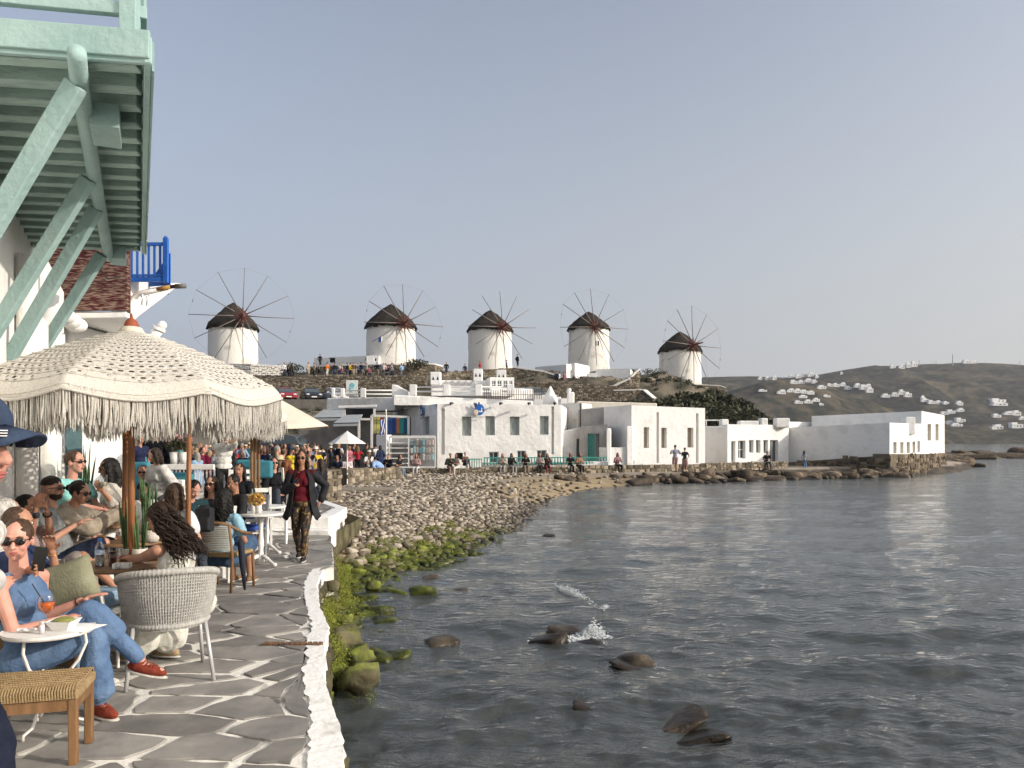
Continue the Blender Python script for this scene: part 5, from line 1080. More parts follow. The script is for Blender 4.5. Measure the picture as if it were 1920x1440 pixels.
for px, h in ((1724, 12), (1755, 10), (1848, 9), (1912, 9)):
    p = W(px, 686, 1480); mb = MB(); mb.tube([p - V((0, 0, 6)), p + V((0, 0, h))], .5, 5); o = mb.build('pole', greyren, at=p); tag(o, 'small pole on the ridge line', 'pole', 'poles on the ridge')
# dirt track scars on the far hill
# ============================================================ LEFT: HOUSE FRONTS, BALCONY, CAFE
d1 = V((-0.437, 0.8996)); n1 = V((0.8996, 0.437)); pdir = V((0.990, 0.14))
def wp(Y, out=0.0): return (wallx(Y) + out * n1.x, Y + out * n1.y)
# --- first house, whose wall carries the mint balcony
h1 = thing('white_house', 'nearest white house front with rounded pilasters, carrying the mint green balcony', 'house', (*wp(6), PZ))
mb = MB(); mb.prism([wp(-1.5), wp(11.9), (wp(11.9)[0] - 5, 12.5), (-9, -1.5)], 0.3, 4.9)
mb.build('wall', white, h1, bevel=.05)
mb = MB(); a_ = wp(-1.5); b_ = wp(5.3); mb.prism([(a_[0], a_[1]), (b_[0], b_[1]), (b_[0] - 3, b_[1] + .5), (-7, -1.5)], 4.902, 9.0); mb.build('upper_wall', white, h1, bevel=.05)
def pipe(Y, r, z0, z1, par, out=.1):
    p = wp(Y, out); mb = MB(); mb.tube([(p[0], p[1], z0), (p[0], p[1], z1)], r, 14); return mb.build('drain_pipe', white, par, smooth=True)
pipe(7.15, .09, .9, 4.3, h1); pipe(8.9, .11, .9, 4.25, h1, .12); pipe(9.9, .08, .9, 3.95, h1)
for Y, z in ((7.9, 3.6), (9.2, 3.85)):
    p = wp(Y, .06); mb = MB(); mb.box((p[0], p[1], z), (.26, .3, .5), R(26)); mb.build('corbel', white, h1, bevel=.1, seg=4)
for k in range(4):                                                    # ribbed white duct elbow
    p = wp(9.3 + k * .22, .15 + .05 * k); mb = MB(); mb.ell((p[0], p[1], 4.12 - .02 * k + .02), (.13, .15, .10)); mb.build('duct_segment', white, h1, smooth=True)
for Y, w in ((6.35, .5), (8.35, .7)):
    p = wp(Y, .03); mb = MB(); mb.box((p[0], p[1], 1.15), (.36, w, .75), R(26)); mb.build('masonry_ledge', white, h1, bevel=.1, seg=4)
# thin iron window grille high on the wall
p = wp(9.55, .04); gr = MB()
for k in range(4): gr.tube([(p[0] + .02, p[1] + .05 * k, 3.0), (p[0] + .02, p[1] + .05 * k, 3.75)], .008, 5)
for k in range(5): gr.tube([(p[0] + .02, p[1], 3.05 + k * .16), (p[0] + .02, p[1] + .16, 3.05 + k * .16)], .008, 5)
gr.build('window_grille', blackm, h1)
# door with teal frame
dr = thing('cafe_door', 'teal wooden door standing open against the white wall behind the seated couple', 'door', (*wp(10.7), PZ))
p = V(wp(9.8, .04)); q = V(wp(11.1, .04)); rz1 = math.atan2(d1.y, d1.x)
for a_, w in ((p, .10), (q, .10)): mb = MB(); mb.box((a_.x, a_.y, 1.95), (w, .12, 2.3), rz1); mb.build('jamb', tealb, dr)
mb = MB(); c_ = (p + q) / 2; mb.box((c_.x, c_.y, 3.12), (1.5, .12, .12), rz1); mb.build('lintel', tealb, dr)
mb = MB(); mb.box((c_.x - .02, c_.y, 1.95), (1.3, .04, 2.25), rz1); mb.build('pane', glass, dr)
ql = V(wp(11.2, .16)); lf = MB(); lf.box((ql.x, ql.y, 1.95), (.26, .10, 2.25), rz1 - PI / 2); lf.build('door_leaf', tealb, dr, bevel=.01)
# --- second house with the sunlit wall under the red timber box
A2 = W(131, 700, 12.6); B2 = W(238, 700, 14.6)
h2 = thing('white_house', 'second white house front, plain sunlit wall below the weathered red timber balcony', 'house', (A2.x, A2.y, PZ))
mb = MB(); mb.prism([(A2.x, A2.y), (B2.x, B2.y), (B2.x - 6, B2.y + 1), (A2.x - 6, A2.y + .2)], .3, 4.52); mb.build('wall', white, h2, bevel=.06)
mb = MB(); mb.prism([(A2.x - .6, A2.y + 1.0), (B2.x - .75, B2.y + .3), (B2.x - 6, B2.y + 1.5), (A2.x - 6, A2.y + 1.2)], 4.522, 7.0); mb.build('upper_wall', white, h2, bevel=.06)
p = wp(12.0, 0.4); 
rbx = thing('timber_balcony', 'weathered dark red boarded balcony box with peeling paint, behind the mint struts', 'balcony', (-6.6, 12, 4.55))
fx0 = -7.35; fx1 = -6.0; fy = 12.0
for k in range(14):
    z = 4.60 + k * .15; mb = MB(); mb.box(((fx0 + fx1) / 2, fy + .01 * nz(k, 2), z + .07), (fx1 - fx0, .05, .146)); mb.build('plank', oxblood, rbx, bevel=.006, seg=1)
    mb = MB(); mb.bar((fx1 - .012, fy + .03, z + .07), (fx1 - .012 - .486 * 2.6, fy + 2.6, z + .07), .05, .146); mb.build('plank', oxblood, rbx)
mb = MB(); mb.prism([(fx0 - 1.2, fy + .04), (fx1 - .05, fy + .06), (fx1 - 1.3, fy + 2.6), (fx0 - 1.4, fy + 2.6)], 4.53, 4.59); mb.build('floor', white, rbx)
mb = MB(); mb.bar((fx0 - .3, fy + .05, 4.50), (fx1 - .02, fy + .05, 4.53), .12, .09); mb.build('sill_beam', white, rbx, bevel=.02)
# --- blue balcony on its white bracket
bl = thing('blue_balcony', 'small bright blue wooden balcony rail on a white bracket beyond the red box', 'balcony', W(280, 528, 15))
Yb = 15.0; z0 = ZZ(528, Yb); z1 = ZZ(455, Yb); x0 = XY(236, Yb)[0]; x1 = XY(311, Yb)[0]
for z, h in ((z0 + .04, .09), (z1 - .03, .06), (z0 + .12, .04)):
    mb = MB(); mb.bar((x0, Yb, z), (x1, Yb, z), .06, h); mb.build('rail', bluep, bl)
for k in range(7):
    x = x0 + (x1 - x0) * k / 7; mb = MB(); mb.box((x, Yb, (z0 + z1) / 2), (.035, .035, z1 - z0)); mb.build('baluster', bluep, bl)
mb = MB(); mb.box((x1, Yb, (z0 + z1) / 2 + .03), (.085, .085, z1 - z0 + .1)); mb.ell((x1, Yb, z1 + .09), (.045, .045, .04)); mb.build('post', bluep, bl)
mb = MB(); mb.bar((x1, Yb, z0 + .06), (x1 - .6, Yb + 1.4, z0 + .06), .06, .09); mb.bar((x1, Yb, z1), (x1 - .6, Yb + 1.4, z1), .06, .06)
mb.build('rail', bluep, bl)
mb = MB(); a_ = V((x0 + .15, Yb + .5, z0)); b_ = V((x1 - .05, Yb + .3, z1 - .12)); mb.add([tuple(a_), (b_.x, b_.y, z0), tuple(b_), (a_.x, a_.y + .03, a_.z), (b_.x, b_.y + .03, z0), (b_.x, b_.y + .03, b_.z)], [(0, 1, 2), (5, 4, 3), (0, 2, 5, 3), (1, 4, 5, 2), (0, 3, 4, 1)]); mb.build('solid_panel', bluep, bl)
mb = MB(); pr = [(236, 526), (340, 531), (322, 546), (262, 592), (246, 607), (236, 612)]; fr = [W(x, y, Yb - .02 + (x - 236) * .012) for x, y in pr]; bk = [f + V((-.5, .4, 0)) for f in fr]; n = len(fr)
mb.add([tuple(f) for f in fr + bk], [tuple(range(n))[::-1], tuple(range(n, 2 * n))] + [(i, (i + 1) % n, n + (i + 1) % n, n + i) for i in range(n)]); mb.build('bracket', white, bl, bevel=.02)
lp = thing('wall_spotlight', 'white curved pipe arm with a small grey spotlight, below the blue balcony', 'lamp', W(245, 600, 14.5))
mb = MB(); mb.tube([W(243, 606, 14.4), W(243, 572, 14.4), W(248, 558, 14.4), W(262, 549, 14.4), W(300, 543, 14.4)], .035, 10); mb.build('arm', white, lp, smooth=True)
mb = MB(); mb.tube([W(296, 543, 14.4), W(320, 538, 14.4)], .042, 10); mb.build('sleeve', mat('ochre_paint', (.45, .26, .08), .6), lp, smooth=True)
mb = MB(); mb.tube([W(319, 538, 14.4), W(330, 537, 14.4)], .035, 8); mb.build('joint', blackm, lp); mb = MB(); mb.tube([W(329, 537, 14.4), W(348, 536, 14.4)], .045, 12); mb.build('lamp_head', mat('grey_lamp', (.16, .15, .14), .5), lp, smooth=True)
for x, y in ((266, 560), (275, 562)):
    mb = MB(); mb.tube([W(x, y - 8, 14.8), W(x + 2, y, 14.8), W(x, y + 12, 14.8)], .02, 6); mb.build('pulley_hook', metalg, lp)
bp = thing('tilted_post', 'tilted white post end with a round ball behind the crochet parasol', 'post', W(283, 634, 12)); mb = MB(); mb.tube([W(278, 645, 12), W(298, 616, 12)], [.075, .085], 12); mb.build('shaft', white, bp, smooth=True); mb = MB(); mb.tube([W(297, 618, 12), W(299, 614, 12)], .105, 12); mb.build('collar', white, bp); mb = MB(); mb.ell(W(304, 610, 12), (.07, .07, .07)); mb.build('ball', white, bp, smooth=True)

# --- the mint balcony
ZS = 4.65; Nn = V((-2.05, 4.28)); Ff = V((-4.11, 8.52)); e_ = (Ff - Nn)
bal = thing('timber_balcony', 'mint green painted timber balcony with joists seen from below, overhanging the cafe', 'balcony', (Nn.x, Nn.y, ZS))
def bpt(t, s): q = Nn + e_ * t - pdir * s; return (q.x, q.y)
mb = MB(); mb.prism([bpt(-.004, 1.12), bpt(-.004, 0), bpt(1, 0), bpt(1, 1.14)], ZS + .115, ZS + .14); deck = mb.build('deck', mintw, bal)
rng = random.Random(12)
for k in range(17):
    t = .018 + k / 16.6; a = bpt(t, 1.16 + rng.uniform(-.02, .02)); b = bpt(t, .025); mb = MB(); dz = rng.uniform(-.006, .006)
    mb.bar((*a, ZS + .06 + dz), (*b, ZS + .06 + rng.uniform(-.005, .005)), .100 + rng.uniform(-.01, .01), .115); mb.build('joist', mintw, bal, bevel=.006, seg=1)
for k in range(17):                                                  # boards of the deck between the joists
    for j in range(4):
        mb = MB(); a = bpt(.018 + (k + .5) / 17.6, 1.1 - j * .28); b = bpt(.018 + (k + .5) / 17.6, 1.1 - j * .28 - .268); mb.bar((*a, ZS + .110 + rng.uniform(-.003, .003)), (*b, ZS + .110 + rng.uniform(-.003, .003)), .20, .012); mb.build('deck_board', mintw, bal)
a = bpt(-.012, 1.13); b = bpt(-.012, -.03); mb = MB(); mb.bar((*a, ZS + .10), (*b, ZS + .085), .035, .155); mb.build('fascia', mint, bal, bevel=.008, seg=2)
a = bpt(-.008, 1.13); b = bpt(-.008, -.01); mb = MB(); mb.bar((*a, ZS + .008), (*b, ZS + .0), .03, .03); mb.build('fascia', mint, bal, bevel=.004, seg=1)
a = bpt(-.012, -.02); b = bpt(1.005, -.02); mb = MB(); mb.bar((*a, ZS + .06), (*b, ZS + .06), .04, .15); mb.build('edge_board', mint, bal, bevel=.006, seg=1)
mb = MB(); a = bpt(0, -.045); b = bpt(1.005, -.045)
for k in range(14): 
    f0 = k / 14; f1 = (k + .97) / 14; q0 = Nn + e_ * f0 + V((.05, .0)); q1 = Nn + e_ * f1 + V((.05, 0)); mb = MB(); mb.bar((q0.x, q0.y, ZS + .05 + rng.uniform(-.01, .01)), (q1.x, q1.y, ZS + .05 + rng.uniform(-.01, .01)), .012, .16); mb.build('trim_board', mint, bal)
# railing
def post(pt, w, z1_, nm='post'): mb = MB(); mb.box((*pt, (ZS + .14 + z1_) / 2), (w, w, z1_ - ZS - .14), R(8)); return mb.build(nm, mint, bal, bevel=.006, seg=2)
post(bpt(-.006, .075), .088, 5.95); post(bpt(1, .05), .088, 5.95)
for z, h in ((ZS + .295, .068), (5.72, .07)):
    a = bpt(-.006, 1.15); b = bpt(-.006, .1); mb = MB(); mb.bar((*a, z + .01), (*b, z - .012), .05, h); mb.build('rail', mint, bal, bevel=.006)
    a = bpt(0, .01); b = bpt(1, .01); mb = MB(); mb.bar((*a, z), (*b, z), .05, h); mb.build('rail', mint, bal, bevel=.006)
for s in (.30, .47, .68, .84, 1.0): mb = MB(); p = bpt(-.006, s); mb.box((*p, 5.33), (.05, .04, .74)); mb.build('baluster', mint, bal, bevel=.005)
for k in range(1, 24): mb = MB(); p = bpt(k / 24, .01); mb.box((*p, 5.33), (.035, .035, .74)); mb.build('baluster', mint, bal)
# beam, struts, clamps
mb = MB(); mb.tube([(-2.29, 4.04, 4.595), (-2.45, 4.35, 4.58), (-3.4, 6.3, 4.575), (-4.42, 8.42, 4.57)], [.048, .05, .05, .052], 14); mb.build('beam', mint, bal, smooth=True)
for (tx, ty, bY, zb, w) in ((-2.44, 4.30, 4.55, 3.30, .115), (-3.22, 5.84, 5.98, 3.33, .11), (-3.56, 6.58, 6.75, 3.22, .11), (-4.38, 8.20, 8.40, 3.38, .115)):
    bx = wallx(bY); mb = MB(); mb.bar((tx, ty, 4.55), (bx - .02, bY, zb), w, .07, (0, 1, 0)); mb.build('strut', mint, bal, bevel=.01, seg=2)
mb = MB(); mb.box((-2.60, 4.92, 4.575), (.165, .38, .15), R(25)); mb.build('clamp_block', mint, bal, bevel=.006)
mb = MB(); mb.box((-4.34, 8.46, 4.60), (.155, .36, .15), R(25)); mb.build('clamp_block', mint, bal, bevel=.006)
mb = MB(); mb.tube([(-4.42, 8.38, 4.6), (-4.48, 8.36, 4.42), (-4.42, 8.40, 4.33), (-4.30, 8.44, 4.36)], .008, 6); mb.build('cable', blackm, bal, smooth=True)

# ============================================================ PARASOLS
def crochet_parasol(label, cx, cy, ztop, zrim, Rr, detail=1.0, seed=1, rot=0.2, zg=PZ, pole2=True):
    t = thing('crochet_parasol', label, 'parasol', (cx, cy, zg)); rng = np.random.RandomState(seed); NS = int(336 * detail) // 8 * 8; NR = int(58 * detail); sector = 2 * PI / 8
    v = np.zeros(((NR + 1), NS, 3))
    for i in range(NR + 1):
        f = i / NR
        for k in range(NS):
            a = 2 * PI * k / NS + rot; u = ((a - rot) % sector) / sector - .5; cosf = math.cos(PI / 8) / math.cos(u * sector)     # straight sides between the ribs
            r = .085 + (Rr - .085) * f; bulge = 1 - 0.0 * f; rr = r * (1 - (1 - cosf) * f * 1.0)
            z = ztop - .015 - (ztop - zrim) * (f ** 1.22) * (.93 + .07 * f) - .035 * (math.cos(u * PI)) * f - .045 * math.cos(u * PI) * f ** 8
            if f > .90: q = (f - .90) / .10; z -= .055 * q * q; rr = rr * (1 - .012 * q * q)
            v[i, k] = (rr * math.cos(a), rr * math.sin(a), z - zg + .004 * math.sin(k * 2 * PI / 4) * math.cos(i * PI / 2))
    F_ = []
    for i in range(NR):
        f = i / NR
        for k in range(NS):
            u = abs(((2 * PI * k / NS) % sector) / sector - .5) * 2                   # 1 at a rib, 0 mid-panel
            hole = (i % 2 == 0) and ((k // 2 + i // 2) % 2 == 0) and .10 < f < .84 and ((1 - u) * 1.0 - abs(f - .55) * .8 + .5 * nz(k * .1, i * .2, seed)) > .12
            hole = hole or ((i % 2 == 0) and ((k // 2 + i // 2) % 2 == 0) and .08 < f < .9 and rng.rand() < .55)
            if f < .03 or not hole: F_.append((i * NS + k, (i + 1) * NS + k, (i + 1) * NS + (k + 1) % NS, i * NS + (k + 1) % NS))
    # the open-work is cut in the cloth itself; a solidify gives the yarn its thickness
    o = mesh_np('canopy', v.reshape(-1, 3), np.array(F_), rope, True); o.parent = t; s = o.modifiers.new('yarn', 'SOLIDIFY'); s.thickness = .005; s.offset = 0
    yarn = MB()
    for i in range(1, NR, 4):                                                       # raised rounds of stitches
        ring = v[i]; pts = []
        for k in range(0, NS + 1, 2): q = ring[k % NS]; pts.append((cx + q[0], cy + q[1], zg + q[2] + .004 + .004 * (k % 4 // 2)))
        yarn.tube(pts, [.0075 if (j_ + i) % 2 else .0045 for j_ in range(len(pts))], 4, cap=False)
    yarn.build('stitch_rounds', rope, t, smooth=True, kind='stuff')
    fr = MB(); 
    for layer, (off, ln) in enumerate(((0.0, .25), (-.03, .31))):
        for k in range(int(1000 * detail * (1 if layer == 0 else .8))):
            a = rng.rand() * 2 * PI; j = int(((a - 0) / (2 * PI)) * NS) % NS; q = v[NR - 1, j]; rr = math.hypot(q[0], q[1]) + off; aa = a + rot; x = cx + rr * math.cos(aa); y = cy + rr * math.sin(aa); z = zg + q[2] + .01; L = ln * rng.uniform(.8, 1.1); w = rng.uniform(.0028, .0060)
            dx, dy = rng.uniform(-.015, .015, 2); fr.tube([(x, y, z), (x + dx * .4, y + dy * .4, z - L * .5), (x + dx, y + dy, z - L * .86), (x + dx * 1.2, y + dy, z - L)], [w * .7, w, w * 1.15, w * .5], 4, cap=False)
    fr.build('fringe', rope, t, smooth=False, kind='stuff')
    hem = MB(); pts = [(cx + v[NR, k % NS][0], cy + v[NR, k % NS][1], zg + v[NR, k % NS][2]) for k in range(0, NS + 1, 4)]; hem.tube(pts, .012, 6, cap=False); hem.build('hem', rope, t, smooth=True)
    hb = MB(); hb.tube(pts[:1] + [(p[0] * .998 + cx * .002, p[1] * .998 + cy * .002, p[2] - .02) for p in pts], .004, 4, cap=False)
    ns = 8
    for k in range(ns):
        a = rot + k * sector; mb = MB(); mb.tube([(cx, cy, ztop - .12), (cx + Rr * .5 * math.cos(a), cy + Rr * .5 * math.sin(a), (ztop + zrim) / 2 + .02), (cx + Rr * .93 * math.cos(a), cy + Rr * .93 * math.sin(a), zrim - .045)], .011, 6); mb.build('rib', wood, t)
    mb = MB(); mb.tube([(cx, cy, zg), (cx, cy, ztop)], .028, 14); mb.build('pole', wood, t, smooth=True)
    mb = MB(); mb.lathe([(.10, -.03), (.10, 0), (.085, .03), (.03, .05)], (cx, cy, ztop), 18); mb.build('cap', canvas, t, smooth=True)
    mb = MB(); mb.lathe([(.052, 0), (.06, .02), (.045, .055), (.015, .08), (.004, .12)], (cx, cy, ztop + .035), 14); mb.build('finial', terracotta, t, smooth=True)
    mb = MB(); mb.lathe([(.26, 0), (.26, .06), (.06, .07), (.045, .22)], (cx, cy, zg), 20); mb.build('base', whitep, t, smooth=True)
    return t
crochet_parasol('large white crochet parasol with long fringe in the foreground', -3.28, 6.62, 3.50, 3.00, 1.28, 1.0, 1, rot=R(96))
crochet_parasol('second fringed crochet parasol half hidden behind the foreground one', -4.25, 10.1, 3.36, 2.94, 1.28, .55, 5, rot=R(20))
# extra poles seen beside the crochet parasols
for (px, Y, z1_, r, lab) in ((236, 7.6, 3.0, .028, 'slim wooden parasol pole just left of the thick one'), (355, 8.4, 2.9, .026, 'thin brown wooden pole in the middle of the cafe'),):
    x, y = XY(px, Y); mb = MB(); mb.tube([(x - .02, y, PZ), (x, y, z1_)], r, 12); o = mb.build('parasol_pole', wood, smooth=True, at=(x, y, PZ)); tag(o, lab, 'pole')
pr = thing('canvas_parasol', 'plain cream canvas parasol on bamboo poles behind the crochet one', 'parasol', (*XY(490, 13.5), PZ)); cx, cy = XY(488, 13.5); n = 4; zr = ZZ(798, 13.2); ztp = ZZ(728, 13.5)
cor = [V((cx + 1.25 * math.cos(R(-8) + k * PI / 2), cy + 1.25 * math.sin(R(-8) + k * PI / 2), zr)) for k in range(4)]; mb = MB(); N = 8
for k in range(4):
    a = cor[k]; b = cor[(k + 1) % 4]; top = V((cx, cy, ztp)); rows = []
    for i in range(N + 1):
        f = i / N; row = []
        for j in range(N + 1): q = top.lerp(a.lerp(b, j / N), f); q.z -= .06 * math.sin(PI * j / N) * f; row.append(tuple(q))
        rows += row
    mb.add(rows, [(i * (N + 1) + j, (i + 1) * (N + 1) + j, (i + 1) * (N + 1) + j + 1, i * (N + 1) + j + 1) for i in range(N) for j in range(N)])
o = mb.build('canopy', canvas, pr, smooth=True); s = o.modifiers.new('t', 'SOLIDIFY'); s.thickness = .01
for k in range(4):
    for e in (cor[k], (cor[k] + cor[(k + 1) % 4]) / 2): mb = MB(); mb.tube([V((cx, cy, ztp - .25)), V(e) + V((0, 0, -.03))], .016, 6); mb.build('rib', woodl, pr)
for px in (472, 478, 485): x, y = XY(px, 13.5 + (px - 478) * .02); mb = MB(); mb.tube([(x, y, PZ2 - .3), (x, y, ztp - .1)], .027, 10); mb.build('pole', woodl, pr, smooth=True)

# ============================================================ FURNITURE
clearm = bpy.data.materials.new('drinking_glass'); clearm.use_nodes = True; n_ = clearm.node_tree.nodes; l_ = clearm.node_tree.links
for x in list(n_): n_.remove(x)
o_ = n_.new('ShaderNodeOutputMaterial'); tr_ = n_.new('ShaderNodeBsdfTransparent'); tr_.inputs[0].default_value = (.90, .92, .92, 1); gl_ = n_.new('ShaderNodeBsdfGlossy'); gl_.inputs['Roughness'].default_value = .04; fr_ = n_.new('ShaderNodeLayerWeight'); fr_.inputs[0].default_value = .35
mx_ = n_.new('ShaderNodeMixShader'); l_.new(fr_.outputs['Facing'], mx_.inputs[0]); l_.new(tr_.outputs[0], mx_.inputs[1]); l_.new(gl_.outputs[0], mx_.inputs[2]); l_.new(mx_.outputs[0], o_.inputs[0])
def leg4(t, m, pts, r, nm='leg'):
    for a, b in pts: mb = MB(); mb.tube([a, b], r, 10); mb.build(nm, m, t, smooth=True)
def wicker_chair():
    t = thing('wicker_armchair', 'pale grey wicker armchair on metal legs, seen from behind, in the foreground', 'chair'); n = 72; A0 = R(-122); strands = MB(); rimp = []; botp = []
    for k in range(n + 1):
        a = A0 + (-2 * A0) * k / n; ta = abs(a) / R(122); x = math.sin(a); y = -math.cos(a)
        rt = .335; rb_ = .27; zt = .825 - .15 * ta ** 2.2; zb = .425
        top = V((x * rt, y * rt * .92, zt)); bot = V((x * rb_, y * rb_ * .95, zb)); mid = top.lerp(bot, .5) + V((x * .018, y * .018, 0)); rimp.append(top); botp.append(bot); strands.tube([top, mid, bot], .0078, 5, cap=False)
    strands.build('back_weave', wickerm, t, smooth=True, kind='stuff')
    w = MB()
    for j in range(16):                                               # the tighter cross weave
        f = (j + 1) / 17; pts = []
        for k in range(0, n + 1): q = rimp[k].lerp(botp[k], f); o = .018 * math.sin(PI * f) + .004 * (1 if (k + j) % 2 else -1); a = A0 + (-2 * A0) * k / n; pts.append(q + V((math.sin(a) * o, -math.cos(a) * o, 0)))
        w.tube(pts, .0045, 4, cap=False)
    w.build('cross_weave', wickerm, t, smooth=True, kind='stuff')
    for nm, pts, r in (('top_rim', rimp, .026), ('seat_rim', botp, .022)):
        mb = MB(); P = []; Q = []
        for i in range(len(pts) * 2 - 1):
            q = pts[i // 2] if i % 2 == 0 else (pts[i // 2] + pts[i // 2 + 1]) / 2; P.append(q); Q.append(r * (1.0 + .16 * math.sin(i * 2.1)))
        mb.tube(P, Q, 10); mb.build(nm, wickerm, t, smooth=True)
    mb = MB(); mb.lathe([(.0, .0), (.27, .0), (.27, .03), (.0, .035)], (0, 0, .40), 28, cap=False); mb.build('seat', wickerm, t); mb = MB(); mb.lathe([(.02, 0), (.23, 0), (.24, .04), (.2, .06), (.02, .06)], (0, .02, .43), 24); mb.build('cushion', mat('black_cushion', (.02, .02, .022), .8), t, smooth=True)
    leg4(t, metalg, [((-.24, -.16, .42), (-.29, -.25, 0)), ((.24, -.16, .42), (.29, -.25, 0)), ((-.23, .16, .42), (-.27, .28, 0)), ((.23, .16, .42), (.27, .28, 0))], .0145)
    return t
wc = wicker_chair(); place(wc, (-2.56, 5.72, PZ), R(28))
def ladder_chair():
    t = thing('wooden_chair', 'white painted wooden taverna chair', 'chair')
    for x in (-.19, .19):
        mb = MB(); mb.bar((x, .18, 0), (x, .18, .45), .035, .035, (0, 1, 0)); mb.build('leg', whitep, t); mb = MB(); mb.bar((x, -.19, 0), (x, -.19, .45), .035, .04, (0, 1, 0)); mb.bar((x, -.19, .45), (x * 1.02, -.26, .95), .04, .035, (0, 1, 0)); mb.build('leg', whitep, t)
    mb = MB(); mb.box((0, 0, .455), (.42, .41, .03)); mb.build('seat', whitep, t, bevel=.008)
    for z in (.56, .67, .78, .90): mb = MB(); y = -.19 - (z - .45) * .14; mb.box((0, y, z), (.36, .018, .055 if z < .85 else .075)); mb.build('back_slat', whitep, t)
    for a, b in (((-.19, .18), (.19, .18)), ((-.19, -.19), (.19, -.19)), ((-.19, .18), (-.19, -.19)), ((.19, .18), (.19, -.19))):
        mb = MB(); mb.bar((*a, .2), (*b, .2), .022, .022); mb.build('stretcher', whitep, t)
    return t
lc0 = ladder_chair()
LC = [(486, 13.2, PZ, 200, 'white ladder-back chair under the cream parasol, nearest the pole'), (503, 15.75, PZ2, -15, 'white ladder-back chair of the woman in black, back toward us'), (524, 15.6, PZ2, -10, 'white ladder-back chair right of the one with the woman in black'), (536, 13.4, PZ, 150, 'white chair behind the red-haired woman, turned to the table'), (462, 11.4, PZ, 160, 'white chair at the pedestal table beside the blue cushion'),
      (508, 17.5, PZ2, 60, 'white chair behind the white steps on the terrace'), (425, 12.8, PZ, 190, 'white chair behind the woman in the blue top'), (370, 13.4, PZ, 175, 'white chair behind the flower planter bench'), (446, 14.8, PZ2, 30, 'white chair against the turquoise cushions'), (395, 9.6, PZ, 120, 'white chair half hidden by the woman in the white shirt')]
for i, (px, Y, z, a, lab) in enumerate(LC):
    o = lc0 if i == 0 else copy_tree(lc0); place(o, (*XY(px, Y), z), R(a), lab, 'white ladder-back cafe chairs')
def pedestal_table(label, px, Y, r, m, h=.74, z=PZ, ped=whitep, name='round_table'):
    x, y = XY(px, Y); t = thing(name, label, 'table', (x, y, z)); mb = MB(); mb.lathe([(.001, -.035), (r - .01, -.035), (r, -.025), (r, -.006), (r - .008, 0), (.001, 0)], (x, y, z + h), 40, cap=False); mb.build('tabletop', m, t, bevel=0)
    mb = MB(); mb.lathe([(.07, .0), (.05, .03), (.032, .12), (.045, .25), (.03, .38), (.036, .55), (.06, .64), (.09, h - .036)], (x, y, z + .06), 16) if False else mb.lathe([(.055, .04), (.045, .10), (.033, .22), (.045, .32), (.030, .45), (.034, .60), (.07, h - .037)], (x, y, z), 16); mb.build('column', ped, t, smooth=True)
    for k in range(3):
        a = k * 2 * PI / 3 - .5; mb = MB(); mb.tube([(x, y, z + .14), (x + .12 * math.cos(a), y + .12 * math.sin(a), z + .10), (x + .24 * math.cos(a), y + .24 * math.sin(a), z + .03), (x + .29 * math.cos(a), y + .29 * math.sin(a), z + .02)], [.03, .028, .022, .028], 8); mb.build('foot', ped, t, smooth=True)
    return t
pedestal_table('round white table on a turned pedestal with a flower pot', 489, 10.9, .31, whitep); pedestal_table('second white pedestal table just behind the one with the flower pot', 500, 12.1, .30, whitep)
pedestal_table('round wooden cafe table of the curly-haired woman, crowded with glasses', 247, 6.42, .40, woodt); pedestal_table('second round wooden table behind the foreground one', 243, 7.95, .40, woodt); pedestal_table('small round wooden table of the couple by the door', 205, 8.1, .22, woodt, .78 + .1)
pedestal_table('white table behind the woman in the blue top, with cocktails', 438, 13.0, .4, whitep)
for (x0, x1, Y, lab) in ((252, 402, 15.4, 'long white bench back with fretwork across the middle of the cafe'), (300, 345, 12.6, 'short white bench behind the woman in the white shirt')):
    t = thing('white_bench', lab, 'bench', (*XY((x0 + x1) / 2, Y), PZ2)); xa = XY(x0, Y)[0]; xb = XY(x1, Y)[0]; zt_ = ZZ(871 if Y > 15 else 900, Y)
    mb = MB(); mb.box(((xa + xb) / 2, Y, zt_ - .05), (xb - xa, .10, .11)); mb.build('top_rail', whitep, t, bevel=.015); mb = MB(); mb.box(((xa + xb) / 2, Y + .02, PZ2 + .22), (xb - xa, .45, .44)); mb.build('seat', whitep, t, bevel=.02)
    n = int((xb - xa) / .075)
    for k in range(n + 1): mb = MB(); mb.box((xa + (xb - xa) * k / n, Y, (PZ2 + .44 + zt_ - .1) / 2), (.022, .03, zt_ - .1 - PZ2 - .44)); mb.build('back_slat', whitep, t)
cush = mat('turquoise_cloth', (.04, .19, .25), .9, (.06, .23, .29), 5, .3, 30)
for (px, py, Y, w, h, lab) in ((412, 905, 9.9, 0, 0, ''), (470, 878, 15.2, .55, .34, 'turquoise back cushion right of the photographer in white'), (492, 880, 15.0, .4, .34, 'turquoise cushion beside the bamboo poles'), (337, 897, 13.6, .5, .22, 'turquoise seat cushion in front of the white bench'), (266, 890, 15.0, .32, .5, 'turquoise cushion left, beside the man with glasses'), (262, 866, 18, .35, .3, 'turquoise cushion far left behind the pole')):
    if not w: continue
    mb = MB(); mb.box(W(px, py, Y), (w, .14, h)); o = mb.build('cushion', cush, bevel=.05, seg=4, at=W(px, py, Y)); tag(o, lab, 'cushion')
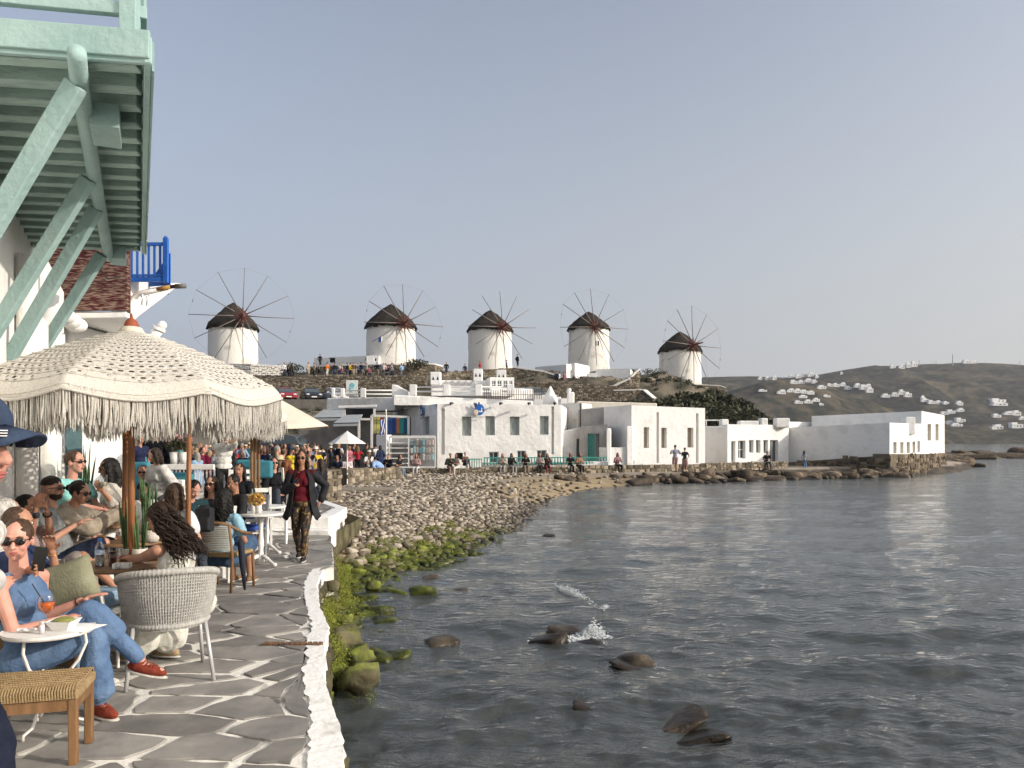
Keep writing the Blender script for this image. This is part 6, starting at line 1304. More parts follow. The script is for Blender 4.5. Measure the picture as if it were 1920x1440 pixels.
for k, (x, y) in enumerate(((466, 962), (468, 985))):
    mb = MB(); p = W(x - 6, y + 4, 11.2); mb.box(p, (.42, .42, .07)); o = mb.build('cushion', mat('royal_blue_cloth', (.03, .07, .32), .85, (.04, .1, .4), 6, .2, 30), bevel=.03, seg=3, at=p); tag(o, ('royal blue seat cushion, upper one, beside the white pedestal table', 'royal blue seat cushion, lower one, beside the white pedestal table')[k], 'cushion')
# rope and wood armchair of the woman in the blue top
rc = thing('rope_armchair', 'wooden armchair with a woven rope back, a backpack beside it', 'chair', (0, 0, 0)); 
for x, y0, y1 in ((-.24, -.22, -.30), (.24, -.22, -.30)):
    mb = MB(); mb.tube([(x, y0 - .03, 0), (x, y0, .42), (x * 1.02, y1, .80)], [.016, .02, .018], 8); mb.build('leg', woodl, rc, smooth=True)
    mb = MB(); mb.tube([(x, .24, 0), (x, .22, .42)], [.015, .02], 8); mb.build('leg', woodl, rc, smooth=True)
    mb = MB(); mb.tube([(x * 1.02, y1, .79), (x * 1.12, -.1, .70), (x * 1.1, .15, .64)], .018, 8); mb.build('armrest', woodl, rc, smooth=True)
mb = MB(); mb.tube([(-.245, -.3, .80), (-.15, -.345, .815), (.15, -.345, .815), (.245, -.3, .80)], .02, 8); mb.build('top_rail', woodl, rc, smooth=True)
for k in range(14): mb = MB(); z = .50 + k * .021; mb.tube([(-.245, -.27 - k * .004, z), (0, -.30 - k * .004, z), (.245, -.27 - k * .004, z)], .0095, 5); mb.build('rope_strand', mat('grey_rope', (.32, .31, .27), .95), rc, smooth=True)
mb = MB(); mb.box((0, 0, .43), (.5, .46, .05)); mb.build('seat', rush, rc, bevel=.02)
place(rc, (*XY(421, 9.15), PZ), R(-12))
# foreground rush stools
def rush_seat(label, x0, x1, y0, y1, zt, skew=0):
    t = thing('rush_stool', label, 'stool', ((x0 + x1) / 2, (y0 + y1) / 2, PZ)); zt_ = PZ + zt; mb = MB(); nx, ny = 30, 16; vs = []
    for j in range(ny + 1):
        for i in range(nx + 1):
            u = i / nx; v = j / ny; e = max(abs(u * 2 - 1) ** 6, abs(v * 2 - 1) ** 6); vs.append((x0 + (x1 - x0) * u, y0 + (y1 - y0) * v, zt_ - .035 * e - .014 * math.sin(PI * u) * math.sin(PI * v)))
    k0 = (nx + 1) * (ny + 1); lo = [(v[0], v[1], zt_ - .075) for v in vs]; mb.add(vs + lo, [(j * (nx + 1) + i, j * (nx + 1) + i + 1, (j + 1) * (nx + 1) + i + 1, (j + 1) * (nx + 1) + i) for j in range(ny) for i in range(nx)] + [(k0 + i, i, i + 1, k0 + i + 1)[::-1] for i in range(nx)] + [(k0 + ny * (nx + 1) + i, ny * (nx + 1) + i, ny * (nx + 1) + i + 1, k0 + ny * (nx + 1) + i + 1) for i in range(nx)] + [(k0 + j * (nx + 1) + nx, j * (nx + 1) + nx, (j + 1) * (nx + 1) + nx, k0 + (j + 1) * (nx + 1) + nx)[::-1] for j in range(ny)])
    mb.build('seat', rush, t, smooth=True); ws = MB()
    nn = int((x1 - x0) / .014)
    for k in range(nn): x = x0 + .012 + (x1 - x0 - .024) * k / (nn - 1); ws.tube([(x, y0 + .002, zt_ - .072), (x, y0 - .004, zt_ - .03), (x, y0 + .02, zt_ - .006), (x, (y0 + y1) / 2, zt_ - .008), (x, y1 - .02, zt_ - .004), (x, y1, zt_ - .05)], .0062, 4, cap=False)
    for k in range(8): y = y0 + .05 + k * (y1 - y0 - .1) / 7; ws.tube([(x0 + .01, y, zt_ - .0), (x1 - .01, y, zt_ - .0)], .004, 4)
    ws.build('weave', rush, t, smooth=True, kind='stuff')
    for x in (x0 + .03, x1 - .03):
        for y in (y0 + .03, y1 - .03): mb = MB(); mb.bar((x, y, PZ), (x, y, zt_ - .076), .046, .046, (0, 1, 0)); mb.build('leg', woodl, t, bevel=.008)
    for y in (y0 + .03, y1 - .03): mb = MB(); mb.box(((x0 + x1) / 2, y, zt_ - .11), (x1 - x0 - .1, .03, .065)); mb.build('apron', woodl, t)
    for x in (x0 + .03, x1 - .03): mb = MB(); mb.box((x, (y0 + y1) / 2, zt_ - .11), (.03, y1 - y0 - .1, .065)); mb.build('apron', woodl, t)
    t.rotation_euler = (0, 0, R(15)); t.location.x -= .10; t.location.y -= .06
    return t
rush_seat('nearest woven rush bench seat with a brown wooden frame at the lower left corner', -3.3, -2.27, 4.06, 4.43, .44); rush_seat('rush bench under the woman in the denim overalls', -3.75, -2.78, 4.93, 5.33, .44)
# white iron table with bowed legs
it = thing('iron_table', 'small white round iron table with bowed legs, holding an orange drink', 'table', (-2.82, 4.68, PZ)); cx, cy, zt_ = -2.82, 4.68, 1.41
mb = MB(); mb.lathe([(.001, -.012), (.245, -.022), (.252, -.012), (.252, .004), (.242, 0), (.001, 0)], (cx, cy, zt_), 40, cap=False); mb.build('tabletop', whitep, it)
for k in range(3):
    a = R(20) + k * 2 * PI / 3; c, s = math.cos(a), math.sin(a); mb = MB(); mb.tube([(cx + .19 * c, cy + .19 * s, zt_ - .02), (cx + .20 * c, cy + .20 * s, zt_ - .10), (cx + .16 * c, cy + .16 * s, zt_ - .2), (cx + .07 * c, cy + .07 * s, zt_ - .32), (cx + .06 * c, cy + .06 * s, zt_ - .42), (cx + .13 * c, cy + .13 * s, zt_ - .56), (cx + .20 * c, cy + .20 * s, PZ + .03), (cx + .20 * c, cy + .20 * s, PZ)], .0095, 8); mb.build('leg', whitew, it, smooth=True)
mb = MB(); mb.tube([(cx + .13 * math.cos(a_), cy + .13 * math.sin(a_), PZ + .2) for a_ in np.linspace(0, 2 * PI, 25)], .007, 6); mb.build('ring', whitew, it, smooth=True)
mb = MB(); mb.prism([(cx - .16, cy - .02), (cx + .26, cy - .10), (cx + .30, cy + .10), (cx - .10, cy + .16)], zt_ + .001, zt_ + .003); o = mb.build('paper_mat', mat('paper_white', (.82, .82, .80), .8), at=(cx, cy, zt_)); tag(o, 'white paper place mat on the iron table, corner hanging over', 'mat')
sp = thing('spritz_glass', 'stemmed balloon glass of orange spritz with a black straw on the iron table', 'glass', (cx - .04, cy + .06, zt_)); gx, gy = cx - .03, cy + .02; gzz = zt_ + .004
mb = MB(); mb.lathe([(.034, 0), (.033, .003), (.005, .008), (.004, .075), (.02, .088), (.043, .112), (.050, .142), (.046, .175), (.040, .195)], (gx, gy, gzz), 24, cap=False); mb.build('bowl', clearm, sp, smooth=True)
mb = MB(); mb.lathe([(.002, .088), (.02, .090), (.041, .112), (.048, .140), (.047, .152), (.002, .152)], (gx, gy, gzz), 24, cap=False); mb.build('drink', mat('orange_spritz', (.85, .16, .02), .15, None, spec=.5, trans=.3), sp, smooth=True)
mb = MB(); mb.tube([(gx + .02, gy, gzz + .10), (gx - .075, gy - .02, gzz + .27)], .0035, 8); mb.build('straw', blackm, sp)
bw = thing('snack_bowl', 'square white bowl of green guacamole on the iron table', 'bowl', (cx + .10, cy - .05, zt_)); mb = MB(); q = (cx + .10, cy - .02); mb.add([(q[0] + sx * .045, q[1] + sy * .045, zt_ + .004) for sx, sy in ((-1, -1), (1, -1), (1, 1), (-1, 1))] + [(q[0] + sx * .075, q[1] + sy * .07, zt_ + .06) for sx, sy in ((-1, -1), (1, -1), (1, 1), (-1, 1))], [(0, 1, 2, 3), (0, 4, 5, 1), (1, 5, 6, 2), (2, 6, 7, 3), (3, 7, 4, 0)]); o = mb.build('bowl', whitep, bw); mb = MB(); mb.ell((q[0], q[1], zt_ + .055), (.062, .058, .022)); mb.build('dip', mat('guacamole', (.16, .17, .05), .8, (.24, .26, .08), 60), bw, smooth=True)
ss = thing('salt_shaker', 'small glass salt shaker with a metal cap beside the orange drink', 'shaker', (cx + .03, cy - .13, zt_)); mb = MB(); mb.lathe([(.015, 0), (.015, .05), (.012, .055)], (cx + .035, cy - .13, zt_ + .003), 12); mb.build('glass', mat('shaker_salt', (.6, .58, .6), .2), ss, smooth=True); mb = MB(); mb.lathe([(.013, .053), (.014, .07), (.008, .074)], (cx + .035, cy - .13, zt_ + .003), 12); mb.build('cap', metalg, ss, smooth=True)
np_ = MB(); rng = random.Random(3)
for k in range(7): np_.ell((cx - .12 + k * .014, cy - .10 + rng.uniform(-.015, .015), zt_ + .014 + rng.uniform(0, .01)), (.016, .013, .009), seg=8, rings=5)
o = np_.build('crumpled_napkin', whitep, smooth=True, at=(cx - .1, cy - .1, zt_)); tag(o, 'crumpled white napkin on the iron table', 'napkin')
# things on the wooden table
tz = PZ + .74
bt = thing('water_bottle', 'clear plastic water bottle with a blue cap on the wooden table', 'bottle', (*XY(188, 6.22), tz)); x, y = XY(187, 6.2); mb = MB(); mb.lathe([(.034, 0), (.036, .01), (.034, .05), (.036, .08), (.034, .11), (.036, .15), (.030, .175), (.014, .20), (.013, .212)], (x, y, tz), 20); mb.build('body', clearm, bt, smooth=True)
mb = MB(); mb.lathe([(.0365, .10), (.0365, .135)], (x, y, tz), 20, cap=False); mb.build('label', mat('bottle_label', (.30, .42, .62), .5, (.7, .72, .76), 40), bt, smooth=True); mb = MB(); mb.lathe([(.0155, .208), (.0155, .228), (.013, .230)], (x, y, tz), 14); mb.build('cap', mat('cap_blue', (.04, .16, .5), .4), bt)
mb = MB(); mb.lathe([(.031, .004), (.033, .06), (.033, .098)], (x, y, tz), 16); mb.build('water', mat('water_clear', (.55, .6, .62), .1, None, trans=.8), bt, smooth=True)
def tumbler(label, px, Y, h, r, col, fill, z=tz, cat='glass'):
    x, y = XY(px, Y); t = thing('tumbler', label, cat, (x, y, z)); mb = MB(); mb.lathe([(r * .8, 0), (r * .82, .004), (r, h)], (x, y, z), 18, cap=False); mb.build('glass', clearm, t, smooth=True)
    if fill: mb = MB(); mb.lathe([(r * .76, .006), (r * (.78 + .18 * fill), h * fill), ], (x, y, z), 16); mb.build('drink', mat('drink_%d_%d' % (int(col[0] * 100), int(col[1] * 100)), col, .1, None, spec=.5), t, smooth=True)
    return t
tumbler('tall glass of dark cola beside the water bottle', 211, 6.2, .155, .035, (.05, .012, .008), .8); tumbler('glass of orange juice on the second wooden table', 190, 7.7, .14, .04, (.75, .42, .06), .5); tumbler('glass with red-brown drink and a black logo behind the cola', 232, 6.35, .13, .038, (.28, .04, .04), .5); tumbler('small empty glass on the far side of the wooden table', 203, 6.6, .09, .033, (0, 0, 0), 0)
tumbler('glass of amber beer on the table of the couple', 208, 7.9, .10, .036, (.40, .26, .12), .6, z=PZ + .88); tumbler('tall cocktail glass with a pink drink beside the rope chair', 377, 10.2, .17, .033, (.75, .12, .12), .8, z=PZ + .74); tumbler('yellow cocktail on the white table', 461, 12.7, .12, .055, (.7, .6, .15), .8, z=PZ + .74); tumbler('green cocktail left of the yellow one', 445, 12.75, .08, .05, (.2, .25, .06), .6, z=PZ + .74); tumbler('small shot glass at the edge of the wooden table', 221, 6.06, .05, .022, (.4, .4, .4), .3)
mb = MB(); p = XY(229, 6.12); mb.box((p[0], p[1], tz + .022), (.13, .085, .044), R(10)); o = mb.build('napkin_box', whitep, bevel=.008, at=(*p, tz)); tag(o, 'low white square dish on the wooden table', 'dish')
# plants in white pots
def snake_plant(label, px, Y, z, r, h, ph, seed):
    x, y = XY(px, Y); t = thing('potted_plant', label, 'plant', (x, y, z)); rng = random.Random(seed); mb = MB(); mb.lathe([(r * .85, 0), (r, ph * .4), (r, ph), (r * .9, ph), (r * .88, ph * .9)], (x, y, z), 18); mb.build('pot', mat('ribbed_pot', (.62, .58, .52), .85, (.52, .48, .42), 30, .5, 90), t, smooth=True)
    for k in range(9):
        a = rng.uniform(0, 2 * PI); hh = h * rng.uniform(.55, 1.0); l = rng.uniform(.02, .14) * hh; w = rng.uniform(.008, .013); b = V((x + r * .5 * math.cos(a), y + r * .5 * math.sin(a), z + ph * .85)); tip = b + V((l * math.cos(a), l * math.sin(a), hh)); m_ = b.lerp(tip, .5) + V((0, 0, .01)); mb = MB(); mb.tube([b, m_, b.lerp(tip, .85), tip], [w * .8, w, w * .75, .002], 6); mb.build('leaf', snake, t, smooth=True)
    return t
snake_plant('snake plant in a white pot on the foreground wooden table', 262, 6.62, tz, .062, .50, .09, 1); snake_plant('second snake plant in a white pot, right behind the pole', 285, 7.75, tz, .07, .52, .12, 2); snake_plant('third snake plant on the table behind', 276, 8.6, tz, .08, .55, .13, 3); snake_plant('snake plant leaves left of the thick pole', 240, 6.70, tz, .05, .48, .08, 5)
snake_plant('tall snake plant beside the white wall behind the couple', 157, 8.9, PZ + .9, .1, .75, .15, 4)
fp = thing('flower_bucket', 'white bucket of pink flowers on the white bench back', 'plant', W(336, 872, 15.6)); c_ = W(336, 872, 15.6); 
for dx in (-.09, .10): mb = MB(); mb.lathe([(.07, 0), (.10, .26)], c_ + V((dx, 0, 0)), 16); mb.build('bucket', whitep, fp, smooth=True)
v = foliage_np(c_ + V((0, 0, .42)), (.34, .22, .18), 420, .04, 9) - np.array(wloc(fp)); o = mesh_np('leaves', v, np.arange(len(v)).reshape(-1, 4), bush, False); o.parent = fp; v = foliage_np(c_ + V((0, 0, .50)), (.30, .2, .12), 90, .03, 10) - np.array(wloc(fp)); o = mesh_np('flowers', v, np.arange(len(v)).reshape(-1, 4), mat('pink_petal', (.5, .2, .22), .7), False); o.parent = fp
op = thing('flower_pot', 'two white pots of orange-yellow flowers on the white pedestal table', 'plant', (*XY(481, 10.6), PZ + .74))
for px in (476, 485): mb = MB(); mb.lathe([(.036, 0), (.045, .13)], (*XY(px, 10.8), PZ + .74), 14); mb.build('pot', whitep, op, smooth=True)
v = foliage_np(V((*XY(481, 10.5), PZ + .96)), (.11, .09, .10), 420, .022, 11) - np.array(wloc(op)); o = mesh_np('flowers', v, np.arange(len(v)).reshape(-1, 4), mat('orange_petal', (.55, .26, .04), .7, (.5, .35, .1), 30), False); o.parent = op
mb = MB(); p = XY(473, 12.4); mb.lathe([(.035, 0), (.036, .14), (.014, .20), (.014, .25)], (*p, PZ + .74), 14); o = mb.build('glass_bottle', mat('bottle_glass', (.25, .32, .30), .08, None, trans=.5), smooth=True, at=(*p, PZ + .74)); tag(o, 'pale glass water bottle standing on the white table', 'bottle')
# green cushion and white lounge chair with light blue seat
cu = thing('lounge_chair', 'white framed lounge chair with light blue seat, between the two women in front', 'chair', (-3.3, 5.6, PZ)); p0 = W(110, 1100, 5.6); 
mb = MB(); mb.tube([W(115, 1098, 5.5), W(150, 1088, 5.5), W(178, 1098, 5.5), W(190, 1118, 5.5), W(196, 1150, 5.5)], .016, 10); mb.build('arm', whitep, cu, smooth=True); mb = MB(); mb.box(W(150, 1125, 5.75), (.5, .5, .12)); mb.build('seat', mat('lightblue_cloth', (.22, .33, .45), .9, (.28, .4, .52), 8, .3, 40), cu, bevel=.04, seg=3)
mb = MB(); mb.box(W(120, 1150, 5.75), (.7, .45, .05)); mb.build('seat_frame', whitep, cu)
for dx, dy in ((-.3, -.2), (.3, -.2), (-.3, .2), (.3, .2)): q = W(120, 1150, 5.75); mb = MB(); mb.tube([(q.x + dx, q.y + dy, PZ), (q.x + dx, q.y + dy, q.z)], .014, 8); mb.build('leg', whitep, cu)
mb = MB(); c_ = W(128, 1093, 5.35); M = Matrix.Rotation(R(-18), 3, 'Y'); NN = 14; vs = []
for sgn in (1, -1):
    for j in range(NN + 1):
        for i in range(NN + 1):
            u = i / NN * 2 - 1; v_ = j / NN * 2 - 1; th = .075 * math.sqrt(max(0, (1 - u ** 4) * (1 - v_ ** 4))); vs.append(tuple(c_ + M @ V((u * .2 * (1 - .06 * (1 - abs(v_))), sgn * th, v_ * .15 * (1 - .06 * (1 - abs(u)))))))
fs = []
for s in (0, 1):
    o_ = s * (NN + 1) ** 2
    for j in range(NN):
        for i in range(NN): a = o_ + j * (NN + 1) + i; fs.append((a, a + 1, a + NN + 2, a + NN + 1) if s == 0 else (a, a + NN + 1, a + NN + 2, a + 1))
mb.add(vs, fs); o = mb.build('cushion', mat('olive_cloth', (.20, .20, .13), .9, (.25, .25, .17), 10, .3, 60), smooth=True, weld=True, at=c_); tag(o, 'olive green throw cushion beside the denim-clad woman', 'cushion')
# ============================================================ PEOPLE
def cmat(c, rough=.85, kind='cloth'):
    nm = '%s_%02d_%02d_%02d' % (kind, int(c[0] * 99), int(c[1] * 99), int(c[2] * 99))
    if kind == 'cloth': return mat(nm, c, rough, tuple(x * .72 for x in c), 14, .45, 70, .1, bdist=.01)
    if kind == 'skin': return mat(nm, c, .5, (c[0] * .86, c[1] * .76, c[2] * .72), 11, .15, 90, .3, bdist=.004)
    if kind == 'hair': return mat(nm, c, .5, tuple(x * .45 for x in c), 22, .8, 60, .35, stretch=(3, 3, .5), bdist=.01)
SK = dict(light=(.52, .30, .215), tan=(.40, .215, .14), olive=(.33, .18, .115), brown=(.2, .1, .06), pink=(.58, .31, .24))
HC = dict(black=(.012, .010, .009), dark=(.035, .02, .013), brown=(.075, .04, .022), light=(.22, .13, .06), blond=(.36, .26, .13), red=(.26, .09, .03), grey=(.35, .32, .29), white=(.66, .64, .60))
shades = mat('sunglass_lens', (.012, .008, .008), .12, None, spec=.6)
wr_tex = bpy.data.textures.new('cloth_folds', 'CLOUDS'); wr_tex.noise_scale = .075; wr_tex.noise_depth = 2
wr_tex2 = bpy.data.textures.new('cloth_drape', 'CLOUDS'); wr_tex2.noise_scale = .16; wr_tex2.noise_depth = 1
hr_tex = bpy.data.textures.new('hair_locks', 'CLOUDS'); hr_tex.noise_scale = .035; hr_tex.noise_depth = 2
def blob(mb, nm, m, parent, vox, sm=3, fold=0.0, tex=None):
    o = mb.build(nm, m, parent, smooth=True)
    r = o.modifiers.new('skin', 'REMESH'); r.mode = 'VOXEL'; r.voxel_size = vox; r.use_smooth_shade = True
    s = o.modifiers.new('smooth', 'SMOOTH'); s.factor = .5; s.iterations = sm
    if fold:
        d = o.modifiers.new('folds', 'DISPLACE'); d.texture = tex or wr_tex; d.strength = fold; d.mid_level = .4; d.texture_coords = 'GLOBAL'
        if fold > .0139 and tex is None:
            d = o.modifiers.new('folds', 'DISPLACE'); d.texture = wr_tex2; d.strength = .026; d.mid_level = .36; d.texture_coords = 'GLOBAL'
    return o
def ik(a, c, l1, l2, pole):
    a, c = V(a), V(c); d = c - a; L = d.length
    if L > (l1 + l2) * .995: c = a + d.normalized() * (l1 + l2) * .995; d = c - a; L = d.length
    L = max(L, abs(l1 - l2) + .01); d.normalize(); x = (l1 * l1 - l2 * l2 + L * L) / (2 * L); h = math.sqrt(max(0, l1 * l1 - x * x)); p = V(pole); p = p - d * p.dot(d)
    p = p.normalized() if p.length > 1e-5 else d.orthogonal().normalized(); return a + d * x + p * h, c
def frame(x, y, z): return Matrix((x, y, z)).transposed()
def person(label, x=None, y=None, z=PZ, yaw=0., pose='stand', head=None, H=1.68, skin='light', top=('tee', (.5, .5, .5)), bottom=('trousers', (.05, .06, .08)), hair=('short', 'brown'), shoe=(.05, .05, .05), lean=0., side=0., hyaw=0., hpitch=0.,
           hands=None, feet=None, knees=None, elbows=None, glasses=False, fem=True, vox=.006, group=None, seat=.46, hat=None, curl=.35, wide=1.0, palms=None, sole=None, sleeve=None, footdir=None, fall=None):
    s = H / 1.70; yr = R(yaw); Fv = V((math.cos(yr), math.sin(yr), 0)); Rv = V((math.sin(yr), -math.cos(yr), 0)); Z = V((0, 0, 1))
    T = (Z * math.cos(lean) + Fv * math.sin(lean) + Rv * math.sin(side)).normalized(); TF = (Fv - T * Fv.dot(T)).normalized(); TR = TF.cross(T).normalized() 
    hy = R(yaw + hyaw); Hf = V((math.cos(hy), math.sin(hy), 0)); hp_ = R(hpitch); Hf = (Hf * math.cos(hp_) + Z * math.sin(hp_)).normalized(); Hr = V((math.sin(hy), -math.cos(hy), 0)); Hu = Hr.cross(Hf).normalized()
    off = T * (.50 * s) + (T * .55 + Z * .45).normalized() * (.10 * s) + Hu * (.105 * s) + Hf * (.02 * s)
    if head is not None: P = V(head) - off
    elif pose == 'sit': P = V((x, y, z + seat + .09 * s))
    else: P = V((x, y, z + .915 * s))
    t = thing('person', label, 'person', (P.x, P.y, z), group); near = vox < .012; mid = vox < .022
    N = P + T * .50 * s; sw = (.165 if fem else .19) * s * wide; hw = (.095 if fem else .09) * s
    sh = [N - T * .045 * s + TR * sw * k for k in (-1, 1)]; hip = [P + TR * hw * k - T * .01 for k in (-1, 1)]          # index 0 = left, 1 = right
    headb = N + (T * .55 + Z * .45).normalized() * .10 * s; Hc = P + off
    # legs
    if feet is None:
        if pose == 'sit': feet = [P + Rv * k * .11 + Fv * .46 * s + V((0, 0, z + .08 - P.z)) for k in (-1, 1)]
        elif pose == 'walk': feet = [P + Rv * -.05 + Fv * .16 + V((0, 0, z + .08 - P.z)), P + Rv * .06 - Fv * .14 + V((0, 0, z + .10 - P.z))]
        else: feet = [P + Rv * k * .10 - Fv * .02 + V((0, 0, z + .08 - P.z)) for k in (-1, 1)]
    kn = []; an = []
    for i in (0, 1):
        pl = knees[i] if knees else (Fv + Z * 1.2 if pose == 'sit' else Fv); k_, a_ = ik(hip[i], feet[i], .43 * s, .42 * s, pl); kn.append(k_); an.append(a_)
    # arms
    if hands is None:
        if pose == 'sit': hands = [P + Rv * k * .10 + Fv * .30 * s + Z * .14 for k in (-1, 1)]
        else: hands = [P + Rv * k * .24 * s + Fv * .05 - Z * .02 for k in (-1, 1)]
    hands = [P + Rv * h[1] + Fv * h[2] + Z * h[3] if isinstance(h, tuple) and h[0] == 'b' else V(h) for h in hands]
    el = []; wr = []
    for i in (0, 1):
        k = (-1, 1)[i]; pl = elbows[i] if elbows else (Rv * k * .8 - Z * .8 - Fv * .5); e_, w_ = ik(sh[i], hands[i], .285 * s, .255 * s, pl); el.append(e_); wr.append(w_)
    MT = frame(TR, TF, T); MH = frame(Hr, Hf, Hu); hpt = lambda r, f, u: Hc + (Hr * r + Hf * f + Hu * u) * s
    sk = cmat(SK[skin], kind='skin'); b = MB()
    # body: one closed figure
    b.ell(P + T * .36 * s, (.148 * s * wide * (1 if fem else 1.1), .10 * s, .165 * s), MT); b.ell(P + T * .17 * s, (.122 * s * wide, .092 * s, .15 * s), MT); b.ell(P + T * .02 * s, ((.155 if fem else .14) * s * wide, .11 * s, .12 * s), MT)
    b.rcone(sh[0], sh[1], .05 * s, .05 * s); b.rcone(N - T * .03, headb + Hu * .03 * s, .058 * s, .048 * s)
    for i in (0, 1):
        b.rcone(sh[i], el[i], .046 * s, .036 * s); b.rcone(el[i], wr[i], .037 * s, .024 * s); b.rcone(hip[i], kn[i], .082 * s, .053 * s)
        d = (an[i] - kn[i]); b.rcone(kn[i], an[i], .050 * s, .033 * s); b.rcone(kn[i] + d * .12 - (Fv * .012 if pose != 'sit' else V((0, 0, 0))), kn[i] + d * .5, .050 * s, .045 * s)
        fd_ = footdir[i] if footdir else Fv; fd_ = V(fd_).normalized(); b.rcone(an[i] - V((0, 0, .03 * s)) - fd_ * .03, an[i] + fd_ * .14 * s - V((0, 0, .045 * s)), .034 * s, .026 * s)
        f = (wr[i] - el[i]).normalized(); side_ = Rv * (-1, 1)[i]
        pn = V(palms[i]) if palms and palms[i] is not None else (-Z if abs(f.z) < .75 else -side_); pn = (pn - f * pn.dot(f)).normalized(); lat = f.cross(pn).normalized()
        if near:
            M = frame(lat, f, pn); pc = wr[i] + f * .048 * s; b.ell(pc, (.038 * s, .052 * s, .015 * s), M, 10, 8)
            for j, (o_, ln) in enumerate(((-.029, .068), (-.0095, .076), (.0095, .072), (.028, .056))):
                q = wr[i] + f * (.082 * s) + lat * o_ * s * 1.05; dv = f + lat * o_ * 2.2; c_ = curl
                for seg_, (fr, r0, r1) in enumerate(((.45, .0092, .0085), (.32, .0085, .0078), (.23, .0078, .0068))):
                    dv = (dv.normalized() * math.cos(c_) + pn * math.sin(c_)).normalized(); e = q + dv * ln * fr * 1.1 * s; b.rcone(q, e, r0 * s, r1 * s, 6); q = e
            ts = 1 if (lat.dot(TF if abs(f.z) > .5 else (N - wr[i]).normalized()) > 0) else -1; q = wr[i] + f * .03 * s + lat * ts * .028 * s; e = q + (lat * ts * .7 + f * .7 + pn * .3).normalized() * .04 * s; b.rcone(q, e, .0125 * s, .010 * s, 6); b.rcone(e, e + (f * .9 + lat * ts * .1 + pn * .4).normalized() * .032 * s, .010 * s, .008 * s, 6)
        else: b.rcone(wr[i], wr[i] + f * .12 * s, .03 * s, .022 * s, 8)
    # head
    b.ell(Hc + (Hf * -.008 + Hu * .02) * s, (.077 * s, .096 * s, .098 * s), MH, 14, 10); b.ell(hpt(0, .028, -.052), (.058 * s, .060 * s, .062 * s), MH, 12, 8)
    b.ell(hpt(0, .052, -.098), ((.026 if fem else .032) * s, .024 * s, .018 * s), MH, 10, 6)
    b.rcone(hpt(0, .078, .005), hpt(0, .103, -.030), .010 * s, .0135 * s, 8)
    if near:
        b.ell(hpt(0, .075, .028), (.05 * s, .018 * s, .012 * s), MH, 10, 6)
        for k in (-1, 1): b.ell(hpt(.035 * k, .062, -.035), (.024 * s, .022 * s, .024 * s), MH, 8, 6); b.ell(hpt(.011 * k, .093, -.033), (.009 * s, .011 * s, .008 * s), MH, 6, 5)
        for k in (-1, 1): b.ell(hpt(.078 * k, -.008, -.012), (.010 * s, .020 * s, .031 * s), MH, 8, 6)
    if fem and mid:
        for k in (-1, 1): b.ell(P + T * .34 * s + TR * .065 * s * k + TF * .070 * s, (.050 * s, .045 * s, .052 * s), MT, 8, 6)
    bo = blob(b, 'body', sk, t, vox if near else vox * .95, 2)
    if near:
        lp = MB(); lp.ell(hpt(0, .0865, -.062), (.023 * s, .009 * s, .005 * s), MH, 10, 6); lp.ell(hpt(0, .0855, -.070), (.019 * s, .009 * s, .0055 * s), MH, 10, 6); lp.build('lips', mat('lips', (.36, .12, .10), .4), t, smooth=True)
        for k in (-1, 1):
            if not glasses: e = MB(); e.ell(hpt(.031 * k, .077, .004), (.014 * s, .010 * s, .007 * s), MH, 10, 8); eo = e.build('eye', mat('eye_white', (.6, .57, .54), .2), t, smooth=True); e = MB(); e.ell(hpt(.031 * k, .084, .004), (.0058 * s, .005 * s, .0058 * s), MH, 8, 6); e.build('iris', mat('iris', (.03, .018, .01), .1), eo, smooth=True)
            e = MB(); e.tube([hpt(.014 * k, .088, .026), hpt(.032 * k, .087, .031), hpt(.050 * k, .074, .026)], [.0035 * s, .004 * s, .002 * s], 5); e.build('eyebrow', cmat(HC[hair[1]] if hair[1] in HC else (.05, .03, .02), kind='hair'), t)
    # top
    kind, col = top[0], top[1]; tm = col if not isinstance(col, tuple) else cmat(col); a_ = .013 * s; c = MB()
    loose = {'tee': .014, 'shirt': .020, 'hoodie': .042, 'coat': .036, 'tank': .008, 'dress': .012, 'blouse': .03, 'overall': .014}[kind] * s
    c.ell(P + T * .35 * s, (.150 * s * wide * (1 if fem else 1.1) + loose, .104 * s + loose, .150 * s + loose * .5), MT); c.ell(P + T * .17 * s, (.126 * s * wide + loose, .096 * s + loose, .16 * s), MT); c.ell(P + T * .04 * s, (.150 * s * wide + loose, .112 * s + loose, .11 * s), MT)
    if fem:
        for k in (-1, 1): c.ell(P + T * .33 * s + TR * .058 * s * k + TF * .070 * s, (.064 * s + loose * .5, .052 * s + loose * .4, .075 * s), MT, 8, 6)
    if kind in ('tank', 'overall'):
        for k in (-1, 1): c.rcone(N + TR * .085 * s * k - T * .0 + TF * .0, P + T * .36 * s + TR * .08 * s * k + TF * .075 * s, .022 * s, .03 * s, 6); c.rcone(N + TR * .085 * s * k, P + T * .36 * s + TR * .08 * s * k - TF * .07 * s, .022 * s, .03 * s, 6)
    elif kind != 'dress':
        c.rcone(sh[0], sh[1], .052 * s + loose, .052 * s + loose); c.rcone(sh[0].lerp(sh[1], .3), sh[0].lerp(sh[1], .7), .062 * s + loose * .6, .062 * s + loose * .6)
        ln = sleeve if sleeve is not None else {'tee': .55, 'shirt': 2, 'hoodie': 2, 'coat': 2, 'blouse': 1.0}[kind]
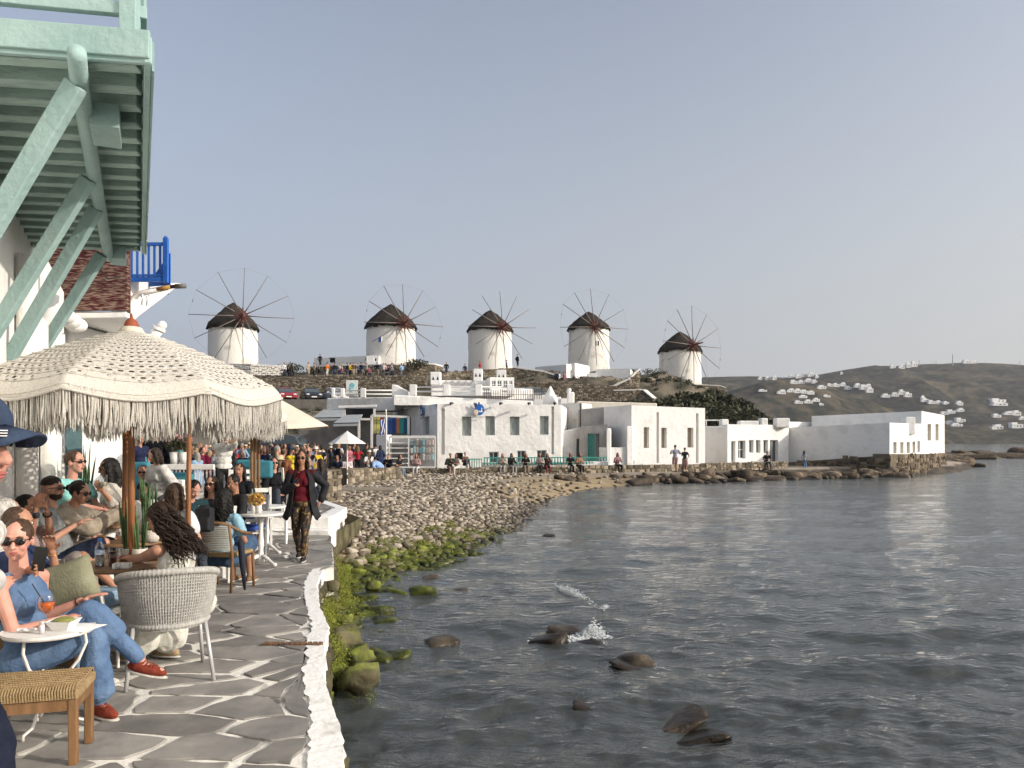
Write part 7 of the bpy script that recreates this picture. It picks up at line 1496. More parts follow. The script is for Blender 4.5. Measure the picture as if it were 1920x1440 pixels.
        for i in (0, 1):
            if ln <= 1: c.rcone(sh[i], sh[i].lerp(el[i], ln), .052 * s + loose, .050 * s + loose * 1.2)
            else: c.rcone(sh[i], el[i], .05 * s + loose, .044 * s + loose); c.rcone(el[i], el[i].lerp(wr[i], min(1, ln - 1) * .94), .043 * s + loose, .033 * s + loose * .9)
    if kind == 'hoodie': c.ell(N - TF * .07 * s + T * .0, (.11 * s, .06 * s, .06 * s), MT)
    if kind == 'coat' and pose != 'sit':
        for k in (-1, 1): c.rcone(P + TR * .10 * k * s, P + TR * .19 * k * s - Z * .30 * s - Fv * .03, .13 * s, .10 * s); 
        c.rcone(P - TF * .02, P - Z * .28 * s - Fv * .07, .14 * s, .13 * s)
    if kind == 'dress':
        for i in (0, 1): c.rcone(hip[i], kn[i], .10 * s, .105 * s); c.rcone(kn[i], kn[i].lerp(an[i], .72), .125 * s, .15 * s)
        c.rcone(hip[0].lerp(hip[1], .5), kn[0].lerp(kn[1], .5), .13 * s, .12 * s)
    blob(c, {'tee': 'tee_shirt', 'shirt': 'shirt', 'hoodie': 'hoodie', 'coat': 'coat', 'tank': 'tank_top', 'dress': 'dress', 'blouse': 'blouse', 'overall': 'bib'}[kind], tm, t, max(vox, .008), 3, .016 if mid else .0)
    # bottom
    if bottom:
        kind2, col2 = bottom; bm_ = col2 if not isinstance(col2, tuple) else cmat(col2); c = MB(); l2 = .012 * s
        c.ell(P + T * .0, ((.158 if fem else .145) * s * wide + l2, .115 * s + l2, .115 * s), MT)
        for i in (0, 1):
            if kind2 == 'skirt': c.rcone(hip[i], kn[i], .11 * s, .13 * s); continue
            e = 1.0 if kind2 != 'shorts' else .86; w = 1.25 if kind2 == 'wide' else (1.18 if kind2 == 'shorts' else 1.06)
            c.rcone(hip[i], hip[i].lerp(kn[i], e), .088 * s * w, .062 * s * w * (1.15 if kind2 == 'shorts' else 1))
            if kind2 in ('trousers', 'wide', 'cropped'):
                q = kn[i].lerp(an[i], .93 if kind2 != 'cropped' else .72); c.rcone(kn[i], q, .060 * s * w, (.046 if kind2 == 'trousers' else .088) * s)
        blob(c, {'trousers': 'trousers', 'shorts': 'shorts', 'wide': 'trousers', 'cropped': 'trousers', 'skirt': 'skirt'}[kind2], bm_, t, max(vox, .008), 2, .014 if mid else 0)
    if shoe:
        for i in (0, 1):
            fd_ = V(footdir[i] if footdir else Fv).normalized(); up = V((0, 0, 1)); up = (up - fd_ * up.dot(fd_)).normalized(); rr = fd_.cross(up); Mf = frame(rr, fd_, up); c0 = an[i] - up * .045 * s + fd_ * .055 * s
            c = MB(); c.ell(c0, (.043 * s, .135 * s, .036 * s), Mf, 12, 8); c.ell(an[i] - up * .025 * s - fd_ * .01, (.040 * s, .055 * s, .045 * s), Mf, 10, 6); so_ = blob(c, 'shoe', cmat(shoe), t, max(vox, .007), 2) if mid else c.build('shoe', cmat(shoe), t, smooth=True)
            if sole or near:
                q = MB(); q.ell(c0 - up * .026 * s, (.047 * s, .142 * s, .013 * s), Mf, 16, 6); q.build('sole', cmat(sole or (.6, .58, .54)), so_, smooth=True)
                if sole:
                    for j in range(5): q = MB(); a0 = c0 + fd_ * (.05 - j * .022) * s + up * (.028 + j * .0045) * s; q.tube([a0 - rr * .026 * s, a0 + up * .012, a0 + rr * .026 * s], .0035, 5); q.build('lace', cmat(shoe), so_)
    # hair
    hs, hc = hair; hm2 = cmat(HC[hc] if hc in HC else hc, kind='hair'); c = MB(); L = 0
    if hs != 'bald':
        if hs == 'fade': c.ell(hpt(0, -.012, .052), (.078 * s, .094 * s, .072 * s), MH, 12, 8)
        else: c.ell(hpt(0, -.022, .030), (.086 * s, .100 * s, .094 * s), MH, 12, 8)
        if hs in ('long', 'curly', 'wavy', 'bob'):
            L = {'long': .34, 'curly': .42, 'wavy': .27, 'bob': .17}[hs] * s; rng = random.Random(len(label) * 7 + 1)
            for k in (-1, 1):
                a0 = hpt(.062 * k, -.015, .04); a1 = hpt(.080 * k, -.020, -.09); a2 = a1 - Z * (L - .1) * .8 + Hf * -.01 + Hr * .01 * k if fall is None else a1 + V(fall) * .4; c.rcone(a0, a1, .034 * s, .036 * s, 8); c.rcone(a1, a2, .036 * s, .024 * s, 8)
            for k in (-.5, 0, .5): a0 = hpt(.06 * k, -.07, .03); a1 = hpt(.085 * k, -.092, -.08); a2 = a1 - Z * (L - .06) - TF * .015 if fall is None else a1 + V(fall) * .55; c.rcone(a0, a1, .052 * s, .042 * s, 8); c.rcone(a1, a2, .042 * s, .020 * s, 8)
        if hs == 'bun': c.ell(hpt(0, -.118, .02), (.038 * s, .036 * s, .036 * s), MH, 10, 8)
        if hs == 'tail': c.rcone(hpt(0, -.10, .03), hpt(0, -.15, -.05), .03 * s, .035 * s); c.rcone(hpt(0, -.15, -.05), hpt(0, -.14, -.2), .035 * s, .015 * s)
        blob(c, 'hair', hm2, t, max(vox, .007), 2, .022 * s if hs in ('long', 'curly', 'wavy', 'bob') and mid else (.010 if mid else 0), hr_tex)
        if near and L:
            q = MB(); n = 130 if hs == 'curly' else 70; cu_ = {'curly': .017, 'wavy': .009, 'long': .004, 'bob': .003}[hs]
            for j in range(n):
                an_ = R(rng.uniform(70, 290)) if hs != 'bob' else R(rng.uniform(80, 280)); dr_ = Hr * math.sin(an_) + Hf * math.cos(an_); ro = .085; st_ = hpt(0, -.02, rng.uniform(-.01, .085)) + dr_ * ro * s * rng.uniform(.75, 1.0); pts = []; LL = L * rng.uniform(.75, 1.12); ph = rng.uniform(0, 6.28); fq = rng.uniform(5, 7.5)
                m_ = 16
                for i in range(m_ + 1):
                    f = i / m_; out = dr_ * (.022 * math.sin(min(1, f * 2.2) * PI / 2) + (.02 if hs == 'curly' else .005) * f) * s; p = st_ + out + (V(fall) * f ** 1.25 * LL / L if fall is not None else -Z * LL * f * 1.1) + (Hr * math.cos(ph + f * fq * 4) + Hf * math.sin(ph + f * fq * 4)) * cu_ * min(1, f * 3); pts.append(p)
                q.tube(pts, [.0030 + .0024 * math.sin(min(1, (1 - i / m_) * 3) * PI / 2) for i in range(m_ + 1)], 4, cap=False)
            q.build('hair_locks', hm2, t, smooth=True, kind='stuff')
    if hs == 'fade': 
        q = MB(); q.ell(hpt(0, .030, -.066), (.062 * s, .062 * s, .050 * s), MH, 12, 8); blob(q, 'beard', hm2, t, .007, 2)
    if glasses:
        g = MB()
        for k in (-1, 1): g.ell(hpt(.034 * k, .088, .003), (.029 * s, .010 * s, (.023 if fem else .018) * s), MH, 12, 8); g.tube([hpt(.058 * k, .080, .010), hpt(.082 * k, .02, .008), hpt(.080 * k, -.02, .0)], .0035, 5)
        g.tube([hpt(-.02, .096, .008), hpt(.02, .096, .008)], .004, 5); g.build('sunglasses', shades, t, smooth=True)
    if hat == 'cap':
        c = MB(); c.ell(hpt(0, -.012, .050), (.088 * s, .108 * s, .082 * s), MH, 18, 12); cc = blob(c, 'cap', cmat((.045, .065, .11)), t, .007 if near else vox, 2); v = MB(); n = 18; vs = []
        for i in range(n + 1):
            a = PI * i / n; vs += [tuple(hpt(.064 * math.cos(a), .060 + .03 * math.sin(a), .046 - .012 * abs(math.cos(a)))), tuple(hpt(.066 * math.cos(a), .070 + .110 * math.sin(a) ** .6, .030 - .034 * abs(math.cos(a)) ** 2))]
        fs = [(2 * i, 2 * i + 2, 2 * i + 3, 2 * i + 1) for i in range(n)]; v.add(vs, fs); vo = v.build('visor', cmat((.045, .065, .11)), cc, smooth=True); so2 = vo.modifiers.new('s', 'SOLIDIFY'); so2.thickness = .006
    if hat in ('straw', 'panama'):
        c = MB(); c.lathe([(.15 * s, 0), (.155 * s, .005), (.095 * s, .008), (.092 * s, .06), (.08 * s, .095), (.0, .10)], Hc + Hu * .055 * s, 16, cap=False); c.build('hat', cmat((.62, .52, .34) if hat == 'straw' else (.7, .68, .62)), t, smooth=True)
    t['_'] = 0; del t['_']
    return dict(t=t, P=P, Hc=Hc, wr=wr, el=el, sh=sh, kn=kn, an=an, hpt=hpt, MH=MH, f=[(wr[i] - el[i]).normalized() for i in (0, 1)], s=s, N=N, T=T)
def phone(p, f, up, label, col=(.02, .02, .02)):
    f = V(f).normalized(); u = V(up); u = (u - f * u.dot(f)).normalized(); M = frame(f.cross(u), f, u); mb = MB(); mb.box(p, (.074, .009, .15), 0, M); o = mb.build('phone', mat('phone_%d' % int(col[0] * 100), col, .25), bevel=.006, at=tuple(p)); return tag(o, label, 'phone')
def ring(t, c, ax, r, w, m, nm):
    ax = V(ax).normalized(); u = ax.orthogonal().normalized(); v = ax.cross(u); mb = MB(); mb.tube([V(c) + (u * math.cos(a) + v * math.sin(a)) * r for a in np.linspace(0, 2 * PI, 17)], w, 6); mb.build(nm, m, t, smooth=True)
denim = mat('washed_denim', (.075, .13, .235), .9, (.13, .20, .32), 5, .5, 60, .1, bdist=.012, detail=8)

# 1. woman in denim overalls, legs crossed, in the foreground
w1 = person('woman in light blue denim overalls and cat-eye sunglasses, legs crossed, red sneakers', yaw=-8, pose='sit', head=W(32, 1012, 4.82), H=1.80, skin='pink', top=('overall', denim), bottom=('trousers', denim), hair=('bun', 'brown'), shoe=(.24, .05, .03), sole=(.58, .55, .48),
            lean=-.12, hyaw=-62, hpitch=-3, glasses=True, hands=[W(152, 1127, 5.12), W(120, 1160, 4.80)], elbows=[V((0, .3, -1)), V((-.3, -.6, -1))], feet=[W(262, 1238, 5.0), W(186, 1318, 4.92)], knees=[V((.5, -.2, 1)), V((.8, .1, 1))], footdir=[V((1, -.1, -.18)), V((.8, -.5, 0))], palms=[V((0, 0, -1)), V((0, 0, -1))], vox=.0055, curl=.16)
ring(w1['t'], w1['wr'][0] - w1['f'][0] * .02, w1['f'][0], .029, .0045, blackm, 'bracelet')
hs_ = MB(); c0 = w1['an'][0]
# crossed leg: a broad denim cuff over the knee and shin
cf = MB(); cf.rcone(w1['kn'][0], w1['kn'][0].lerp(w1['an'][0], .42), .070, .084); cf.rcone(w1['kn'][1], w1['kn'][1].lerp(w1['an'][1], .76), .072, .095); blob(cf, 'trouser_cuff', denim, w1['t'], .008, 2, .02)
# 2. man in the navy cap, partly in the frame
w2 = person('tall man in a navy baseball cap standing at the left edge, seen in profile', yaw=22, hyaw=-28, wide=.8, pose='stand', head=V((-1.365, 1.92, 2.545)), lean=1.05, hands=[V((-2.2, 2.15, 1.95)), V((-2.2, 1.85, 1.95))], elbows=[V((-1, .3, -.3)), V((-1, .3, -.3))], H=1.86, skin='pink', top=('coat', (.018, .022, .040)), bottom=('trousers', (.015, .02, .035)), hair=('short', 'grey'), fem=False, hat='cap', vox=.006, hpitch=-4)
for k, (dx, w) in enumerate(((-.035, .022), (-.005, .018), (.022, .02))):
    q = MB(); hp = w2['hpt']; q.box(hp(.070, .02 + dx, .075), (.006, w, .024), 0, w2['MH']); q.build('cap_lettering', whitep, w2['t'])
for k in range(3): q = MB(); q.box(w2['hpt'](.062, .125, .026 - .0 + k * .006), (.03, .035, .0025), R(-6)); q.build('visor_stripe', whitep, w2['t'])
q = MB(); q.rcone(V((-1.60, 1.95, 2.20)), V((-1.42, 1.95, 1.8)), .12, .12); q.rcone(V((-1.42, 1.95, 1.8)), V((-1.38, 1.95, 1.2)), .12, .15); blob(q, 'coat_front', cmat((.018, .022, .040)), w2['t'], .010, 3, .03)
# 3. elderly heads at the left edge
person('elderly man with swept grey-white hair looking away by the wall', yaw=20, pose='sit', head=W(14, 962, 6.0), H=1.7, skin='tan', top=('shirt', (.5, .48, .45)), hair=('short', 'white'), fem=False, hyaw=30, vox=.008)
person('person with white hair at the very left edge, only the hair showing', yaw=180, lean=-.4, wide=.6, elbows=[V((-1, 0, -.5))] * 2, hands=[V((-3.35, 4.2, 1.5)), V((-3.35, 4.0, 1.5))], pose='sit', head=W(-34, 1010, 4.05), H=1.66, skin='light', top=('tee', (.55, .54, .52)), bottom=('trousers', (.4, .38, .35)), hair=('short', 'white'), fem=False, vox=.008)
# 4. person with the camera
c4 = person('dark-haired person in a striped top holding a small camera up with both hands', yaw=2, pose='sit', head=W(52, 952, 6.9), H=1.7, skin='tan', top=('tee', (.36, .27, .25)), bottom=('shorts', (.30, .27, .25)), hair=('short', 'black'), fem=False, lean=-.12, hyaw=-12,
            hands=[W(88, 960, 6.75), W(68, 954, 6.5)], elbows=[V((.6, .1, -1)), V((.5, -.3, -1))], feet=[W(214, 1098, 7.3), W(196, 1120, 7.1)], shoe=(.62, .60, .56), sole=(.66, .64, .6), vox=.007, palms=[V((-.5, -.5, 0)), V((-.2, .8, 0))], curl=.7, footdir=[V((1, -.2, -.2)), V((1, -.1, 0))])
ring(c4['t'], c4['wr'][0] - c4['f'][0] * .03, c4['f'][0], .032, .007, blackm, 'watch')
mb = MB(); p = W(58, 966, 6.5); mb.box(p, (.06, .11, .065)); mb.tube([p + V((.02, 0, 0)), p + V((.065, 0, 0))], .026, 14); o = mb.build('camera', mat('camera_black', (.03, .03, .035), .3), bevel=.008, at=tuple(p)); tag(o, 'small dark camera held before the face of the dark-haired person', 'camera')
# 5. person with phone and raised hand
c5 = person('person in a navy top holding a black phone, other hand raised, behind the denim-clad woman', yaw=8, pose='sit', head=W(36, 982, 5.3), H=1.66, skin='tan', top=('shirt', (.03, .045, .11)), bottom=('trousers', (.20, .30, .42)), hair=('short', 'brown'), hyaw=-15, hands=[W(98, 1034, 5.35), W(70, 1072, 4.75)], elbows=[V((.3, .3, -1)), V((.4, -.2, -1))], shoe=(.6, .58, .55), vox=.006, palms=[V((.3, -.8, .3)), V((.3, -.9, .1))], curl=.28, sleeve=1.2)
phone(W(74, 1048, 4.72), (.25, -1, 0), (.15, 0, 1), 'black phone held upright beside the cat-eye sunglasses of the denim-clad woman')
ring(c5['t'], c5['wr'][0] - c5['f'][0] * .02, c5['f'][0], .027, .003, mat('gold', (.6, .35, .12), .3, metal=.8), 'bracelet')
tumbler('plastic cup of beer with a black logo held low beside the olive cushion', 132, 5.6, .115, .042, (.5, .38, .25), .2, z=W(132, 1077, 5.6).z)
c5b = person('man holding a plastic cup, body hidden behind the person with the phone', yaw=15, pose='sit', head=W(28, 978, 6.3), H=1.66, skin='pink', top=('shirt', (.30, .38, .5)), bottom=('trousers', (.22, .33, .46)), hair=('short', 'grey'), fem=False, hands=[W(112, 1072, 5.9), W(118, 1066, 5.62)], vox=.008, lean=.1)
# 6-9. the group along the wall
person('bearded man with cropped dark hair in a grey tee and navy shorts, seen in profile', yaw=0, pose='sit', z=PZ + .22, head=W(98, 916, 7.55), H=1.76, skin='light', top=('tee', (.24, .255, .26)), bottom=('shorts', (.02, .026, .05)), hair=('fade', 'dark'), fem=False, lean=-.22, hyaw=5, glasses=True, hands=[W(160, 1000, 7.9), W(140, 985, 7.4)], vox=.007, feet=[W(210, 1070, 8.2), W(196, 1085, 7.8)])
person('woman with a dark bun in a beige hooded knit leaning toward the low table', yaw=4, pose='sit', z=PZ + .22, head=W(150, 923, 7.75), H=1.66, skin='light', top=('hoodie', (.40, .345, .27)), bottom=('trousers', (.30, .26, .21)), hair=('bun', 'dark'), lean=.42, hyaw=-4, hpitch=-14, glasses=True, hands=[W(226, 958, 8.0), W(214, 966, 7.8)], vox=.007)
person('man in a pale turquoise polo shirt and dark wraparound sunglasses by the teal door', yaw=-4, pose='sit', z=PZ + .35, head=W(141, 866, 8.7), H=1.78, skin='pink', top=('tee', (.28, .62, .58)), bottom=('shorts', (.2, .22, .25)), hair=('short', 'brown'), fem=False, lean=.22, glasses=True, hands=[W(196, 950, 8.7), W(190, 955, 8.5)], vox=.0075, wide=1.12)
person('long-haired woman in a cream blouse with sunglasses holding a wine glass against the white wall', yaw=192, pose='sit', z=PZ + .35, head=W(203, 878, 8.9), H=1.68, skin='tan', top=('blouse', (.60, .55, .48)), bottom=('trousers', (.55, .5, .44)), hair=('long', 'black'), lean=.12, hyaw=8, hpitch=-8, glasses=True, hands=[W(194, 922, 8.6), W(200, 925, 8.8)], vox=.0075, wide=1.1)
tumbler('stemmed glass of white wine in the hand of the woman in the cream blouse', 195, 8.55, .13, .038, (.45, .42, .28), .4, z=W(195, 912, 8.55).z)
mb = MB(); mb.prism([wp(7.1, .02), wp(9.7, .02), wp(9.7, .55), wp(7.1, .55)], PZ, PZ + .62); o = mb.build('masonry_bench', white, bevel=.06, seg=3, at=(*wp(8, .3), PZ)); tag(o, 'whitewashed masonry bench along the wall under the seated group', 'bench')
# 10. curly-haired woman in the wicker chair
w10 = person('woman with very long curly dark brown hair in a white strappy dress, in wicker armchair', yaw=166, fall=V((.30, -.14, -.33)), pose='sit', head=W(299, 972, 5.98), wide=.95, H=1.72, skin='tan', top=('dress', (.66, .65, .58)), bottom=None, hair=('curly', 'dark'), shoe=(.42, .32, .18), lean=.44, hyaw=4, hpitch=-26, hands=[W(236, 1048, 6.2), W(262, 1052, 6.42)], elbows=[V((-.3, -.3, -1)), V((.3, .3, -1))], vox=.006, curl=.5, feet=[V((-2.95, 6.05, PZ + .1)), V((-2.75, 6.2, PZ + .09))])
for sgn in (-1, 1):
    q = MB(); TR_ = w10['T'].cross(V((0, 0, 1))); a = w10['sh'][0 if sgn < 0 else 1].lerp(w10['N'], .45) + V((0, 0, .03)); q.tube([a + V((-.03, .06, -.06)), a, a + V((.05, -.075, -.10)), a + V((.06, -.10, -.2))], .005, 5); q.build('strap', whitep, w10['t'])
# 11, 12
person('woman with straight brown shoulder-length hair in a white tee, back to us', yaw=84, pose='sit', head=W(330, 925, 8.5), H=1.66, skin='light', top=('tee', (.66, .65, .68)), hair=('wavy', 'brown'), vox=.008, lean=.05)
w12 = person('woman with dark curly hair in a light blue top in the rope-backed chair', yaw=80, pose='sit', head=W(421, 934, 9.2), H=1.68, skin='olive', top=('tee', (.28, .47, .58)), bottom=('skirt', (.06, .10, .17)), hair=('curly', 'black'), vox=.008, lean=.08, shoe=(.2, .12, .07))
bk = MB(); p = W(384, 975, 8.6); bk.box(p, (.17, .12, .26)); bk.ell(p + V((0, 0, .11)), (.085, .06, .06)); bk.box(p + V((.02, -.08, -.04)), (.12, .05, .13)); o = blob(bk, 'backpack', mat('backpack_black', (.015, .015, .018), .6), None, .01, 2, .01); tag(o, 'black backpack hanging beside the rope-backed chair', 'backpack')
mb = MB(); p = V((*XY(447, 8.9), PZ)); mb.tube([p + V((.02, 0, .62)), p + V((.03, 0, .55)), p + V((.05, 0, .3)), p + V((.075, 0, .03))], [.02, .04, .035, .012], 8); o = mb.build('folded_umbrella', mat('umbrella_navy', (.015, .018, .03), .7), smooth=True, at=tuple(p)); tag(o, 'folded dark umbrella hanging from the rope-backed chair', 'umbrella')
person('woman in a pale sun hat brim by the backpack, mostly hidden', yaw=200, pose='sit', head=W(372, 1000, 7.9), H=1.3, skin='light', top=('tee', (.55, .53, .5)), hair=('short', 'brown'), vox=.012) if False else None
# 13. the walking woman
patt = bpy.data.materials.new('leaf_print_cloth'); patt.use_nodes = True; n_ = patt.node_tree.nodes; l_ = patt.node_tree.links; b_ = n_['Principled BSDF']; b_.inputs['Roughness'].default_value = .8
tc_ = n_.new('ShaderNodeTexCoord'); mp_ = n_.new('ShaderNodeMapping'); mp_.inputs['Scale'].default_value = (1.4, 1.4, .8); mp_.inputs['Rotation'].default_value = (0, .6, 0); l_.new(tc_.outputs['Object'], mp_.inputs[0]); t_ = n_.new('ShaderNodeTexNoise'); t_.inputs['Scale'].default_value = 9; t_.inputs['Detail'].default_value = 2; t_.inputs['Distortion'].default_value = 2.2; l_.new(mp_.outputs[0], t_.inputs['Vector'])
r_ = n_.new('ShaderNodeValToRGB'); e = r_.color_ramp.elements; e[0].position = .50; e[0].color = (.012, .010, .010, 1); e[1].position = .72; e[1].color = (.34, .25, .07, 1); e2 = e.new(.58); e2.color = (.12, .055, .02, 1); l_.new(t_.outputs['Fac'], r_.inputs[0]); l_.new(r_.outputs[0], b_.inputs['Base Color'])
w13 = person('woman walking toward us in a black coat, dark red top and leaf-print trousers', x=XY(566, 11.35)[0], y=11.35, z=PZ, yaw=-84, pose='walk', H=1.585, skin='tan', top=('tee', (.105, .012, .018)), bottom=('trousers', patt), hair=('wavy', 'dark'), shoe=(.03, .03, .032), glasses=True, hands=[('b', -.27, -.02, .02), ('b', .09, .20, .26)], elbows=[V((.6, .3, -.4)), V((-.6, .2, -1))], vox=.0075, curl=.6, hpitch=-3, sleeve=1.9, feet=None)
P = w13['P']; N_ = w13['N']; s = w13['s']; ckm = mat('black_coat', (.012, .012, .014), .7, (.022, .022, .026), 9, .4, 40, .2)
sl_ = MB()
for i in (0, 1): sl_.rcone(w13['sh'][i], w13['el'][i], .066 * s, .060 * s); sl_.rcone(w13['el'][i], w13['el'][i].lerp(w13['wr'][i], .93), .060 * s, .050 * s)
blob(sl_, 'coat_sleeves', ckm, w13['t'], .009, 3, .016)
fa = math.atan2(-1, .1); ct = MB(); nA = 40; lv = [(.50, .085, .065), (.455, .175, .09), (.36, .195, .115), (.22, .185, .12), (.08, .20, .13), (-.06, .225, .145), (-.16, .25, .155), (-.25, .285, .165)]
vs = []
for k, (h, rx, ry) in enumerate(lv):
    for i in range(nA + 1):
        a = fa + R(32 + 12 * (k / 7)) + (2 * PI - 2 * R(32 + 12 * (k / 7))) * i / nA; w = 1 + .05 * math.sin(i * .9 + k * .2) * k / 7 + .04 * nz(i * .3, k * .5, 4)
        dx, dy = math.cos(a), math.sin(a); vs.append((P.x + dx * rx * w * s, P.y + dy * ry * w * s, P.z + h * s - (.03 * math.sin(i * .7) if k == 7 else 0)))
ct.add(vs, [(k * (nA + 1) + i, k * (nA + 1) + i + 1, (k + 1) * (nA + 1) + i + 1, (k + 1) * (nA + 1) + i) for k in range(len(lv) - 1) for i in range(nA)])
co_ = ct.build('coat', ckm, w13['t'], smooth=True); m_ = co_.modifiers.new('s', 'SUBSURF'); m_.levels = m_.render_levels = 1; m_ = co_.modifiers.new('t', 'SOLIDIFY'); m_.thickness = .014
phone(w13['wr'][1] + V((.05, -.05, .045)), (0, -.7, .7), (0, .7, .7), 'phone held in front of the dark red top of the walking woman')
# 14-23 the people further into the cafe
person('woman with a black bob and fringe in a white blouse under a grey pinafore', x=XY(302, 12.4)[0], y=12.4, z=PZ, yaw=-120, pose='stand', H=1.62, skin='light', top=('blouse', (.62, .60, .57)), bottom=('skirt', (.10, .10, .10)), hair=('bob', 'dark'), lean=.15, hyaw=-30, hpitch=-10, vox=.010)
p15 = person('woman in a white jacket taking a photo with a raised phone behind the white bench', x=XY(420, 15.9)[0], y=15.9, z=PZ2, yaw=-60, pose='stand', H=1.68, skin='light', top=('shirt', (.66, .65, .60)), bottom=('trousers', (.03, .03, .04)), hair=('long', 'black'), glasses=True, hands=[W(440, 828, 15.5), W(424, 832, 15.4)], elbows=[V((.8, 0, -1)), V((-.8, 0, -1))], vox=.011)
phone(W(434, 826, 15.35), (.45, -.9, 0), (1, .45, 0), 'brown-cased phone raised sideways by the woman in the white jacket', (.25, .14, .08))
person('dark-haired woman in a black top facing us at the white table with cocktails', yaw=-88, pose='sit', head=W(449, 882, 12.7), z=PZ, H=1.64, skin='tan', top=('shirt', (.015, .015, .018)), hair=('long', 'black'), vox=.010, seat=.5)
person('woman in sunglasses and a black top sitting in a white ladder-back chair', yaw=-50, pose='sit', head=W(514, 869, 15.3), z=PZ2, H=1.68, skin='light', top=('shirt', (.016, .016, .02)), hair=('long', 'black'), glasses=True, vox=.010, hyaw=-10, hpitch=6)
person('woman with long strawberry blond hair seen from behind beside the white chair', yaw=60, pose='sit', head=W(539, 872, 15.5), z=PZ2, H=1.68, skin='light', top=('shirt', (.42, .26, .26)), hair=('curly', 'red'), vox=.011)
person('person in a straw hat behind the woman in sunglasses', yaw=40, pose='sit', head=W(524, 866, 17.2), z=PZ2, H=1.68, skin='light', top=('tee', (.6, .58, .5)), hair=('long', 'light'), hat='straw', vox=.012)
person('man in a white sleeved shirt and dark vest, turned away, right of the walking woman', yaw=40, pose='sit', head=W(577, 866, 19.0), z=PZ2, H=1.74, skin='tan', top=('shirt', (.64, .62, .6)), hair=('short', 'grey'), fem=False, lean=.25, vox=.012, hat=None)
person('dark-haired woman in black right behind the walking woman', yaw=150, pose='sit', head=W(600, 868, 20.3), z=PZ2, H=1.66, skin='tan', top=('shirt', (.02, .02, .025)), hair=('long', 'dark'), vox=.013)
person('man with glasses in a teal checked shirt beside the thick pole', yaw=-70, pose='sit', head=W(267, 886, 12.6), z=PZ, H=1.72, skin='tan', top=('tee', (.10, .24, .26)), hair=('short', 'black'), fem=False, glasses=True, vox=.010)
person('child with dark hair and glasses below the man in the checked shirt', yaw=-60, pose='sit', head=W(268, 918, 10.4), z=PZ, H=1.45, skin='olive', top=('tee', (.6, .6, .58)), hair=('short', 'black'), vox=.010, hpitch=-20, seat=.6)
person('woman in large sunglasses with dark hair facing us behind the blue-topped woman', yaw=-95, pose='sit', head=W(396, 908, 11.0), z=PZ, H=1.66, skin='light', top=('tank', (.02, .02, .025)), hair=('long', 'dark'), glasses=True, vox=.010)
person('dark-haired girl resting her chin, right of the large sunglasses', yaw=-120, pose='sit', head=W(437, 905, 10.9), z=PZ, H=1.62, skin='olive', top=('shirt', (.03, .03, .035)), hair=('short', 'black'), vox=.010, hpitch=-15)
person('man in a dark shirt bending over the table beside the thin brown pole', yaw=-40, pose='sit', head=W(364, 917, 10.6), z=PZ, H=1.74, skin='pink', top=('tee', (.02, .05, .06)), hair=('short', 'black'), fem=False, lean=.35, hpitch=-35, vox=.010)
person('broad person in black standing with back turned behind the fringed girl', x=XY(292, 19)[0], y=19.0, z=PZ2, yaw=95, pose='stand', H=1.74, skin='tan', top=('coat', (.01, .01, .012)), bottom=('trousers', (.015, .015, .02)), hair=('short', 'black'), fem=False, wide=1.3, vox=.016)
person('man in a navy shirt left of the broad person in black', x=XY(262, 17.5)[0], y=17.5, z=PZ2, yaw=-20, pose='stand', H=1.62, skin='tan', top=('tee', (.02, .025, .06)), hair=('short', 'brown'), fem=False, vox=.015)

# --- benches along the promenade, beach visitors, couple by the block house
def far_p(label, px, Y, z=None, **k):
    x = XY(px, Y)[0]; zz = z if z is not None else (gz(x, Y) if Y > 22 else PZ2); k.setdefault('vox', .026); k.setdefault('shoe', (.05, .05, .05)); return person(label, x=x, y=Y, z=zz, **k)
far_p('beach visitor in a white tee, black shorts and pale sun hat', 692, 40, z=.30, yaw=-60, H=1.74, top=('tee', (.68, .67, .66)), bottom=('shorts', (.02, .02, .03)), hat='panama', fem=False, skin='tan', hands=[('b', -.12, .25, .2), ('b', .12, .25, .2)])
far_p('tanned beach visitor in brown bending over a black bag', 702, 39, z=.28, yaw=-150, H=1.58, top=('tank', (.25, .13, .08)), bottom=('shorts', (.3, .17, .1)), hair=('short', 'black'), skin='tan', lean=.5)
far_p('beach visitor bending forward in a billowing light blue shirt', 714, 38.6, z=.28, yaw=150, H=1.62, top=('hoodie', (.28, .42, .66)), bottom=('shorts', (.35, .45, .65)), skin='tan', lean=.75, wide=1.25, hair=('short', 'black'))
mb = MB(); p = V((*XY(700, 38.2), .28)); mb.ell(p + V((0, 0, .25)), (.22, .16, .28)); o = mb.build('bag', blackm, smooth=True, at=tuple(p)); tag(o, 'black bag held low by the bending beach visitor', 'bag')
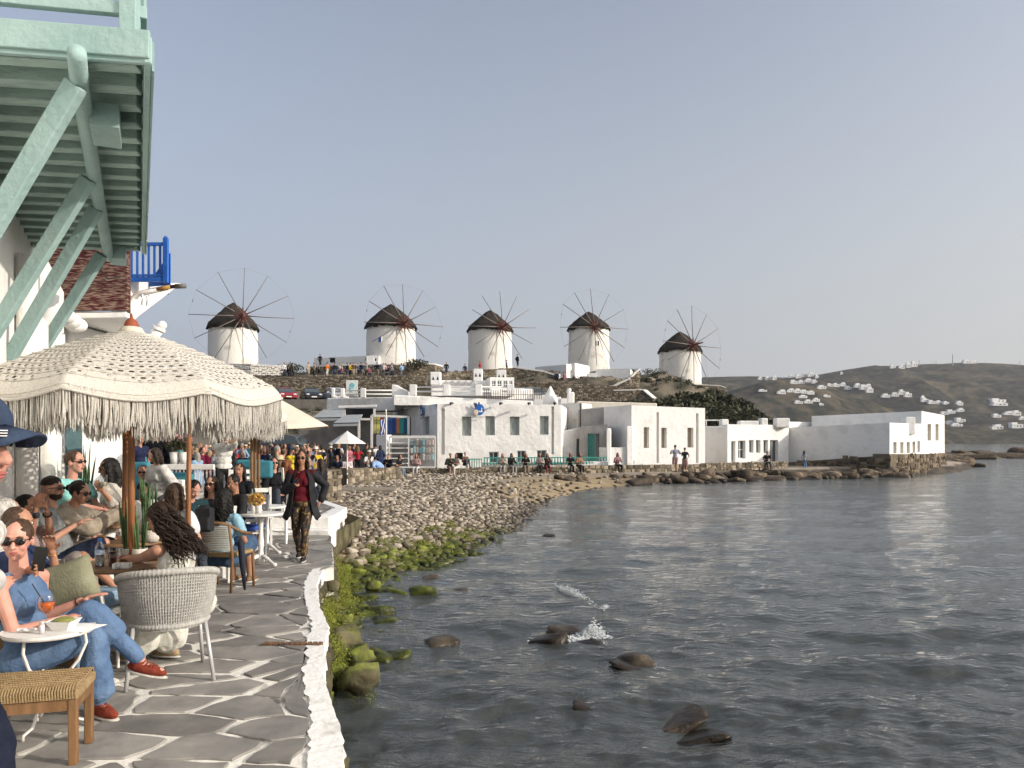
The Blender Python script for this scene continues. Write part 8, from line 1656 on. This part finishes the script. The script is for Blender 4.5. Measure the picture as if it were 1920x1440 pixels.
BN = [(634, 37.5, .5, -100, 'man in a navy jacket, knees drawn up, on the low wall by the slab', (.02, .025, .045), (.05, .08, .13), 'black', 0), (648, 38.0, .5, -60, 'man in white and red sitting beside the navy jacket on the low stone wall', (.55, .5, .5), (.03, .03, .04), 'dark', 0), (729, 42, .5, -110, 'person in a black tee half reclined on a bench before the white pillar', (.015, .015, .018), (.02, .02, .03), 'black', 0), (744, 43, .5, -20, 'tanned woman in black leaning back with bare legs stretched out', (.02, .02, .02), (.2, .24, .3), 'dark', 1),
      (781, 45.0, .5, -95, 'woman in pale pink and white trousers sitting alone before the glass case', (.42, .28, .26), (.55, .53, .5), 'brown', 1), (843, 45.6, .5, -70, 'man in a dark olive top sitting left in the kissing couple', (.04, .045, .035), (.3, .2, .16), 'brown', 0), (857, 45.7, .5, -120, 'woman in a white dress leaning forward beside the man in olive', (.5, .42, .36), (.6, .58, .55), 'dark', 1), (943, 47.2, .5, -95, 'fair-haired woman in beige sitting on the left of the teal fence wall', (.42, .37, .32), (.35, .33, .31), 'blond', 1),
      (958, 47.3, .5, -60, 'person in a black hooded top with legs stretched to the right', (.012, .012, .014), (.38, .36, .34), 'black', 1), (985, 47.5, .5, -80, 'person in black bending over bare knees on the stone seat', (.015, .015, .018), (.3, .22, .17), 'brown', 1), (1013, 47.7, .5, -100, 'person in a white top and black bag on the stone seat', (.42, .36, .34), (.03, .03, .035), 'dark', 1), (1025, 47.8, .5, -80, 'person in dark red trousers right of the white-topped one', (.05, .03, .03), (.16, .04, .04), 'dark', 1),
      (1069, 48.4, .5, -80, 'woman in black turned to her neighbour in front of the teal door fence', (.02, .02, .02), (.02, .02, .02), 'brown', 1), (1084, 48.5, .5, -60, 'woman with bare shoulders in black trousers before the arched doorway', (.3, .18, .12), (.015, .015, .02), 'dark', 1), (1157, 49.6, .5, -70, 'person in a dusty pink hoodie sitting alone below the square opening', (.30, .17, .18), (.02, .02, .03), 'dark', 1), (1436, 56.3, .5, -80, 'person in black sitting before the house with the window row', (.012, .012, .014), (.04, .06, .07), 'black', 0)]
for i, (px, Y, z, yw, lab, tc, bc, hc, fm) in enumerate(BN):
    far_p(lab, px, Y, z=z, yaw=yw, pose='sit', H=1.68 if fm else 1.76, fem=bool(fm), top=('shirt' if i % 3 else 'tee', tc), bottom=('trousers', bc), hair=('long' if fm else 'short', hc), skin='tan', lean=.15 + .2 * (i % 2), shoe=(.3, .25, .2), group='people resting along the promenade', hands=[('b', -.08, .3, .2 + .05 * (i % 3)), ('b', .08, .28, .2)], feet=None)
far_p('woman seated up on the white plinth behind the couple, dark brown jacket', 872, 47.9, z=.95, yaw=-60, pose='sit', H=1.6, top=('shirt', (.16, .08, .06)), hair=('short', 'red'), seat=.1)
far_p('man with a grey backpack and pink shorts looking toward the block house', 1266, 51.2, z=.5, yaw=95, H=1.80, fem=False, top=('tee', (.30, .31, .38)), bottom=('shorts', (.38, .24, .24)), hair=('short', 'dark'), skin='tan', hands=[('b', -.2, .1, .3), ('b', .2, .1, .3)])
far_p('woman in a dark top and long pink skirt beside the man with the backpack', 1284, 51.4, z=.5, yaw=60, H=1.62, top=('tee', (.03, .05, .05)), bottom=('skirt', (.42, .27, .25)), hair=('bun', 'brown'), skin='tan', hands=[('b', -.1, .3, .3), ('b', .2, .05, .1)])
far_p('girl in pale top and blue jeans standing on rocks under the long shaded wall', 1508, 57.5, z=.36, yaw=20, H=1.50, top=('tee', (.35, .4, .5)), bottom=('trousers', (.15, .25, .42)), hair=('long', 'black'), skin='olive')
far_p('hiker in black standing on the scrubby slope above the far houses', 1452, 88, yaw=-90, H=1.72, top=('shirt', (.02, .02, .02)), hair=('short', 'dark'), fem=False, vox=.04, shoe=None)
# --- the crowd in the square behind the cafe
rng = random.Random(21)
cn = [('black', (.013, .013, .016)), ('navy', (.02, .03, .07)), ('charcoal', (.05, .05, .055)), ('white', (.62, .61, .6)), ('beige', (.42, .36, .28)), ('red', (.36, .02, .03)), ('yellow', (.62, .45, .03)), ('teal', (.05, .25, .28)), ('pink', (.5, .18, .22)), ('grey', (.22, .23, .25)), ('olive', (.09, .10, .06)), ('burgundy', (.16, .015, .04)), ('light blue', (.25, .38, .55)), ('brown', (.13, .07, .04))]
cb = [('black', (.015, .015, .018)), ('navy', (.02, .03, .06)), ('jeans', (.06, .1, .18)), ('khaki', (.28, .24, .17)), ('grey', (.15, .15, .16)), ('white', (.55, .54, .52))]
hcs = [('black', 'black'), ('dark', 'dark brown'), ('brown', 'brown'), ('blond', 'blond'), ('grey', 'grey'), ('light', 'light brown')]
fixed = [(621, 45.2, 1.76, 'charcoal', 'khaki', 0), (634, 45.0, 1.82, 'black', 'khaki', 0), (655, 44.3, 1.64, 'pink', 'white', 1), (663, 44.8, 1.8, 'charcoal', 'grey', 0), (671, 43.8, 1.66, 'red', 'black', 1), (688, 46, 1.80, 'olive', 'black', 0), (704, 46.5, 1.74, 'white', 'white', 0), (713, 46.0, 1.68, 'navy', 'white', 1), (557, 31, 1.7, 'beige', 'khaki', 0), (576, 37, 1.7, 'white', 'grey', 1), (587, 38, 1.72, 'pink', 'grey', 0), (533, 33, 1.64, 'yellow', 'black', 1), (517, 30, 1.66, 'red', 'navy', 1), (603, 43, 1.7, 'white', 'black', 0), (373, 40, 1.7, 'yellow', 'black', 0), (388, 44, 1.72, 'black', 'black', 0), (343, 42, 1.66, 'light blue', 'navy', 0), (399, 36, 1.7, 'brown', 'navy', 1), (380, 28, 1.7, 'burgundy', 'navy', 0), (365, 25, 1.68, 'black', 'black', 1)]
def near_what(px, Y):
    a = 'behind white bench' if px < 400 else ('near bamboo poles' if px < 472 else ('under cream parasol' if px < 560 else ('left of parasol' if px < 625 else 'by small parasol')))
    return a, ('at the front' if Y < 31 else ('in the middle rows' if Y < 38 else 'at the back'))
used = {}
cands = [(px, Y, H, a, b, f) for (px, Y, H, a, b, f) in fixed]
for i in range(150):
    px = rng.choice([rng.uniform(262, 470), rng.uniform(470, 625), rng.uniform(480, 640)]); Y = rng.uniform(24, 47); a = rng.choice(cn[:3] * 3 + cn + cn[9:])[0]; b = rng.choice(cb)[0]; cands.append((px, Y, rng.uniform(1.56, 1.84), a, b, rng.random() < .5))
placed = []
for (px, Y, H, a, b, f) in cands:
    x = XY(px, Y)[0]
    if any((x - q[0]) ** 2 + (Y - q[1]) ** 2 < .22 for q in placed): continue
    if px > 596 and Y < 41: continue
    placed.append((x, Y)); hc, hn = rng.choice(hcs); ac = dict(cn)[a]; bc = dict(cb)[b]; yw = rng.uniform(0, 360); w, r = near_what(px, Y); kind = rng.choice(['tee', 'shirt', 'shirt', 'coat']); hat = rng.choice([None] * 12 + ['straw', 'panama', 'cap'])
    lab = '%s%s in %s %s, %s %s, %s hair, %s, %s row' % ('hatted ' if hat else '', 'woman' if f else 'man', a, {'tee': 'tee', 'shirt': 'shirt', 'coat': 'jacket'}[kind], b, 'trousers' if b != 'jeans' else 'bottoms', hn, w, r.replace('at the ', '').replace('in the ', '').replace(' rows', ''))
    pose = 'walk' if rng.random() < .3 else 'stand'
    far_p(lab[:118], px, Y, z=.62 if Y > 21.5 else PZ2, yaw=yw, pose=pose, H=H, fem=bool(f), top=(kind, ac), bottom=('trousers', bc), hair=('long' if f else 'short', hc), skin=rng.choice(['light', 'tan', 'tan', 'olive', 'brown']), hat=hat, group='crowd in the square behind the cafe', vox=.026, shoe=None, hands=rng.choice([None, None, [('b', -.1, .3, .35), ('b', .1, .3, .35)], [('b', -.22, 0, 0), ('b', .1, .25, .5)]]))
# --- sightseers on the hill
HP = [(533, 'white', 0), (541, 'black', 0), (549, 'olive', 1), (578, 'beige', 1), (589, 'beige', 1), (598, 'black', 0), (614, 'orange', 1), (628, 'black', 0), (637, 'white', 0), (640, 'pink', 1), (651, 'navy', 0), (657, 'yellow', 1), (663, 'brown', 0), (668, 'grey', 1), (672, 'light blue', 0), (677, 'navy', 1), (687, 'white', 0), (692, 'pink', 1), (707, 'navy', 0), (719, 'white', 1), (723, 'pink', 1), (728, 'black', 0), (735, 'grey', 1), (753, 'light blue', 0)]
dcn = dict(cn); dcn['orange'] = (.6, .16, .03)
for i, (px, a, f) in enumerate(HP):
    far_p('%s in a %s top on the hill terrace, %s' % ('woman' if f else 'man', a, 'left of the white building' if px < 590 else ('before the low white building' if px < 690 else 'before the second windmill')), px, 88.2 + (i % 3) * .5, z=9.95, yaw=rng.uniform(0, 360), pose='sit' if i % 4 == 1 else 'stand', H=1.7, fem=bool(f), top=('shirt', dcn[a]), bottom=('trousers', rng.choice(cb)[1]), hair=('short', 'dark'), skin='tan', vox=.045, shoe=None, group='sightseers on the hill terrace')
for i, (px, py, Y, a, lab) in enumerate([(837, 698, 98, 'black', 'lone figure in black on the skyline right of the second windmill'), (872, 702, 96, 'navy', 'figure in navy standing left of the middle windmill'), (900, 697, 95, 'red', 'figure in red at the foot of the middle windmill'), (950, 695, 95, 'grey', 'figure with raised arm below the middle windmill'), (970, 684, 97, 'black', 'small figure on the skyline right of the middle windmill'), (600, 683, 99, 'black', 'man in black standing on the terrace wall by the low white building'), (690, 684, 99, 'black', 'person in black bending on the terrace wall'),
                                      (1043, 722, 87.5, 'navy', 'person in navy beside the sloping coped wall'), (1049, 723, 87.5, 'white', 'person in white in the trio under the sloping wall'), (1057, 724, 87.6, 'pink', 'person in pink in the trio under the sloping wall')]):
    far_p(lab, px, Y, z=ZZ(py + (6 if i < 7 else 2), Y), yaw=-80 + i * 30, H=1.72, top=('shirt', dcn[a]), hair=('short', 'dark'), skin='tan', vox=.045, shoe=None, fem=i % 2 == 0)
# ============================================================ AIR: thin sea haze in front of the far hills
hz = MB(); hz.box((800, 1400, 148.4), (5200, 3900, 307)); ho = bpy.data.objects
hm3 = bpy.data.materials.new('sea_haze'); hm3.use_nodes = True; n_ = hm3.node_tree.nodes; l_ = hm3.node_tree.links
for x in list(n_): n_.remove(x)
o_ = n_.new('ShaderNodeOutputMaterial'); v_ = n_.new('ShaderNodeVolumePrincipled'); v_.inputs['Color'].default_value = (.86, .90, .96, 1); v_.inputs['Density'].default_value = .00013; v_.inputs['Anisotropy'].default_value = .3; l_.new(v_.outputs[0], o_.inputs['Volume'])
o = hz.build('haze', hm3); o['kind'] = 'stuff'; o['label'] = 'thin sea haze over the bay'
scene.cycles.volume_bounces = 0; scene.cycles.volume_step_rate = 5
